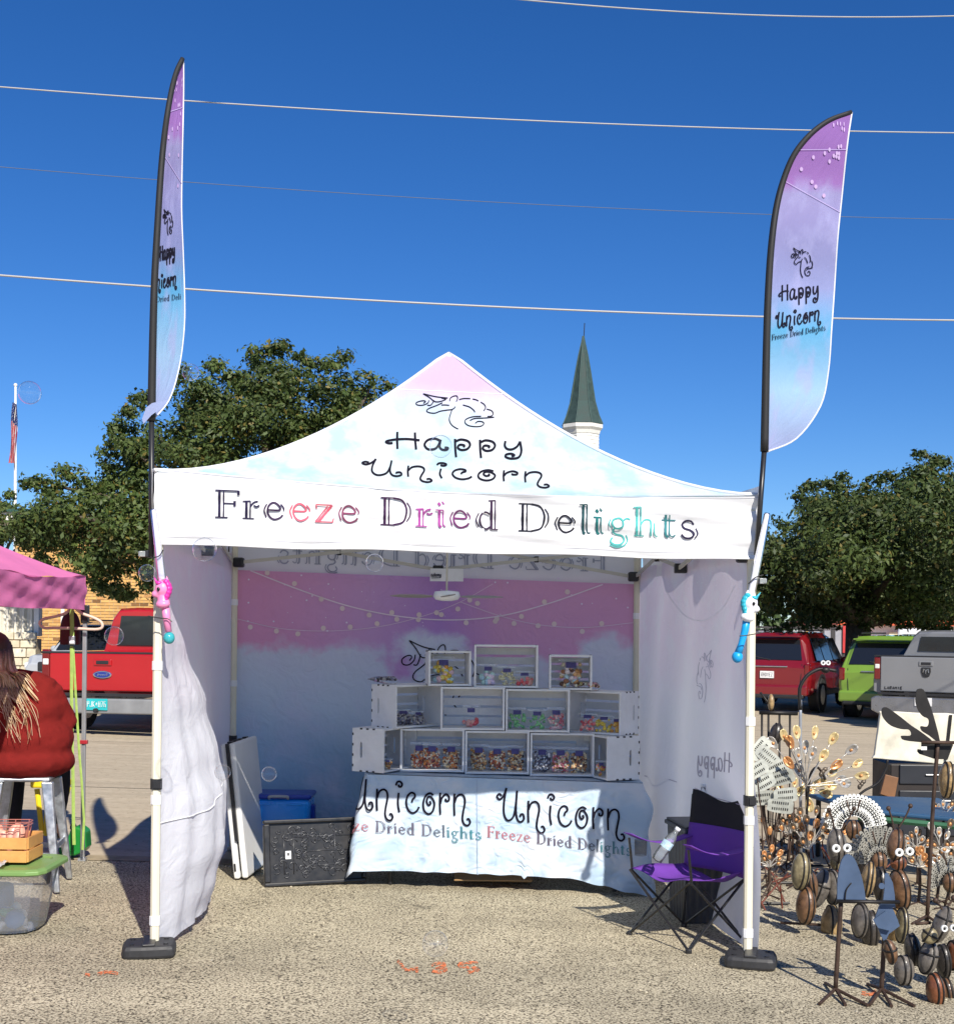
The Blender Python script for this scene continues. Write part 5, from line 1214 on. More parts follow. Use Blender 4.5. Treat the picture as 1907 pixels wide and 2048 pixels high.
    mb = MB(); mb.box((0, .24 * f, 1.66 * k), (1.3 * w, .26, .035)); mb.build('spoiler', pm, t, bevel=.015)
    mb = MB(); mb.box((0, 4.76 * f, .68), (1.1, .08, .18)); mb.build('grille', M_trim, t, bevel=.03)
    mb = MB(); mb.box((0, .0, 1.0 * k), (.9, .05, .03)); mb.build('chrome_strip', M_chrome, t, bevel=.01)
    mb = MB(); mb.box((0, -.02, .82 * k), (.31, .015, .155)); p = mb.build('licence_plate', M_plate, t)
    if plate: glyphs(p, block(plate), (0, -.03, .82 * k), .26, .08, M_trim)
    mb = MB(); mb.tube([(.05, .075 * f, 1.14 * k), (-.3, .1 * f, 1.2 * k)], .012, 6); mb.build('wiper', M_trim, t)
    return t
def pickup(label, loc, rz, c, pname, W=.99, plate=None, platec=None, emblem=None, bump=None, H=1.86, tg=(.60, 1.17), cab_y=1.95, group=None, sc=1.0, text=None):
    t = thing('pickup_truck', label, 'pickup truck', loc, rz, group)
    pm = paint_m(pname, c); z0, z1 = tg
    # bed: two side walls, floor, tailgate
    for s in (-1, 1):
        mb = MB(); mb.loft([[(s * (W - .14), y, z0 - .05), (s * W, y, z0), (s * W, y, z1 - .05), (s * (W - .03), y, z1), (s * (W - .14), y, z1 - .01)] for y in (.03, cab_y)]); mb.build('bed_side', pm, t, bevel=.015)
        mb = MB(); mb.box((s * (W - .085), .0, (z0 + z1) / 2 + .10), (.12, .07, .42)); mb.build('tail_lamp', M_tail, t, bevel=.02)
        mb = MB(); mb.box((s * (W - .085), -.012, (z0 + z1) / 2 + .14), (.09, .06, .09)); mb.build('reverse_lamp', M_lamp, t, bevel=.015)
        for yy in (.95, 4.55): wheel(t, s * (W - .13), yy, .40, .27)
        mb = MB(); mb.ell((s * (W + .14), 3.6, 1.22), (.12, .07, .12), 10, 8); mb.build('mirror', M_trim, t, smooth=True)
    mb = MB(); mb.box((0, cab_y / 2, z0 + .04), (2 * W - .26, cab_y - .1, .06)); mb.build('bed_floor', M_trim, t)
    mb = MB(); mb.box((0, -.015, (z0 + z1) / 2), (2 * W - .30, .07, z1 - z0 - .02)); tgo = mb.build('tailgate', pm, t, bevel=.02, seg=3)
    mb = MB(); mb.box((0, -.0, z1 + .0), (2 * W - .04, .09, .03)); mb.build('gate_cap', M_trim, t, bevel=.01)
    mb = MB(); mb.box((0, -.058, z1 - .13), (.26, .02, .09)); hd = mb.build('gate_handle', pm, tgo, bevel=.02)
    mb = MB(); mb.box((0, -.07, z1 - .13), (.18, .012, .05)); mb.build('latch', M_trim, tgo, bevel=.008)
    mb = MB(); mb.loft([[(x, y, z) for x, z in ((-W + .1, z0 - .08), (W - .1, z0 - .08), (W - .02, z0 - .12), (W - .02, .37), (W - .15, .31), (-W + .15, .31), (-W + .02, .37), (-W + .02, z0 - .12))] for y in (-.22, .02)]); bo = mb.build('rear_bumper', bump, t, bevel=.025, seg=3)
    mb = MB(); mb.box((0, -.17, z0 - .03), (2 * W - .3, .1, .04)); mb.build('step_pad', M_trim, t)
    mb = MB(); mb.box((0, -.235, z0 - .16), (.31, .012, .155)); p = mb.build('licence_plate', platec or M_plate, t)
    if plate: glyphs(p, block(plate), (0, -.246, z0 - .155), .28, .075, M_plate if platec else M_trim, th=.0042)
    mb = MB(); mb.tube([(0, -.1, .36), (0, -.30, .36)], .03, 8); mb.build('hitch', M_trim, t)
    mb = MB(); mb.tube([(-.7, .5, .38), (.7, .5, .38)], .05, 8); mb.build('axle', M_trim, t)
    # cab
    zb = z1 + .02; w = W
    secs = [(cab_y + .02, .42, zb, H - .04, w, .70), (cab_y + .18, .42, zb, H, w, .74), (cab_y + 1.35, .42, zb - .02, H, w, .74), (cab_y + 1.75, .42, zb - .04, H - .1, w, .72), (cab_y + 2.3, .42, zb - .05, zb - .01, w, .84), (cab_y + 3.4, .45, zb - .1, zb - .06, w * .97, .8), (cab_y + 3.6, .5, zb - .3, zb - .25, w * .9, .75)]
    mb = MB(); mb.loft([sect(*s_) for s_ in secs]); mb.build('cab', pm, t, bevel=.02)
    q = [(-.66, cab_y + .0, zb + .06), (.66, cab_y + .0, zb + .06), (.60, cab_y + .0, H - .13), (-.60, cab_y + .0, H - .13)]
    quadp(t, 'rear_window', q, M_glass, (0, -.004, 0))
    for s in (-1, 1):
        q = [(s * .95, cab_y + .2, zb + .02), (s * .95, cab_y + 1.9, zb), (s * .79, cab_y + 1.55, H - .15), (s * .79, cab_y + .3, H - .15)]
        quadp(t, 'side_window', q if s > 0 else q[::-1], M_glass, (s * .012, 0, 0))
    if emblem == 'oval':
        mb = MB(Matrix.Translation((0, -.055, z1 - .30)) @ Matrix.Rotation(R(90), 4, 'X')); mb.lathe([(1, 0), (1, .012), (.9, .016)], 28, Matrix.Diagonal((.135, .055, 1, 1))); e_ = mb.build('emblem', M_chrome, tgo)
        mb = MB(Matrix.Translation((0, -.0715, z1 - .30)) @ Matrix.Rotation(R(90), 4, 'X')); mb.lathe([(1, 0), (1, .004)], 28, Matrix.Diagonal((.112, .042, 1, 1))); mb.build('emblem_field', mat('emblem_blue', (.02, .04, .22), .3), tgo)
        mb = MB(); q = [Vector((x * .16, -.077, z1 - .30 + z * .04)) for x, z in ((-.5, .3), (-.35, .45), (-.4, -.4), (-.3, .0), (-.15, .05), (-.1, -.25), (0, .1), (.08, -.2), (.18, .1), (.25, -.2), (.36, .1), (.48, .5), (.45, -.3))]
        mb.tube(crom(q, 4), .004, 5); mb.build('script', M_chrome, tgo)
    elif emblem == 'shield':
        mb = MB(); mb.extrude([(-.085, .08), (.085, .08), (.09, .0), (.06, -.09), (0, -.11), (-.06, -.09), (-.09, 0)][::-1], .02, Matrix.Translation((0, -.06, z1 - .28))); mb.build('emblem', M_trim, tgo, bevel=.01)
        mb = MB(); mb.tube([(-.05, -.074, z1 - .30), (-.04, -.074, z1 - .23), (-.012, -.074, z1 - .25), (0, -.074, z1 - .33), (.012, -.074, z1 - .25), (.04, -.074, z1 - .23), (.05, -.074, z1 - .30)], .010, 6); mb.build('emblem_head', M_chrome, tgo)
    if text: glyphs(tgo if text[3] == 'g' else bo, block(text[0]), text[1], text[2][0], text[2][1], text[4], th=.006)
    t.scale = (sc,) * 3
    return t
def ang_to(px): return -math.atan2(px - CX, F_PX)
def at_ground(px, d): x = ray(px, 1400).x * d; return Vector((x, d, G(x)))
M_greyb = mat('grey_bumper', (.22, .225, .23), .5, var=.15)
pickup('red pickup truck with turquoise licence plate, tailgate to the camera, left of the tent', at_ground(208, 18.0), R(-8), (.40, .004, .008), 'truck_red', plate='PJK*876', platec=mat('plate_teal', (.02, .42, .44), .5), emblem='oval', bump=M_greyb, tg=(.60, 1.14), H=1.80, W=.93, text=('XTREME'[:4], (-.62, -.235, .46), (.20, .055), 'b', M_plate))
suv('silver car parked nose out behind the red pickup', Vector((-7.12, 29.05, G(-7.2))), R(172), (.42, .44, .47), 'silver_paint', H=1.55, W=.92, L=4.6)
suv('dark red SUV with white licence plate parked behind the metal sculptures', at_ground(1533, 29.0), R(-27), (.17, .004, .008), 'suv_red', H=1.80, W=1.0, plate='RHDVEZ', group='cars parked on the right')
suv('lime green SUV parked under the oak', at_ground(1764, 27.0), R(-32), (.16, .28, .03), 'suv_lime', H=1.80, W=.97, plate='LJTVMN', group='cars parked on the right')
pickup('grey pickup truck at the right edge, tailgate to the camera', at_ground(1852, 24.4), R(-33), (.20, .205, .215), 'truck_grey', W=1.0, emblem='shield', bump=mat('dark_chrome', (.30, .30, .31), .3, metal=.7), tg=(.72, 1.40), H=1.90, text=('LARAMIE', (-.6, -.058, .80), (.34, .045), 'g', M_trim))
suv('dark blue SUV standing behind the lime green one', at_ground(1880, 33.0), R(-15), (.02, .06, .10), 'suv_teal', H=1.80, W=.98, group='cars parked on the right')
suv('small bright blue car roof behind the dark red SUV', at_ground(1530, 40.0), R(-14), (.03, .10, .42), 'car_blue', H=1.85, group='cars parked on the right')
# white van
vl = at_ground(1850, 44.0)
t = thing('parked_van', 'white van roof showing behind the parked cars on the right', 'van', vl, R(-20))
mb = MB(); mb.loft([[(x, y, z) for x, z in ((-1, .5), (1, .5), (1.02, 1.2), (.9, 2.15), (-.9, 2.15), (-1.02, 1.2))] for y in (0, 4.6)]); mb.build('body', paint_m('van_white', (.75, .75, .76)), t, bevel=.06)
quadp(t, 'rear_window', [(-.8, 0, 1.35), (.8, 0, 1.35), (.76, 0, 1.95), (-.76, 0, 1.95)], M_glass, (0, -.01, 0))
for s in (-1, 1):
    for yy in (.8, 3.8): wheel(t, s * .88, yy)
    mb = MB(); mb.box((s * .95, -.0, 1.2), (.1, .06, .4)); mb.build('tail_lamp', M_tail, t)

# ================================================================ buildings behind
# tan brick building with green roof edge, left
BD = 33.0
x0b, x1b = ray(28, 1200).x * BD, ray(420, 1200).x * BD
gzb = G((x0b + x1b) / 2) - .3
bz = P(200, 1045, BD).z
bld = thing('brick_building', 'low tan brick building with dark green roof edge behind the left oak', 'building', ((x0b + x1b) / 2, BD, gzb), world=True)
M_mort = mat('mortar', (.46, .38, .26), .9)
mb = MB(); mb.box(((x0b + x1b) / 2, BD + 3, (gzb + bz) / 2), (x1b - x0b, 5.9, bz - gzb)); mb.build('wall', M_mort, bld)
mb = MB(); rr = random.Random(2); z = gzb + .05; row = 0
while z < bz - .08:
    x = x0b + (.11 if row % 2 else 0)
    while x < x1b - .2:
        v = rr.random(); c = (.62, .36, .12) if v > .12 else (.22, .11, .04) if v < .05 else (.50, .26, .09)
        k = rr.uniform(.85, 1.12); mb.col = tuple(a * k for a in c)
        mb.box((x + .10, BD + .045, z + .032), (.205, .02, .062)); x += .22
    z += .075; row += 1
mb.build('brickwork', mat('brick', attr=True, rough=.85, var=.15, vs=3), bld)['kind'] = 'stuff'
mb = MB(); mb.box(((x0b + x1b) / 2 - .2, BD + 2.9, bz + .08), (x1b - x0b + .9, 7.0, .2)); mb.build('fascia', mat('white_fascia', (.72, .70, .66), .6), bld)
mb = MB(); mb.loft([[(x, y, z) for x, y in ((x0b - .7, BD - .7), (x1b + .3, BD - .7), (x1b + .3, BD + 6.5), (x0b - .7, BD + 6.5))] for z in (bz + .185, bz + .26)]); mb.build('roof', mat('green_metal_roof', (.03, .09, .07), .5), bld)
mb = MB(); mb.box((ray(125, 1230).x * (BD - .01), BD + .02, P(125, 1230, BD).z), (.09, .06, 2.2)); mb.build('downpipe', mat('white_fascia'), bld)
# corrugated shed and stone wall, far left
CDp = 27.0
xa, xb = ray(-160, 1230).x * CDp, ray(78, 1230).x * CDp
zc0, zc1 = P(40, 1272, CDp).z, P(40, 1182, CDp).z
sh = thing('metal_shed', 'cream corrugated metal shed wall at the far left', 'shed', (xa, CDp, G(xa)), world=True)
n = int((xb - xa) / .04); sec = []
for k in range(n + 1):
    x = xa + k * (xb - xa) / n; sec.append((x, CDp - (.075 if (k % 4) in (1, 2) else 0)))
mb = MB(); mb.loft([[(x, y, z) for x, y in sec] for z in (zc0, zc1)], cap=False, closed=False); mb.build('cladding', mat('cream_cladding', (.66, .62, .52), .5, var=.06), sh)
mb = MB(); mb.box((xb - .03, CDp - .03, (zc0 + zc1) / 2), (.1, .1, zc1 - zc0)); mb.build('corner_trim', mat('white_fascia'), sh)
mb = MB(); mb.box(((xa + xb) / 2 - .1, CDp + .1, zc1 + .03), (xb - xa, .3, .05)); mb.build('roof', mat('green_metal_roof'), sh)
mb = MB(); mb.box((xb - .04, CDp + .14, (zc0 + zc1) / 2), (.06, .2, zc1 - zc0)); mb.build('side_wall', mat('cream_cladding'), sh)
sw_ = thing('stone_wall', 'low pale limestone block wall under the corrugated shed', 'wall', (xa, CDp - .4, G(xa)), world=True)
mb = MB(); mb.box(((xa + xb) / 2, CDp + .05, (zc0 + G(xa)) / 2 - .05), (xb - xa - .02, .3, zc0 - G(xa) - .02)); mb.build('core', M_mort, sw_)
M_lime_st = [mat('limestone_%d' % k, c, .85, var=.2, vs=6, bump=.4, bs=20) for k, c in enumerate(((.62, .55, .40), (.55, .47, .33), (.68, .61, .47)))]
rr = random.Random(9); z = G(xa) - .15
while z < zc0 - .05:
    h = rr.uniform(.16, .24); x = xa
    while x < xb - .05:
        w = min(rr.uniform(.25, .5), xb - x)
        mb = MB(); mb.box((x + w / 2, CDp - .12, z + h / 2), (w - .02, .1, h - .02)); mb.build('stone', rr.choice(M_lime_st), sw_, bevel=.012); x += w
    z += h
# white metal building and fence on the right
RD_ = 56.0
xa, xb = ray(1690, 1270).x * RD_, ray(2150, 1270).x * RD_
zt_ = P(1850, 1252, RD_).z
wb = thing('metal_building', 'white corrugated metal building with orange red roof edge behind the right oak', 'building', ((xa + xb) / 2, RD_, G(20)), world=True)
sec = []; n = int((xb - xa) / .1)
for k in range(n + 1):
    x = xa + k * (xb - xa) / n; sec.append((x, RD_ - (.05 if k % 4 == 0 else 0)))
mb = MB(); mb.loft([[(x, y, z) for x, y in sec] for z in (G(xb) - .2, zt_)], cap=False, closed=False); mb.build('cladding', mat('white_cladding', (.72, .72, .72), .5, var=.05), wb)
mb = MB(); mb.box(((xa + xb) / 2, RD_ + 4, zt_ - 1), (xb - xa - .1, 7.5, 2)); mb.build('side_wall', mat('white_cladding'), wb)
mb = MB(); mb.loft([[(x, y, z) for x, y in ((xa - .5, RD_ - .6), (xb + .5, RD_ - .6), (xb + .5, RD_ + 8), (xa - .5, RD_ + 8))] for z in (zt_ + .0, zt_ + .22)]); mb.build('roof', mat('orange_roof', (.62, .10, .03), .5), wb)
mb = MB(); mb.box((ray(1805, 1262).x * (RD_ - .3), RD_ - .15, P(1805, 1272, RD_).z), (1.1, .05, .35)); mb.build('sign_board', mat('cream_sign', (.72, .62, .40), .6), wb)
FD = 47.0
fe = thing('metal_fence', 'dark panel fence with light posts behind the red SUV', 'fence', (ray(1600, 1280).x * FD, FD, G(12)), world=True)
for k, px in enumerate(range(1500, 1700, 11)):
    x = ray(px, 1280).x * FD; zt2 = P(px, 1258, FD).z
    if k % 2: mb = MB(); mb.box((x, FD, (zt2 + G(x)) / 2), (.14, .05, zt2 - G(x))); mb.build('panel', mat('fence_dark', (.04, .035, .035), .6), fe)
    else: mb = MB(); mb.box((x, FD + .03, (zt2 + G(x)) / 2 - .03), (.22, .04, zt2 - G(x) - .06)); mb.build('panel', mat('fence_light', (.30, .30, .33), .6), fe)
for px, m in ((1612, mat('post_tan', (.5, .33, .12), .7)), (1686, mat('post_red', (.5, .03, .03), .5))):
    x = ray(px, 1280).x * FD; mb = MB(); mb.box((x, FD - .06, P(px, 1278, FD).z), (.09, .06, 1.0)); mb.build('post', m, fe)
mb = MB(); mb.box((ray(1595, 1256).x * FD, FD, P(1595, 1257, FD).z + .03), (3.7, .09, .08)); mb.build('top_rail', mat('fence_dark'), fe)
# church steeple
SD = 95.0
def ch_(px, py): return P(px, py, SD)
cx_ = ch_(1164, 855).x; ns = 8
sp = thing('church_steeple', 'church steeple with dark green spire and white sided tower behind the tent', 'steeple', (cx_, SD, G(cx_)), world=True)
m2 = SD / F_PX
def octa(r, z): return [(cx_ + r * cos(pi / 8 + k * pi / 4), SD + r * sin(pi / 8 + k * pi / 4), z) for k in range(8)]
z_c = ch_(1164, 852).z
prof = [(42, 850), (34, 832), (26, 805), (21, 775), (16, 745), (10, 712), (3, 682), (1.2, 672)]
mb = MB(); mb.loft([octa(r * m2, ch_(1164, y).z) for r, y in prof]); spire = mb.build('spire', mat('green_shingle', (.028, .055, .05), .75, var=.3, vs=2.5, bump=.3, bs=8), sp)
M_sid = mat('white_siding', (.72, .70, .64), .6)
mb = MB(); mb.loft([octa(r * m2, ch_(1164, y).z) for r, y in ((42.5, 851), (42.5, 858), (38, 863), (36, 870))]); mb.build('cornice', M_sid, sp)
z = ch_(1164, 868).z
k = 0
while z > G(cx_) + 6:
    mb = MB(); mb.loft([octa(35.2 * m2, z - .26), octa(34.4 * m2, z)]); mb.build('siding_board', M_sid, sp); z -= .265; k += 1
mb = MB(); mb.box((cx_, SD, (z + G(cx_)) / 2), (3.6, 3.6, z - G(cx_))); mb.build('tower_base', M_sid, sp)
mb = MB(); mb.tube([ch_(1167, 674), ch_(1168.5, 646)], .035, 5); mb.build('finial', M_trim, sp)
for a in (pi / 8 + k * pi / 4 for k in range(8)):
    mb = MB(); mb.tube([(cx_ + r * m2 * 1.01 * cos(a), SD + r * m2 * 1.01 * sin(a), ch_(1164, y).z) for r, y in prof], .05, 5); mb.build('hip_trim', mat('hip_green', (.05, .085, .075), .6), spire)
nv0 = G(cx_)
nave = [(-4.5, nv0), (4.5, nv0), (4.5, nv0 + 5), (0, nv0 + 8.6), (-4.5, nv0 + 5)]
mb = MB(); mb.loft([[(cx_ + x, y, z) for x, z in nave] for y in (SD + 2, SD + 24)]); mb.build('nave', M_sid, sp)
for s in (-1, 1):
    mb = MB(); mb.loft([[(cx_ + x, y, z) for x, z in ((0, nv0 + 8.65), (s * 4.9, nv0 + 4.75), (s * 4.9, nv0 + 4.95), (0, nv0 + 8.9))] for y in (SD + 1.6, SD + 24.4)]); mb.build('nave_roof', mat('green_shingle'), sp)
# flagpole and flag
FDp = 62.0
fp_ = thing('flagpole', 'white flagpole standing beyond the pink tent', 'flagpole', P(30, 1300, FDp), world=True)
mb = MB(); mb.tube([P(29, 1300, FDp), P(30, 1100, FDp), P(31, 772, FDp)], [.09, .08, .05], 8); mb.build('pole', mat('white_fascia'), fp_, smooth=True)
mb = MB(); mb.ell(P(31, 770, FDp), (.09, .09, .09)); mb.build('ball', mat('white_fascia'), fp_, smooth=True)
fl = thing('national_flag', 'striped red and white flag with blue canton hanging limp from the flagpole', 'flag', P(30, 840, FDp), world=True)
mb = MB(); NU, NV = 26, 40
def ff(u, v):   # u across the hanging width, v down its length
    px = 33 - (17 * u) * (.35 + .65 * v) + 2.5 * sin(v * 5 + u * 4); py = 812 + v * 114 - 8 * u * (1 - v)
    return P(px, py, FDp - .25 + .22 * sin(u * 15 + v * 3))
ids = [[mb.av(ff(i / NU, j / NV)) for j in range(NV + 1)] for i in range(NU + 1)]
for i in range(NU):
    for j in range(NV):
        u, v = i / NU, j / NV; s = (u * 7.5 + v * 1.8)
        mb.col = ((.62, .03, .06) if int(s * 1.3) % 2 else (.8, .8, .8))
        if v < .36 - .1 * u: mb.col = (.03, .05, .22) if (i * 3 + j * 2) % 7 else (.75, .75, .8)
        mb.af((ids[i][j], ids[i + 1][j], ids[i + 1][j + 1], ids[i][j + 1]))
mb.build('cloth', mat('flag_cloth', attr=True, rough=.8, var=.05, trans=.25), fl, smooth=True)

# ================================================================ trees
def leaf_mat(name):
    m, t = new_mat(name)
    a = t.n('Attribute', attribute_name='Col')
    b = t.n('BsdfPrincipled', {'Base Color': a.outputs[0], 'Roughness': .55, 'Specular IOR Level': .35})
    tl = t.n('BsdfTranslucent', {0: a.outputs[0]})
    t.out(t.n('MixShader', {0: .22, 1: b.outputs[0], 2: tl.outputs[0]}).outputs[0]); return m
M_leaf = leaf_mat('oak_leaf'); M_bark = mat('oak_bark', (.09, .07, .05), .9, var=.4, vs=9, bump=.8, bs=14)
def inside(poly, x, y):
    c = False; n = len(poly)
    for i in range(n):
        (x1, y1), (x2, y2) = poly[i], poly[i - 1]
        if (y1 > y) != (y2 > y) and x < (x2 - x1) * (y - y1) / (y2 - y1) + x1: c = not c
    return c
def edge_d(poly, x, y):
    best = 1e9; n = len(poly)
    for i in range(n):
        ax, ay = poly[i - 1]; bx, by = poly[i]; dx, dy = bx - ax, by - ay; L = dx * dx + dy * dy
        t = max(0, min(1, ((x - ax) * dx + (y - ay) * dy) / L)) if L else 0
        best = min(best, math.hypot(x - ax - t * dx, y - ay - t * dy))
    return best
def tree(label, poly, d, nclump, nleaf, trunk_px, seed, leafs=.10, crad=(.35, .62), group='oaks around the lot', skip=None, tone=1.0, trunk_r=.28, depth=1.0):
    rg = np.random.default_rng(seed); rr = random.Random(seed)
    xs = [p[0] for p in poly]; ys = [p[1] for p in poly]; cl = []
    gx = ray(trunk_px[0], 1300).x * d; base = Vector((gx, d, G(gx)))
    t = thing('oak_tree', label, 'tree', base, group=group, world=True)
    tries = 0
    while len(cl) < nclump and tries < 20000:
        tries += 1; px, py = rr.uniform(min(xs), max(xs)), rr.uniform(min(ys), max(ys))
        if not inside(poly, px, py): continue
        e = edge_d(poly, px, py) * d / F_PX; r = rr.uniform(*crad)
        if e < r * .95: r = max(.13, e * .95)
        th = min(2.6, e * 1.25 + .3) * depth; dd = rr.uniform(-th, th * .9)
        cl.append((P(px, py, d + dd), r))
    for _ in range(nclump // 3):                    # sprigs that break the outline
        i = rr.randrange(len(poly)); (ax, ay), (bx, by) = poly[i - 1], poly[i]; k = rr.random()
        px, py = ax + (bx - ax) * k, ay + (by - ay) * k
        cl.append((P(px + rr.gauss(0, 6), py - abs(rr.gauss(0, 8)), d + rr.uniform(-.5, .5)), rr.uniform(.10, .22)))
    pos = []; nor = []; shade = []
    per = nleaf // len(cl); tot = sum(r * r for _, r in cl)
    for c, r in cl:
        n = max(14, int(nleaf * r * r / tot * rr.uniform(.55, 1.45)))
        v = rg.normal(size=(n, 3)); v /= np.linalg.norm(v, axis=1)[:, None]
        rad = r * (rg.random(n) ** .45) * (1 + .28 * rg.normal(size=n).clip(-1, 2.4))
        q = np.array(c)[None] + v * rad[:, None] * np.array([1.15, 1.15, .82])[None]
        pos.append(q); nor.append(v + rg.normal(scale=.75, size=(n, 3)) + np.array([0, -.15, .45])); shade.append(np.full(n, rr.uniform(.75, 1.25)))
    pos = np.concatenate(pos); nor = np.concatenate(nor); nor /= np.linalg.norm(nor, axis=1)[:, None]; shade = np.concatenate(shade)
    n = len(pos)
    tv = np.cross(nor, rg.normal(size=(n, 3))); tv /= np.linalg.norm(tv, axis=1)[:, None] + 1e-9
    bv = np.cross(nor, tv); L = leafs * rg.uniform(.5, 1.5, n)[:, None]; Wd = L * rg.uniform(.38, .55, n)[:, None]
    V = np.stack([pos - tv * L * .5, pos + bv * Wd * .5 - tv * L * .05 + nor * L * .06, pos + tv * L * .5, pos - bv * Wd * .5 - tv * L * .05 + nor * L * .06], 1).reshape(-1, 3) - np.array(base)[None]
    me = bpy.data.meshes.new('crown'); me.vertices.add(4 * n); me.vertices.foreach_set('co', V.ravel())
    me.loops.add(4 * n); me.loops.foreach_set('vertex_index', np.arange(4 * n)); me.polygons.add(n); me.polygons.foreach_set('loop_start', np.arange(0, 4 * n, 4)); me.polygons.foreach_set('loop_total', np.full(n, 4))
    me.update(calc_edges=True)
    g = rg.random(n); base_c = np.stack([.034 + .056 * g, .060 + .060 * g, .014 + .016 * g], 1) * shade[:, None] * tone
    yl = rg.random(n) < .05; base_c[yl] = np.array([.16, .13, .03]) * tone
    ca = np.concatenate([np.repeat(base_c, 4, 0), np.ones((4 * n, 1))], 1)
    at = me.color_attributes.new('Col', 'FLOAT_COLOR', 'CORNER'); at.data.foreach_set('color', ca.ravel())
    me.materials.append(M_leaf)
    o = bpy.data.objects.new('crown', me); col.objects.link(o); o.parent = t; o['kind'] = 'stuff'
    # trunk and limbs
    cz = sum((c.z for c, _ in cl)) / len(cl); top = Vector((sum(c.x for c, _ in cl) / len(cl), d, cz))
    fork = Vector((base.x, d, base.z + (cz - base.z) * .52))
    mb = MB(); mb.tube([base + Vector((0, 0, -.1)), base + Vector((.03, 0, .4)), base.lerp(fork, .6), fork], [trunk_r * 1.5, trunk_r * 1.1, trunk_r, trunk_r * .95], 12); tr = mb.build('trunk', M_bark, t, smooth=True)
    far = sorted(cl[:nclump], key=lambda k: -(k[0] - fork).length)[:: max(1, nclump // 26)][:26]
    for c, r in far:
        m1 = fork.lerp(c, .45) + Vector((rr.uniform(-.3, .3), rr.uniform(-.3, .3), rr.uniform(.1, .5)))
        mb = MB(); mb.tube(crom([fork, m1, c], 5), [trunk_r * .5 * (1 - k / 11) + .012 for k in range(11)], 7); mb.build('limb', M_bark, t, smooth=True)
    return t
LT = [(10, 1012), (45, 978), (100, 958), (150, 948), (205, 932), (228, 892), (242, 838), (288, 808), (340, 764), (375, 732), (405, 722), (440, 760), (480, 722), (530, 702), (560, 708), (612, 724), (655, 738), (690, 730), (740, 762), (795, 785), (830, 850), (820, 1000), (700, 1120), (500, 1160), (330, 1210), (275, 1205), (225, 1190), (160, 1165), (95, 1135), (45, 1095), (5, 1050)]
tree('large live oak spreading behind the left half of the tent', LT, 25.5, 285, 105000, (560, 1300), 3, leafs=.1, crad=(.22, .52), tone=1.12)
RT = [(1500, 1075), (1545, 1050), (1580, 1062), (1602, 1005), (1595, 985), (1640, 975), (1680, 968), (1720, 980), (1762, 968), (1800, 945), (1830, 912), (1870, 918), (1890, 940), (1960, 930), (2060, 960), (2100, 1100), (2050, 1255), (1900, 1258), (1830, 1254), (1740, 1252), (1600, 1262), (1525, 1262), (1470, 1200)]
tree('spreading live oak shading the parked cars on the right', RT, 33.0, 300, 125000, (1715, 1300), 5, leafs=.12, crad=(.4, .75), tone=.9, trunk_r=.33, depth=2.4)
FT = [(-60, 1000), (-10, 985), (25, 1005), (40, 1040), (60, 1075), (20, 1090), (-60, 1100)]
tree('distant oak top just above the pink tent roof', FT, 48.0, 26, 9000, (-20, 1300), 8, leafs=.16, tone=1.2, trunk_r=.2)

# far belt of trees that closes the horizon: one mass
rg = np.random.default_rng(77); N_ = 26000
cx0 = rg.uniform(-95, 130, 190); cyy = 125 + rg.normal(0, 6, 190); hh = rg.uniform(3.5, 7.5, 190); kk = rg.integers(0, 190, N_)
v = rg.normal(size=(N_, 3)); v /= np.linalg.norm(v, axis=1)[:, None]; v *= (rg.random(N_) ** .4)[:, None]
pos = np.stack([cx0[kk] + v[:, 0] * 3.2, cyy[kk] + v[:, 1] * 2.5, -.0227 * cx0[kk] + hh[kk] * .52 + v[:, 2] * hh[kk] * .5], 1)
tv = rg.normal(size=(N_, 3)); tv /= np.linalg.norm(tv, axis=1)[:, None]; bv = np.cross(tv, rg.normal(size=(N_, 3))); bv /= np.linalg.norm(bv, axis=1)[:, None]
V = np.stack([pos - tv * .4, pos + bv * .25, pos + tv * .4, pos - bv * .25], 1).reshape(-1, 3)
me = bpy.data.meshes.new('distant_trees'); me.vertices.add(4 * N_); me.vertices.foreach_set('co', V.ravel())
me.loops.add(4 * N_); me.loops.foreach_set('vertex_index', np.arange(4 * N_)); me.polygons.add(N_); me.polygons.foreach_set('loop_start', np.arange(0, 4 * N_, 4)); me.polygons.foreach_set('loop_total', np.full(N_, 4)); me.update(calc_edges=True)
g = rg.random(N_); ca = np.concatenate([np.repeat(np.stack([.04 + .04 * g, .07 + .05 * g, .02 + .015 * g], 1), 4, 0), np.ones((4 * N_, 1))], 1)
me.color_attributes.new('Col', 'FLOAT_COLOR', 'CORNER').data.foreach_set('color', ca.ravel()); me.materials.append(M_leaf)
o = bpy.data.objects.new('distant_trees', me); col.objects.link(o); tag(o, 'far belt of trees along the horizon behind the lot', 'trees', kind='stuff')
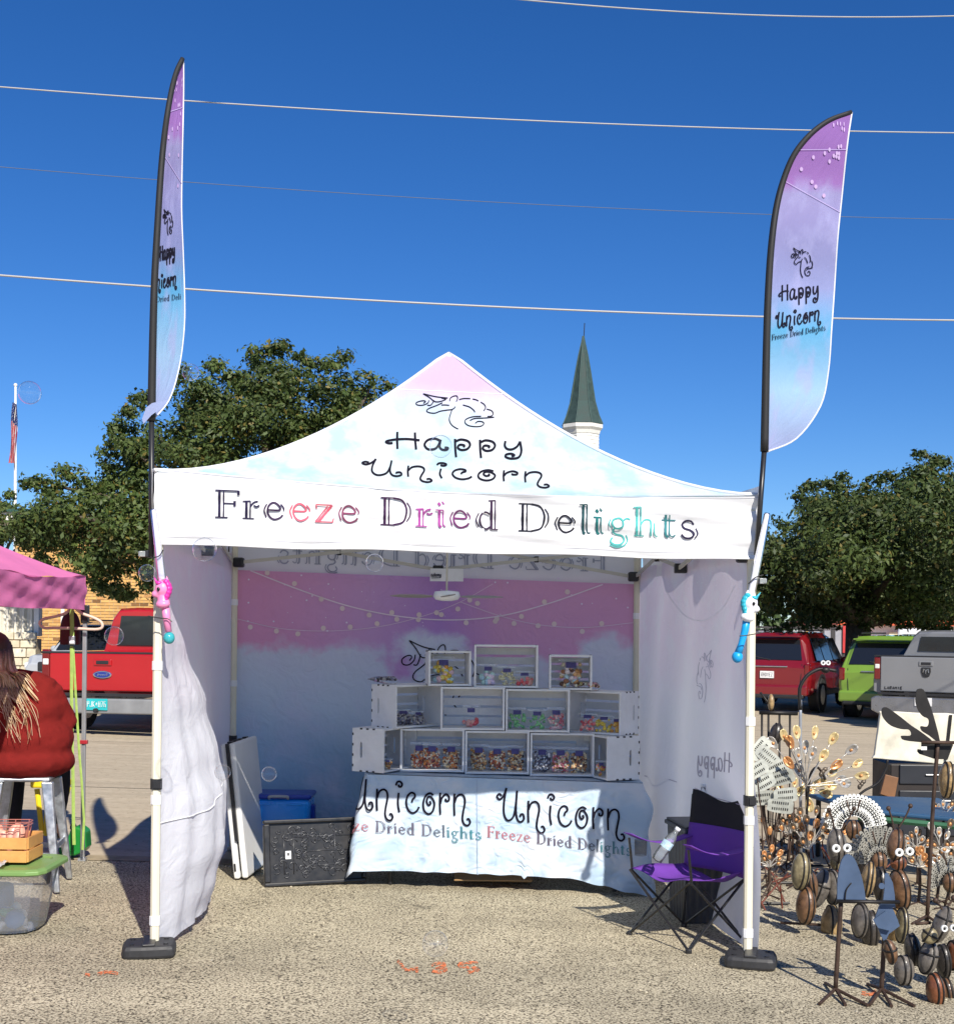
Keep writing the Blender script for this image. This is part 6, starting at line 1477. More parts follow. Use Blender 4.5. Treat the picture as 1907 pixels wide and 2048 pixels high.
# ================================================================ scrap-metal garden art on the right
M_iron = mat('rusty_iron', (.06, .035, .024), .6, metal=.3, var=.4, vs=20); M_bstl = mat('blued_steel', (.07, .11, .19), .5, metal=.35, var=.12, vs=8); M_dark = mat('dark_iron', (.02, .018, .017), .5, metal=.4, var=.3)
STC = {'tan': (.30, .20, .09), 'olive': (.20, .165, .09), 'brown': (.13, .068, .034), 'grey': (.125, .11, .095), 'dark': (.04, .034, .03), 'rust': (.17, .058, .024), 'blue': (.10, .13, .19)}
M_st = {k: mat('glazed_' + k, c, .34, var=.55, vs=22, bump=.45, bs=30, coat=.15) for k, c in STC.items()}
def stone(t, px, py, d, rx, ry, tilt, kind, yaw=0, bands=(-.3, .25)):
    s = d / F_PX; c = P(px, py, d)
    M = Matrix.Translation(c) @ Matrix.Rotation(R(yaw), 4, 'Z') @ Matrix.Rotation(R(tilt), 4, 'Y')
    a, b, e = rx * s * 1.05, ry * s * .62, ry * s
    mb = MB(M); mb.ell((0, 0, 0), (a, b, e), 18, 12); o = mb.build('metal_disc', M_st[kind], t, smooth=True)
    for f in bands:
        q = math.sqrt(1 - f * f) * 1.01
        if abs(tilt) > 12 and f > 0: pts = [(a * q * cos(k * pi / 12), b * q * sin(k * pi / 12), e * f * .8) for k in range(25)]
        else: pts = [(a * f, b * q * cos(k * pi / 12), e * q * sin(k * pi / 12)) for k in range(25)]
        mb = MB(M); mb.tube(pts, .0055, 5, cap=False); mb.build('weld_band', M_dark, o, smooth=True)
    return o
M_eye = mat('washer_white', (.8, .8, .78), .35); M_pup = mat('pupil', (.01, .01, .01), .3)
def eye(t, px, py, d, r):
    c = P(px, py, d); s = d / F_PX * r; M = Matrix.Translation(c) @ Matrix.Rotation(R(90), 4, 'X')
    mb = MB(M); mb.lathe([(s * .3, 0), (s, 0), (s, .008), (s * .8, .012), (s * .3, .006)], 16); o = mb.build('eye', M_eye, t, smooth=False)
    mb = MB(M); mb.ell((0, 0, .008), (s * .38, s * .38, .008), 10, 6); mb.build('pupil', M_pup, o, smooth=True)
def rod(t, pts, d, r=.006, m=None, name='rod'):
    mb = MB(); mb.tube(crom([P(a, b, d) for a, b in pts], 5) if len(pts) > 2 else [P(a, b, d) for a, b in pts], r, 7); return mb.build(name, m or M_iron, t, smooth=True)
def ball(t, px, py, d, r, m=None):
    mb = MB(); mb.ell(P(px, py, d), (r, r, r), 10, 8); mb.build('ball', m or M_iron, t, smooth=True)
def base_at(px, py): g = GP(px, py); return g, g.y
def critter(label, d, foot, head, eyes, ants, stones, extra=()):
    t = thing('metal_critter', label, 'sculpture', P(*foot, d), group='round bodied metal critters', world=True)
    for h in head: stone(t, *h[:2], d - .05, *h[2:5], h[5], bands=(-.1, .45))
    for e_ in eyes: eye(t, *e_[:2], d - .2, e_[2])
    for p0, p1 in ants: rod(t, [p0, ((p0[0] + p1[0]) / 2 + 2, (p0[1] + p1[1]) / 2), p1], d - .05, .005, name='antenna'); ball(t, *p1, d - .05, .013)
    rr = random.Random(int(foot[0]))
    for k, s_ in enumerate(stones): stone(t, s_[0], s_[1], d + .12 * (k % 3) - .12, s_[2], s_[3], s_[4], s_[5], yaw=rr.uniform(-25, 25))
    for e_ in extra: rod(t, e_, d, .008)
    return t
critter('grey headed critter with two washer eyes, left of the blue shovel bird', 7.35, (1640, 1893), [(1673, 1693, 19, 36, -4, 'grey'), (1672, 1722, 13, 18, 0, 'olive')], [(1671, 1697, 8.5), (1693, 1696, 8.5)], [((1668, 1662), (1657, 1620)), ((1680, 1662), (1707, 1617))],
        [(1601, 1743, 17, 38, 6, 'olive'), (1621, 1768, 13, 33, -8, 'brown'), (1639, 1778, 17, 40, 18, 'grey'), (1611, 1812, 18, 38, 4, 'brown'), (1662, 1851, 20, 41, 3, 'tan'), (1665, 1775, 12, 35, 0, 'grey')], [[(1605, 1891), (1720, 1893)], [(1560, 1846), (1640, 1850)]])
critter('brown headed critter with two washer eyes and tall antennae', 7.1, (1770, 1898), [(1791, 1690, 17, 33, 8, 'brown'), (1796, 1726, 16, 15, 0, 'rust')], [(1797, 1705, 8.5), (1818, 1703, 8.5)], [((1786, 1660), (1776, 1617)), ((1795, 1658), (1820, 1612))],
        [(1736, 1759, 13, 36, 8, 'tan'), (1760, 1768, 15, 34, 0, 'dark'), (1799, 1780, 18, 42, -6, 'brown'), (1720, 1842, 13, 35, 4, 'grey'), (1740, 1861, 18, 40, 0, 'dark'), (1790, 1856, 16, 40, 2, 'tan'), (1803, 1851, 10, 36, 4, 'olive')], [[(1700, 1898), (1830, 1900)]])
critter('low brown critter of stacked discs nearest the camera at the right edge', 6.1, (1850, 2012), [(1882, 1850, 16, 38, 20, 'grey')], [(1887, 1857, 7), (1905, 1856, 7)], [((1884, 1822), (1870, 1801)), ((1886, 1822), (1906, 1796))],
        [(1780, 1904, 12, 25, -14, 'brown'), (1807, 1941, 20, 30, 0, 'grey'), (1825, 1900, 16, 33, -8, 'dark'), (1858, 1872, 15, 17, 30, 'olive'), (1856, 1916, 16, 34, 14, 'grey'), (1886, 1923, 14, 34, -4, 'dark'), (1870, 1981, 17, 35, -4, 'rust'), (1894, 1988, 13, 31, -6, 'brown'), (1906, 1911, 10, 30, 0, 'rust')], [[(1838, 2013), (1868, 2012)], [(1830, 1848), (1860, 1846)]])
# forked-foot stands with blued steel birds
def stand(label, foot, top, d, toes):
    t = thing('metal_bird', label, 'sculpture', P(*foot, d), group='blued steel birds on forked feet', world=True)
    rod(t, [foot, ((foot[0] + top[0]) / 2, (foot[1] + top[1]) / 2), top], d, .011, name='post')
    for a in toes:
        g = GP(*a); mb = MB(); mb.tube([P(foot[0], foot[1] - 2, d), g + Vector((0, 0, .008))], .008, 7); mb.build('toe', M_iron, t)
    return t
d1 = GP(1672, 1992).y
t = stand('blue shovel blade bird on a forked iron foot', (1670, 1980), (1681, 1803), d1, [(1638, 2012), (1690, 2014), (1735, 2015), (1650, 1970)])
bl = [(1673, 1801), (1674, 1760), (1680, 1726), (1688, 1712), (1697, 1709), (1707, 1717), (1718, 1742), (1726, 1772), (1730, 1801)]
def plate(t, pts, d, th, m, name, bevel=0, conv=None):
    pts = [conv(*p) for p in pts] if conv else pts
    c = P(*pts[0], d); q = [P(a, b, d) - c for a, b in pts]
    ar = sum(q[i].x * q[(i + 1) % len(q)].z - q[(i + 1) % len(q)].x * q[i].z for i in range(len(q)))
    q = q if ar > 0 else q[::-1]
    mb = MB(); mb.extrude([(p.x, p.z) for p in q], th, Matrix.Translation(c)); return mb.build(name, m, t, bevel=bevel)
plate(t, [(v.x, v.y) for v in crom([(a, b, 0) for a, b in bl], 3)], d1 - .02, .012, M_bstl, 'blade')
rod(t, [(1672, 1803), (1798, 1805)], d1 - .03, .009, M_dark, 'cross_bar'); rod(t, [(1689, 1800), (1692, 1780), (1702, 1766)], d1 - .035, .003, M_dark, 'crease')
d2 = GP(1768, 1992).y
t = stand('blue cut steel bird with folded wing on the second forked foot', (1762, 1980), (1768, 1872), d2, [(1738, 2014), (1782, 2016), (1828, 2016), (1734, 1972)])
plate(t, [(1768, 1748), (1774, 1746), (1784, 1765), (1788, 1790), (1789, 1815), (1783, 1815), (1793, 1838), (1798, 1852), (1776, 1868), (1768, 1886), (1760, 1870), (1748, 1838), (1756, 1815), (1765, 1800), (1768, 1775)], d2 - .02, .010, M_bstl, 'body')
plate(t, [(1745, 1840), (1770, 1822), (1795, 1840), (1780, 1862), (1755, 1856)], d2 - .05, .010, M_bstl, 'wing')
mb = MB(Matrix.Translation(P(1762, 1772, d2 - .04)) @ Matrix.Rotation(R(90), 4, 'X')); mb.lathe([(.006, 0), (.014, 0), (.014, .006), (.006, .006)], 12); mb.build('ring', M_bstl, t)
# spoon flowers
M_brass = mat('old_spoon_brass', (.66, .52, .26), .35, metal=.35, var=.25, vs=25); M_silv = mat('old_spoon_silver', (.50, .47, .42), .32, metal=.5, var=.25, vs=25); M_cop = mat('old_spoon_copper', (.52, .24, .09), .35, metal=.4, var=.25, vs=25); M_dsp = mat('tarnished_spoon', (.12, .095, .07), .4, metal=.4, var=.4, vs=25)
def spoons(label, centre, foot, spots, d, mats, rw=9, rh=15, jit=.25):
    t = thing('spoon_flower', label, 'sculpture', P(*foot, d), group='flowers made of old spoons', world=True)
    rr = random.Random(int(centre[0] + foot[1])); rod(t, [foot, ((centre[0] + foot[0]) / 2 + 2, (centre[1] + foot[1]) / 2), centre], d, .010, name='stalk')
    for k, (px, py) in enumerate(spots):
        dd = d + rr.uniform(-jit, jit * .4); a = math.atan2(px - centre[0], centre[1] - py); s = dd / F_PX
        rod(t, [centre, ((centre[0] + px) / 2 + rr.uniform(-3, 3), (centre[1] + py) / 2), (px - rh * .8 * sin(a), py + rh * .8 * cos(a))], dd, .0035, M_silv, 'spoon_handle')
        M = Matrix.Translation(P(px, py, dd)) @ Matrix.Rotation(rr.uniform(-.5, .5), 4, 'Z') @ Matrix.Rotation(a, 4, 'Y')
        mb = MB(M)
        def bowl(u, v):
            th = 2 * pi * u; r = v; w = rw * s * (1 + .25 * cos(th)) ; return (w * r * sin(th) * .95, .35 * rw * s * (r * r - 1) * -1, rh * s * r * cos(th))
        mb.grid(bowl, 14, 4); o = mb.build('spoon_bowl', rr.choice(mats), t, smooth=True, solid=.002)
        mb = MB(M); mb.ell((0, .35 * rw * s - .004, -rh * s * .1), (.011, .006, .013), 8, 6); mb.build('rivet', M_cop, o, smooth=True)
    for a, b in ((-24, 8), (22, 10), (2, -12)):
        g = GP(foot[0] + a, foot[1] + b); mb = MB(); mb.tube([P(*foot, d), g + Vector((0, 0, .006))], .006, 6); mb.build('foot', M_iron, t)
    return t
f_ = (1610, 1738)
spoons('tall brass and silver spoon flower left of the white panel', (1612, 1572), f_, [(1593, 1465), (1629, 1466), (1665, 1478), (1702, 1500), (1544, 1486), (1579, 1485), (1610, 1495), (1597, 1510), (1624, 1507), (1646, 1512), (1714, 1528), (1672, 1530), (1577, 1526), (1597, 1540), (1639, 1566), (1660, 1573), (1690, 1568), (1650, 1587), (1598, 1583), (1665, 1545), (1680, 1560), (1722, 1552), (1618, 1610), (1568, 1472)], GP(*f_).y, [M_brass, M_brass, M_silv, M_cop])
f_ = (1614, 1762)
spoons('dark tarnished spoon flower behind the grey headed critter', (1616, 1700), f_, [(1600, 1625), (1633, 1622), (1612, 1640), (1590, 1672), (1604, 1655), (1632, 1648), (1646, 1655), (1598, 1690), (1640, 1678), (1620, 1672), (1655, 1630), (1586, 1655), (1606, 1684)], GP(*f_).y, [M_dsp, M_dsp, M_cop], rw=7, rh=11)
f_ = (1873, 1800)
spoons('grey spoon flower half hidden behind the moose post', (1880, 1700), f_, [(1900, 1648), (1862, 1655), (1893, 1672), (1878, 1665), (1905, 1690), (1868, 1690), (1890, 1700), (1858, 1712), (1902, 1720)], GP(*f_).y, [M_silv, M_dsp], rw=7, rh=11)
for lab, c_, f_, n_, rad, ms in (('small rusty spoon flower low beside the right tent leg', (1538, 1735), (1536, 1790), 9, 30, [M_dsp, M_cop]), ('small dark spoon flower between the plates and the tarnished one', (1578, 1668), (1576, 1722), 9, 30, [M_dsp]), ('small copper spoon flower behind the white chain fan', (1668, 1672), (1668, 1738), 8, 26, [M_cop, M_dsp]), ('small silver spoon flower left of the moose post', (1832, 1700), (1834, 1768), 9, 30, [M_silv, M_dsp]), ('small dark spoon flower right of the moose post', (1886, 1640), (1884, 1745), 9, 32, [M_dsp, M_silv])):
    rq = random.Random(int(c_[0])); sp_ = [(c_[0] + rad * rq.uniform(.5, 1.15) * cos(R(15 + 150 * k / (n_ - 1))), c_[1] - rad * rq.uniform(.6, 1.3) * sin(R(15 + 150 * k / (n_ - 1)))) for k in range(n_)]
    spoons(lab, c_, f_, sp_, GP(*f_).y, ms, rw=5.5, rh=9)
for lab, c_, f_, n_, rad, ms in (('silver spoon flower at the far right edge above the low critter', (1898, 1735), (1896, 1800), 10, 36, [M_silv, M_dsp]), ('brown spoon flower behind the brown headed critter', (1838, 1735), (1836, 1805), 10, 34, [M_cop, M_dsp]), ('brass spoon flower just right of the slotted plates', (1585, 1600), (1584, 1700), 10, 40, [M_brass, M_silv])):
    rq = random.Random(int(c_[0])); sp_ = [(c_[0] + rad * rq.uniform(.5, 1.15) * cos(R(15 + 150 * k / (n_ - 1))), c_[1] - rad * rq.uniform(.6, 1.3) * sin(R(15 + 150 * k / (n_ - 1)))) for k in range(n_)]
    spoons(lab, c_, f_, sp_, GP(*f_).y, ms, rw=6.5, rh=10)
for k, (lab, f_, up_, sp_) in enumerate((('low rusty rod frame lying nearest the right tent leg', (1532, 1812), 70, 46), ('second low rusty rod frame behind the garden stakes', (1575, 1770), 55, 40), ('low rusty rod frame behind the blue shovel bird', (1640, 1735), 60, 40), ('low rusty rod frame under the grey chain fan', (1745, 1770), 50, 36))):
    g = GP(*f_); t = thing('rod_frame', lab, 'rod frame', g, group='low rod frames', world=True); rq = random.Random(k)
    for q in range(7):
        a = GP(f_[0] + rq.uniform(-sp_, sp_), f_[1] + rq.uniform(-22, 16)); b = a + Vector((rq.uniform(-.16, .16), rq.uniform(-.1, .1), rq.uniform(.02, up_ * .004)))
        mb = MB(); mb.tube([a + Vector((0, 0, .006)), b], .0055, 6); mb.build('rod', M_iron if q % 2 else mat('red_rust', (.14, .035, .02), .7, var=.3), t)
    mb = MB(); mb.tube([g + Vector((-.14, 0, .01)), g + Vector((.15, .03, .012))], .008, 6); mb.build('base_bar', M_dark, t)
# slotted plate plant
f_ = (1548, 1735); dp_ = GP(*f_).y
t = thing('slotted_plate_plant', 'plant of grey slotted metal plates beside the right tent leg', 'sculpture', GP(*f_), world=True)
M_gal2 = mat('grey_plate', (.42, .43, .38), .5, metal=.3, var=.15, vs=20)
for k, (px, py, a) in enumerate([(1519, 1497, -48), (1534, 1513, 40), (1553, 1537, -24), (1563, 1556, -20), (1526, 1566, -28), (1524, 1596, -8), (1570, 1590, -4), (1560, 1612, 4), (1512, 1540, -30)]):
    dd = dp_ - .03 * k; s = dd / F_PX
    M = Matrix.Translation(P(px, py, dd)) @ Matrix.Rotation(R(a), 4, 'Y') @ Matrix.Rotation(R((-1) ** k * 12), 4, 'Z')
    mb = MB(M); mb.extrude([(v.x * s, v.y * s) for v in crom([(-22, -12, 0), (20, -14, 0), (25, 0, 0), (20, 13, 0), (-21, 12, 0), (-25, 0, 0)], 4, True)], .005); o = mb.build('plate', M_gal2, t)
    mb = MB(M)
    for r_ in (-6, 6):
        for q in range(8): mb.box(((-15 + 4.2 * q) * s, -.0045, r_ * s), (1.7 * s, .004, 5 * s), Matrix.Rotation(0, 4, 'Y'))
    mb.build('slots', M_dark, o)['kind'] = 'stuff'
    rod(t, [(px, py), ((px + f_[0]) / 2 - 6, (py + f_[1]) / 2), f_], dd + .02, .005, name='stem')
for a, b in ((-26, 6), (22, 8), (4, -10)): mb = MB(); mb.tube([GP(*f_) + Vector((0, 0, .03)), GP(f_[0] + a, f_[1] + b) + Vector((0, 0, .006))], .006, 6); mb.build('foot', M_iron, t)
# chain-link fans (turkey tails)
def fan_tail(label, c, r0, rings, d, m, a0, a1, foot):
    t = thing('chain_fan', label, 'sculpture', P(*foot, d), group='turkey tails of bicycle chain', world=True)
    s = d / F_PX
    for ri, (rin, rout, n) in enumerate(rings):
        for k in range(n):
            a = R(a0 + (a1 - a0) * k / (n - 1)); dd = d - .015 * ri
            M = Matrix.Translation(P(c[0] + (rin + rout) / 2 * cos(a), c[1] - (rin + rout) / 2 * sin(a), dd)) @ Matrix.Rotation(pi / 2 - a, 4, 'Y')
            L = (rout - rin) / 2 * s; w = 3.6 * s
            mb = MB(M); mb.extrude([(v.x, v.y) for v in crom([(-w, -L, 0), (w, -L, 0), (w, L * .8, 0), (0, L * 1.1, 0), (-w, L * .8, 0)], 3, True)], .008); o = mb.build('chain_strip', m, t)
            mb = MB(M)
            for q in range(4): mb.box((0, -.006, (-.7 + .42 * q) * L), (w * .8, .005, L * .14))
            mb.build('links', M_dark, o)['kind'] = 'stuff'
    stone(t, c[0], c[1] + 6, d - .06, 15, 20, 0, 'brown'); rod(t, [foot, (c[0], c[1] + 10)], d, .008, name='post')
    for e_ in (-14, 14): rod(t, [(c[0] + e_ * .5, c[1] - 30), (c[0] + e_, c[1] - 55)], d - .07, .005, name='antenna')
    for a, b in ((-20, 5), (20, 6)): mb = MB(); mb.tube([P(*foot, d), GP(foot[0] + a, foot[1] + b) + Vector((0, 0, .006))], .006, 6); mb.build('foot', M_iron, t)
M_wch = mat('white_chain', (.72, .72, .68), .45, var=.08); M_gch = mat('grey_chain', (.32, .31, .27), .5, metal=.3, var=.2)
f_ = (1706, 1768); fan_tail('white chain turkey tail fan below the shepherd hook', (1706, 1655), 0, [(42, 66, 24), (24, 40, 16)], GP(*f_).y, M_wch, 8, 178, f_)
f_ = (1762, 1785); fan_tail('grey chain turkey tail fan behind the brown headed critter', (1758, 1718), 0, [(44, 66, 20), (26, 42, 15), (10, 24, 9)], GP(*f_).y, M_gch, 15, 190, f_)
f_ = (1888, 1815); fan_tail('grey chain turkey tail fan at the right edge', (1900, 1760), 0, [(28, 48, 14), (12, 26, 9)], GP(*f_).y, M_gch, 40, 200, f_)
# moose
cv = lambda x, y: (1690 + x * .1308, 1380 + y * .1308)
f_ = (1853, 1842); dm = GP(*f_).y
t = thing('moose_sculpture', 'flat black moose head with big antlers on an iron post', 'sculpture', GP(*f_), world=True)
sm = lambda pts: [(v.x, v.y) for v in crom([(a, b, 0) for a, b in pts], 3, True)]
plate(t, sm([(560, 285), (620, 265), (700, 310), (850, 420), (1000, 540), (1150, 640), (1330, 790), (1160, 800), (900, 770), (850, 725), (865, 700), (985, 700), (1003, 660), (965, 608), (850, 600), (700, 550), (600, 460), (555, 370)]), dm, .008, M_dark, 'antler', conv=cv)
plate(t, sm([(1100, -10), (1190, -5), (1260, 150), (1340, 380), (1440, 770), (1400, 790), (1280, 700), (1165, 625), (1150, 555), (1245, 562), (1275, 500), (1260, 440), (1180, 400), (1110, 310), (1070, 180), (1075, 60)]), dm + .03, .008, M_dark, 'antler', conv=cv)
plate(t, [(1160, 795), (1640, 800), (1640, 850), (1560, 1060), (1370, 1060), (1130, 980), (1095, 940), (1105, 905), (1160, 912)], dm + .015, .008, M_dark, 'head', conv=cv)
rod(t, [cv(1165, 800), cv(1680, 806)], dm - .03, .010, M_iron, 'cross_bar'); plate(t, [cv(1157, 866), cv(1243, 866), cv(1243, 920), cv(1157, 920)], dm - .02, .002, mat('paper'), 'price_tag')
rod(t, [f_, (1866, 1600), cv(1415, 810)], dm, .012, M_iron, 'post'); stone(t, 1893, 1560, dm, 15, 37, 3, 'tan')
for a, b in ((-30, 8), (26, 10), (4, -14)): mb = MB(); mb.tube([GP(*f_) + Vector((0, 0, .03)), GP(f_[0] + a, f_[1] + b) + Vector((0, 0, .006))], .008, 6); mb.build('foot', M_iron, t)
# ostrich with bug eyes
f_ = (1601, 1716); do = GP(*f_).y
t = thing('ostrich_sculpture', 'black iron ostrich neck with two bulging white eyes', 'sculpture', GP(*f_), world=True)
rod(t, [f_, (1600, 1560), (1600, 1400)], do, .012, M_alu, 'post'); rod(t, [(1600, 1420), (1598, 1385), (1602, 1368), (1615, 1350), (1635, 1339), (1648, 1338), (1672, 1342)], do, .014, M_dark, 'neck')
eye(t, 1645, 1326, do - .03, 5); eye(t, 1655, 1326, do - .03, 5); mb = MB(); mb.ell(P(1650, 1340, do), (.035, .03, .025)); mb.build('head', M_dark, t, smooth=True)
for a, b in ((-24, 6), (22, 8), (4, -10)): mb = MB(); mb.tube([GP(*f_) + Vector((0, 0, .03)), GP(f_[0] + a, f_[1] + b) + Vector((0, 0, .006))], .008, 6); mb.build('foot', M_iron, t)
# shepherd hooks with little metal bugs
for lab, f_, pts, bug in (('black shepherd hook with a metal bug among the spoon flowers', (1613, 1745), [(1613, 1745), (1612, 1650), (1617, 1570), (1622, 1545), (1633, 1535), (1643, 1545), (1650, 1560)], (1645, 1545)),
                          ('curved black iron plant hook with a metal bug in front of the white panel', (1728, 1740), [(1728, 1740), (1722, 1660), (1716, 1600), (1726, 1583), (1755, 1566), (1771, 1538), (1774, 1520)], (1722, 1570))):
    dh = GP(*f_).y; t = thing('plant_hook', lab, 'sculpture', GP(*f_), world=True); rod(t, pts, dh, .009, M_dark, 'hook')
    for k in range(3): mb = MB(); mb.ell(P(bug[0] + 4 * k - 4, bug[1] - 5 * k + 4, dh - .03), (.016, .014, .02), 8, 6, Matrix.Rotation(.6 * k, 4, 'Y')); mb.build('bug_body', M_dsp, t, smooth=True)
    for k in (-1, 1): rod(t, [(bug[0], bug[1]), (bug[0] + 9 * k, bug[1] - 10)], dh - .03, .003, name='bug_leg')
    for a, b in ((-18, 5), (18, 6)): mb = MB(); mb.tube([GP(*f_) + Vector((0, 0, .02)), GP(f_[0] + a, f_[1] + b) + Vector((0, 0, .006))], .006, 6); mb.build('foot', M_iron, t)
# low rod racks and stakes lying about on the left of the display
rr = random.Random(21)
spots = sorted([(rr.uniform(1522, 1600), rr.uniform(1680, 1805)) for _ in range(15)])
ORD = ['first', 'second', 'third', 'fourth', 'fifth']
for k, (px, py) in enumerate(spots):
    g = GP(px, py); dd = g.y; h = rr.uniform(35, 120)
    t = thing('garden_stake', ['iron garden stake with a round finial', 'garden stake with a copper leaf head', 'garden stake with a curled tip'][k % 3] + ', ' + ORD[k // 3] + ' of its kind from the tent leg', 'garden stake', g, group='garden stakes by the tent leg', world=True)
    rod(t, [(px, py - 2), (px + rr.uniform(-6, 6), py - h)], dd, .005, name='shaft')
    if k % 3 == 0: ball(t, px, py - h, dd, .014)
    elif k % 3 == 1: mb = MB(); mb.ell(P(px, py - h, dd), (.018, .006, .03), 8, 6); mb.build('leaf', M_cop, t, smooth=True)
    else: rod(t, [(px, py - h), (px + 5, py - h - 8), (px + 11, py - h - 2), (px + 7, py - h + 3)], dd, .004, name='curl')
    for a, b in ((-26, 7), (28, 5), (rr.uniform(-10, 10), -14)): mb = MB(); mb.tube([g + Vector((0, 0, .05)), GP(px + a, py + b) + Vector((0, 0, .005))], .005, 5); mb.build('foot', M_iron, t)
f_ = (1560, 1648); dk = GP(*f_).y
t = thing('iron_rack', 'dark iron bar rack with an oval disc behind the slotted plates', 'rack', GP(*f_), world=True)
rod(t, [(1518, 1425), (1594, 1427)], dk, .02, M_dark, 'bar')
for px in (1523, 1536, 1558, 1579): rod(t, [(px, 1427), (px, 1648 + .02 * (px - 1560))], dk, .010, M_dark, 'leg')
stone(t, 1552, 1468, dk - .1, 13, 22, 10, 'dark'); stone(t, 1541, 1405, dk, 6, 17, 0, 'tan', bands=())
rod(t, [(1520, 1385), (1550, 1425)], dk, .010, M_dark, 'brace')
# things stacked behind
dW = 10.6
t = thing('dark_cabinet', 'low dark wooden cabinet behind the moose sculpture', 'cabinet', at_ground(1845, dW), world=True)
g0 = at_ground(1850, dW); zt3 = P(1850, 1530, dW).z
M_dw = mat('dark_wood', (.018, .012, .01), .6, var=.25)
mb = MB(); mb.box((g0.x + .1, dW + .25, (zt3 + g0.z) / 2), (.75, .5, zt3 - g0.z)); mb.build('carcass', M_dw, t, bevel=.006)
for k in range(3): mb = MB(); mb.box((g0.x + .1, dW - .006, g0.z + .16 + .21 * k), (.62, .02, .16)); mb.build('drawer_front', mat('dark_paint', (.012, .014, .02), .5), t, bevel=.008)
for k in range(3): mb = MB(); mb.tube([(g0.x, dW - .03, g0.z + .16 + .21 * k), (g0.x + .2, dW - .03, g0.z + .16 + .21 * k)], .006, 6); mb.build('pull', M_alu, t)
t = thing('tabletop_panel', 'stained white folding tabletop standing on edge behind the antlers', 'panel', P(1820, 1528, dW), world=True)
plate(t, [(v.x, v.y) for v in crom([(1763, 1422, 0), (1840, 1426, 0), (1935, 1432, 0), (1940, 1480, 0), (1930, 1533, 0), (1860, 1526, 0), (1752, 1517, 0), (1747, 1510, 0), (1754, 1460, 0), (1758, 1428, 0)], 2, True)], dW + .12, .045, mat('stained_white', (.66, .62, .50), .6, var=.25, vs=6, bump=.1), 'board', bevel=.008)
plate(t, [(1898, 1430), (1903, 1430), (1893, 1520), (1888, 1520)], dW + .09, .02, M_dark, 'centre_hinge')
t = thing('brown_board', 'small brown board leaning against the dark cabinet', 'board', P(1776, 1600, dW - .5), world=True)
plate(t, [cv(600, 1290), cv(800, 1340), cv(740, 1660), cv(520, 1590)], dW - .55, .04, mat('brown_board', (.20, .09, .035), .6, var=.2), 'panel', bevel=.004); plate(t, [cv(560, 1600), cv(700, 1650), cv(700, 2300), cv(560, 2250)], dW - .5, .03, M_dw, 'leg')
# blue covered table
bx0, bx1, by0, by1 = 2.55, 3.45, 8.75, 9.95
t = thing('blue_table', 'low table with a plain blue cover behind the chain fans', 'table', (3.0, 9.3, G(3.0)), world=True)
ztb = .44
mb = MB(); mb.loft([[(x, y, z + G(x)) for x, y in ((bx0 + .12, by0 + .4), (bx1, by0), (bx1 + .1, by1), (bx0, by1))] for z in (ztb, ztb + .03)]); mb.build('cover', mat('blue_cover', (.02, .075, .16), .6, var=.12), t, bevel=.01)
mb = MB(); mb.tube([(bx0 + .14, by0 + .38, ztb - .03 + G(bx0)), (bx1 + .02, by0 - .02, ztb - .03 + G(bx1))], .022, 6); mb.build('green_rail', mat('green_rail', (.03, .12, .06), .5), t)
for x, y in ((bx0 + .18, by0 + .45), (bx1 - .05, by0 + .06), (bx1, by1 - .06), (bx0 + .06, by1 - .06)): mb = MB(); mb.tube([(x, y, G(x) + .004), (x, y, ztb + G(x))], .02, 8); mb.build('leg', M_dark, t)

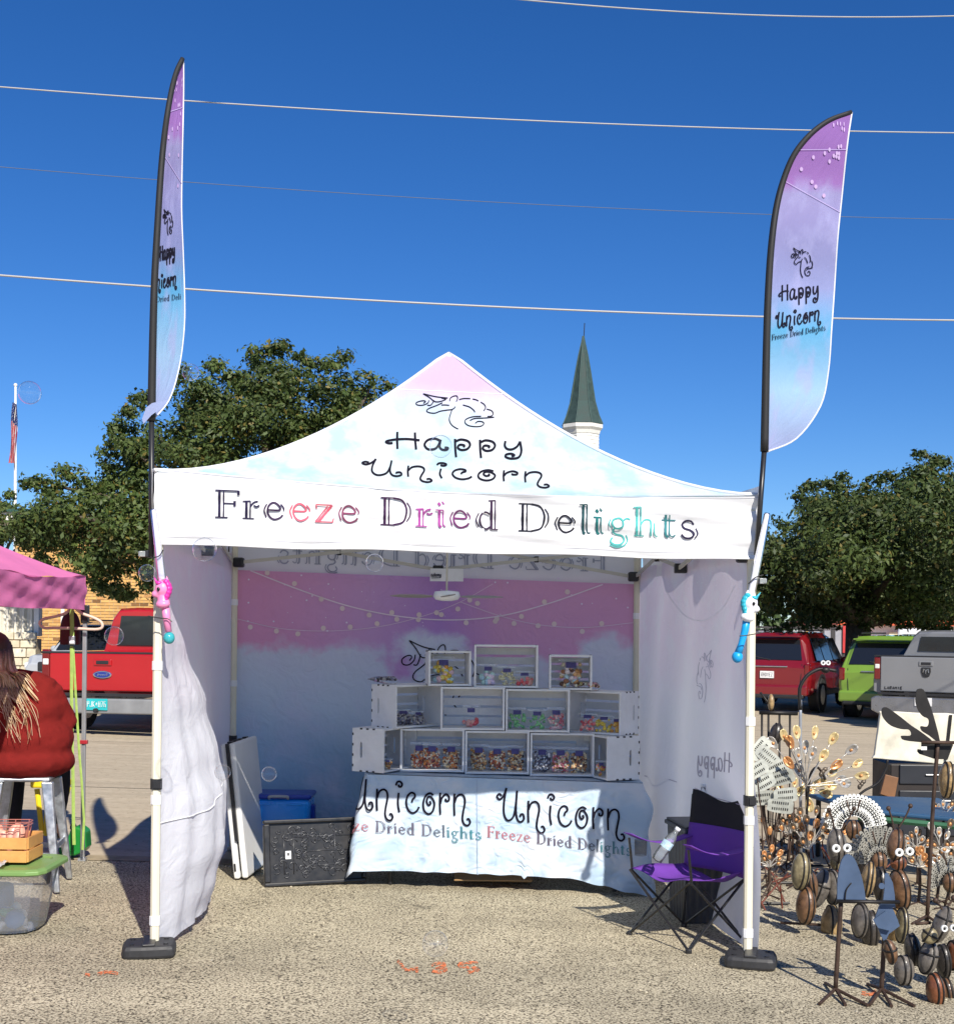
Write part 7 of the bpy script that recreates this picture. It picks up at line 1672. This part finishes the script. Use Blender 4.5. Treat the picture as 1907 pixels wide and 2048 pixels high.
# ================================================================ bubble wands on the tent legs
def wand(label, d, tube, head, tilt, cols, handle, ball_, flip):
    tb, hd, mane, hc, bc = cols
    t = thing('bubble_wand', label, 'toy', P(*handle[-1], d), group='unicorn bubble wands tied to the tent legs', world=True)
    mb = MB(); a, b = P(*tube[0], d), P(*tube[1], d); mb.tube([a, a.lerp(b, .02), a.lerp(b, .98), b], [.012, .0165, .021, .021], 14); mb.build('wand_tube', tb, t, smooth=True)
    c = P(*head, d - .01); f = -1 if flip else 1; M = Matrix.Translation(c) @ Matrix.Rotation(R(tilt), 4, 'Y')
    mb = MB(M); mb.ell((0, 0, .005), (.038, .034, .042), 14, 10); mb.ell((-f * .032, -.004, -.018), (.022, .02, .019), 12, 8); mb.tube([(0, 0, -.03), (.002, 0, -.065)], [.026, .032], 12); mb.ell((0, -.01, -.07), (.036, .03, .022), 12, 8); o = mb.build('head', hd, t, smooth=True); remesh(o, .005, 3)
    for q in (-.012, .02):
        mb = MB(M); mb.lathe([(.011, 0), (.008, .012), (.001, .028)], 8, Matrix.Translation((q * f + .006 * f, -.008, .038))); mb.build('ear', hd, t, smooth=True)
    mb = MB(M); mb.lathe([(.009, 0), (.005, .018), (.0008, .038)], 8, Matrix.Translation((-f * .022, -.008, .034)) @ Matrix.Rotation(R(-f * 25), 4, 'Y')); mb.build('horn', mane, t, smooth=True)
    mb = MB(M)
    for k in range(7): mb.ell((f * (.022 + .012 * sin(k * .8)), -.006, .038 - .017 * k), (.017, .022, .016), 8, 6)
    mb.ell((-f * .012, -.02, .034), (.018, .012, .010), 8, 6); o = mb.build('mane', mane, t, smooth=True); remesh(o, .004, 2)
    mb = MB(M); mb.ell((-f * .012, -.0325, .004), (.008, .004, .010), 10, 8); mb.build('eye', M_pup, t, smooth=True)
    mb = MB(); mb.tube([P(*q, d - .005) for q in handle], [.020, .019, .016, .020][:len(handle)], 12); mb.build('handle', hc, t, smooth=True)
    mb = MB(); mb.ell(P(*ball_, d - .005), (.028, .028, .03), 14, 10); mb.build('bubble_chamber', bc, t, smooth=True)
    return t
pk = lambda n, c=(.5, .5, .5), r=.35: mat(n, c, r, var=.05)
wand('pink unicorn bubble wand with teal ball tied to the left front tent leg', 6.33, ((307, 1018), (324, 1160)), (325, 1180), -4, (film('wand_clear', (.72, .70, .86), .72, .2), pk('toy_pink', (.80, .26, .48)), pk('toy_magenta', (.66, .04, .34)), pk('toy_pink'), film('teal_clear', (.05, .45, .50), .8, .15)), [(330, 1208), (333, 1236), (337, 1264)], (338, 1276), False)
wand('white and blue unicorn bubble wand tied to the right front tent leg', 6.5, ((1534, 1026), (1500, 1195)), (1499, 1208), 12, (film('wand_white', (.80, .80, .88), .85, .2), pk('toy_white', (.80, .80, .84)), pk('toy_teal', (.03, .42, .55)), pk('toy_blue', (.01, .33, .72)), pk('toy_blue')), [(1494, 1232), (1489, 1262), (1482, 1288), (1476, 1306)], (1474, 1314), True)
for lab, d, pts in (('black zip tie holding the pink wand to the left tent leg', 6.33, [(296, 1232), (318, 1236), (336, 1238), (344, 1244)]), ('black zip tie round the white wand tube at the left leg', 6.33, [(303, 1116), (318, 1112), (326, 1100)]), ('black zip tie round the white wand tube at the right leg', 6.5, [(1496, 1168), (1510, 1155), (1526, 1150)]), ('black zip tie holding the blue wand handle to the right leg', 6.45, [(1478, 1272), (1492, 1271), (1520, 1266)])):
    mb = MB(); mb.tube(crom([P(a, b, d - .035) for a, b in pts], 5), .003, 6); tag(mb.build('zip_tie', M_blk), lab, 'zip tie')
for lab, px, py, d in (('small clear clip light strapped to the left tent corner', 288, 1108, 6.45), ('small clear clip light strapped to the right tent corner', 1522, 1162, 6.6)):
    t = thing('clip_light', lab, 'light', P(px, py, d), world=True)
    mb = MB(); mb.box(P(px, py, d), (.05, .03, .028)); mb.build('lens', film('clear_lens', (.8, .85, .85), .3, .1), t, bevel=.006)
    mb = MB(); mb.box(P(px + (9 if px < 900 else -9), py, d), (.025, .04, .035)); mb.build('clamp', M_blk, t, bevel=.005)

# ================================================================ soap bubbles
def bubble_mat():
    m, t = new_mat('soap_film')
    tr = t.n('BsdfTransparent'); gl = t.n('BsdfGlossy', {'Roughness': .015, 'Color': (.95, .97, 1)})
    lw_ = t.n('LayerWeight', {0: .5}); f = t.math('ADD', t.math('MULTIPLY', t.math('POWER', lw_.outputs['Facing'], 5.0).outputs[0], 1.6).outputs[0], .06, True)
    t.out(t.n('MixShader', {0: f.outputs[0], 1: tr.outputs[0], 2: gl.outputs[0]}).outputs[0]); return m
M_bub = bubble_mat()
for px, py, r, d, where in ((59, 785, 23, 5.0, 'beside the top of the flagpole'), (381, 744, 17, 5.4, 'in front of the oak top beside the left flag'), (409, 1099, 24, 5.2, 'under the left end of the valance'), (749, 1126, 18, 5.6, 'in front of the tent truss left of centre'), (294, 1146, 17, 5.0, 'beside the top of the left tent leg'), (228, 1272, 19, 5.0, 'in front of the red pickup window'), (538, 1548, 15, 5.8, 'over the blue cooler'), (445, 1545, 16, 5.6, 'in front of the folded white table'), (881, 893, 23, 5.2, 'over the word on the tent roof'), (870, 1888, 26, 5.0, 'just above the sprayed stall number')):
    mb = MB(); s = r * d / F_PX; mb.ell((0, 0, 0), (s, s, s), 40, 24); o = mb.build('soap_bubble', M_bub, smooth=True); o.location = P(px, py, d)
    tag(o, 'clear soap bubble floating ' + where, 'bubble', 'soap bubbles')
# ================================================================ overhead wires
M_wire = mat('wire_alu', (.40, .39, .37), .45, var=.05); M_wire2 = mat('wire_old', (.10, .12, .16), .6)
for k, (a, b, r, m, lab) in enumerate((((940, -3), (1907, 39), .008, M_wire, 'short pale overhead wire crossing the top right corner'), ((0, 182), (1907, 273), .008, M_wire, 'pale overhead wire through the feather flag tips'), ((0, 342), (1907, 446), .004, M_wire2, 'thin dark overhead wire, third from the top'), ((0, 559), (1907, 648), .012, M_wire, 'thickest pale overhead wire just above the tent peak'))):
    A_, B_ = P(*a, 15), P(*b, 17); dr = (B_ - A_)
    pts = [A_ + dr * u - Vector((0, 0, .10 * (1 - (2 * u - 1) ** 2))) + Vector((0, 0, .05)) for u in [q / 20 for q in range(-20, 41)]]
    mb = MB(); mb.tube(pts, r, 6); tag(mb.build('overhead_wire', m, smooth=True), lab, 'wire', 'overhead wires')

# loose grit on the asphalt
rr = random.Random(31); mb = MB()
for _ in range(520):
    x = rr.uniform(-3.6, 4.2); y = rr.uniform(4.9, 8.8); q = rr.uniform(.003, .009); mb.col = rr.choice([(.5, .44, .32), (.3, .26, .2), (.4, .36, .28), (.12, .10, .08)])
    mb.ell((x, y, G(x) + q * .4), (q, q * rr.uniform(.6, 1), q * .6), 6, 4, Matrix.Rotation(rr.random() * 3, 4, 'Z'))
tag(mb.build('loose_grit', mat('grit', attr=True, rough=.9)), 'loose pebbles and grit scattered on the asphalt', 'grit', kind='stuff')
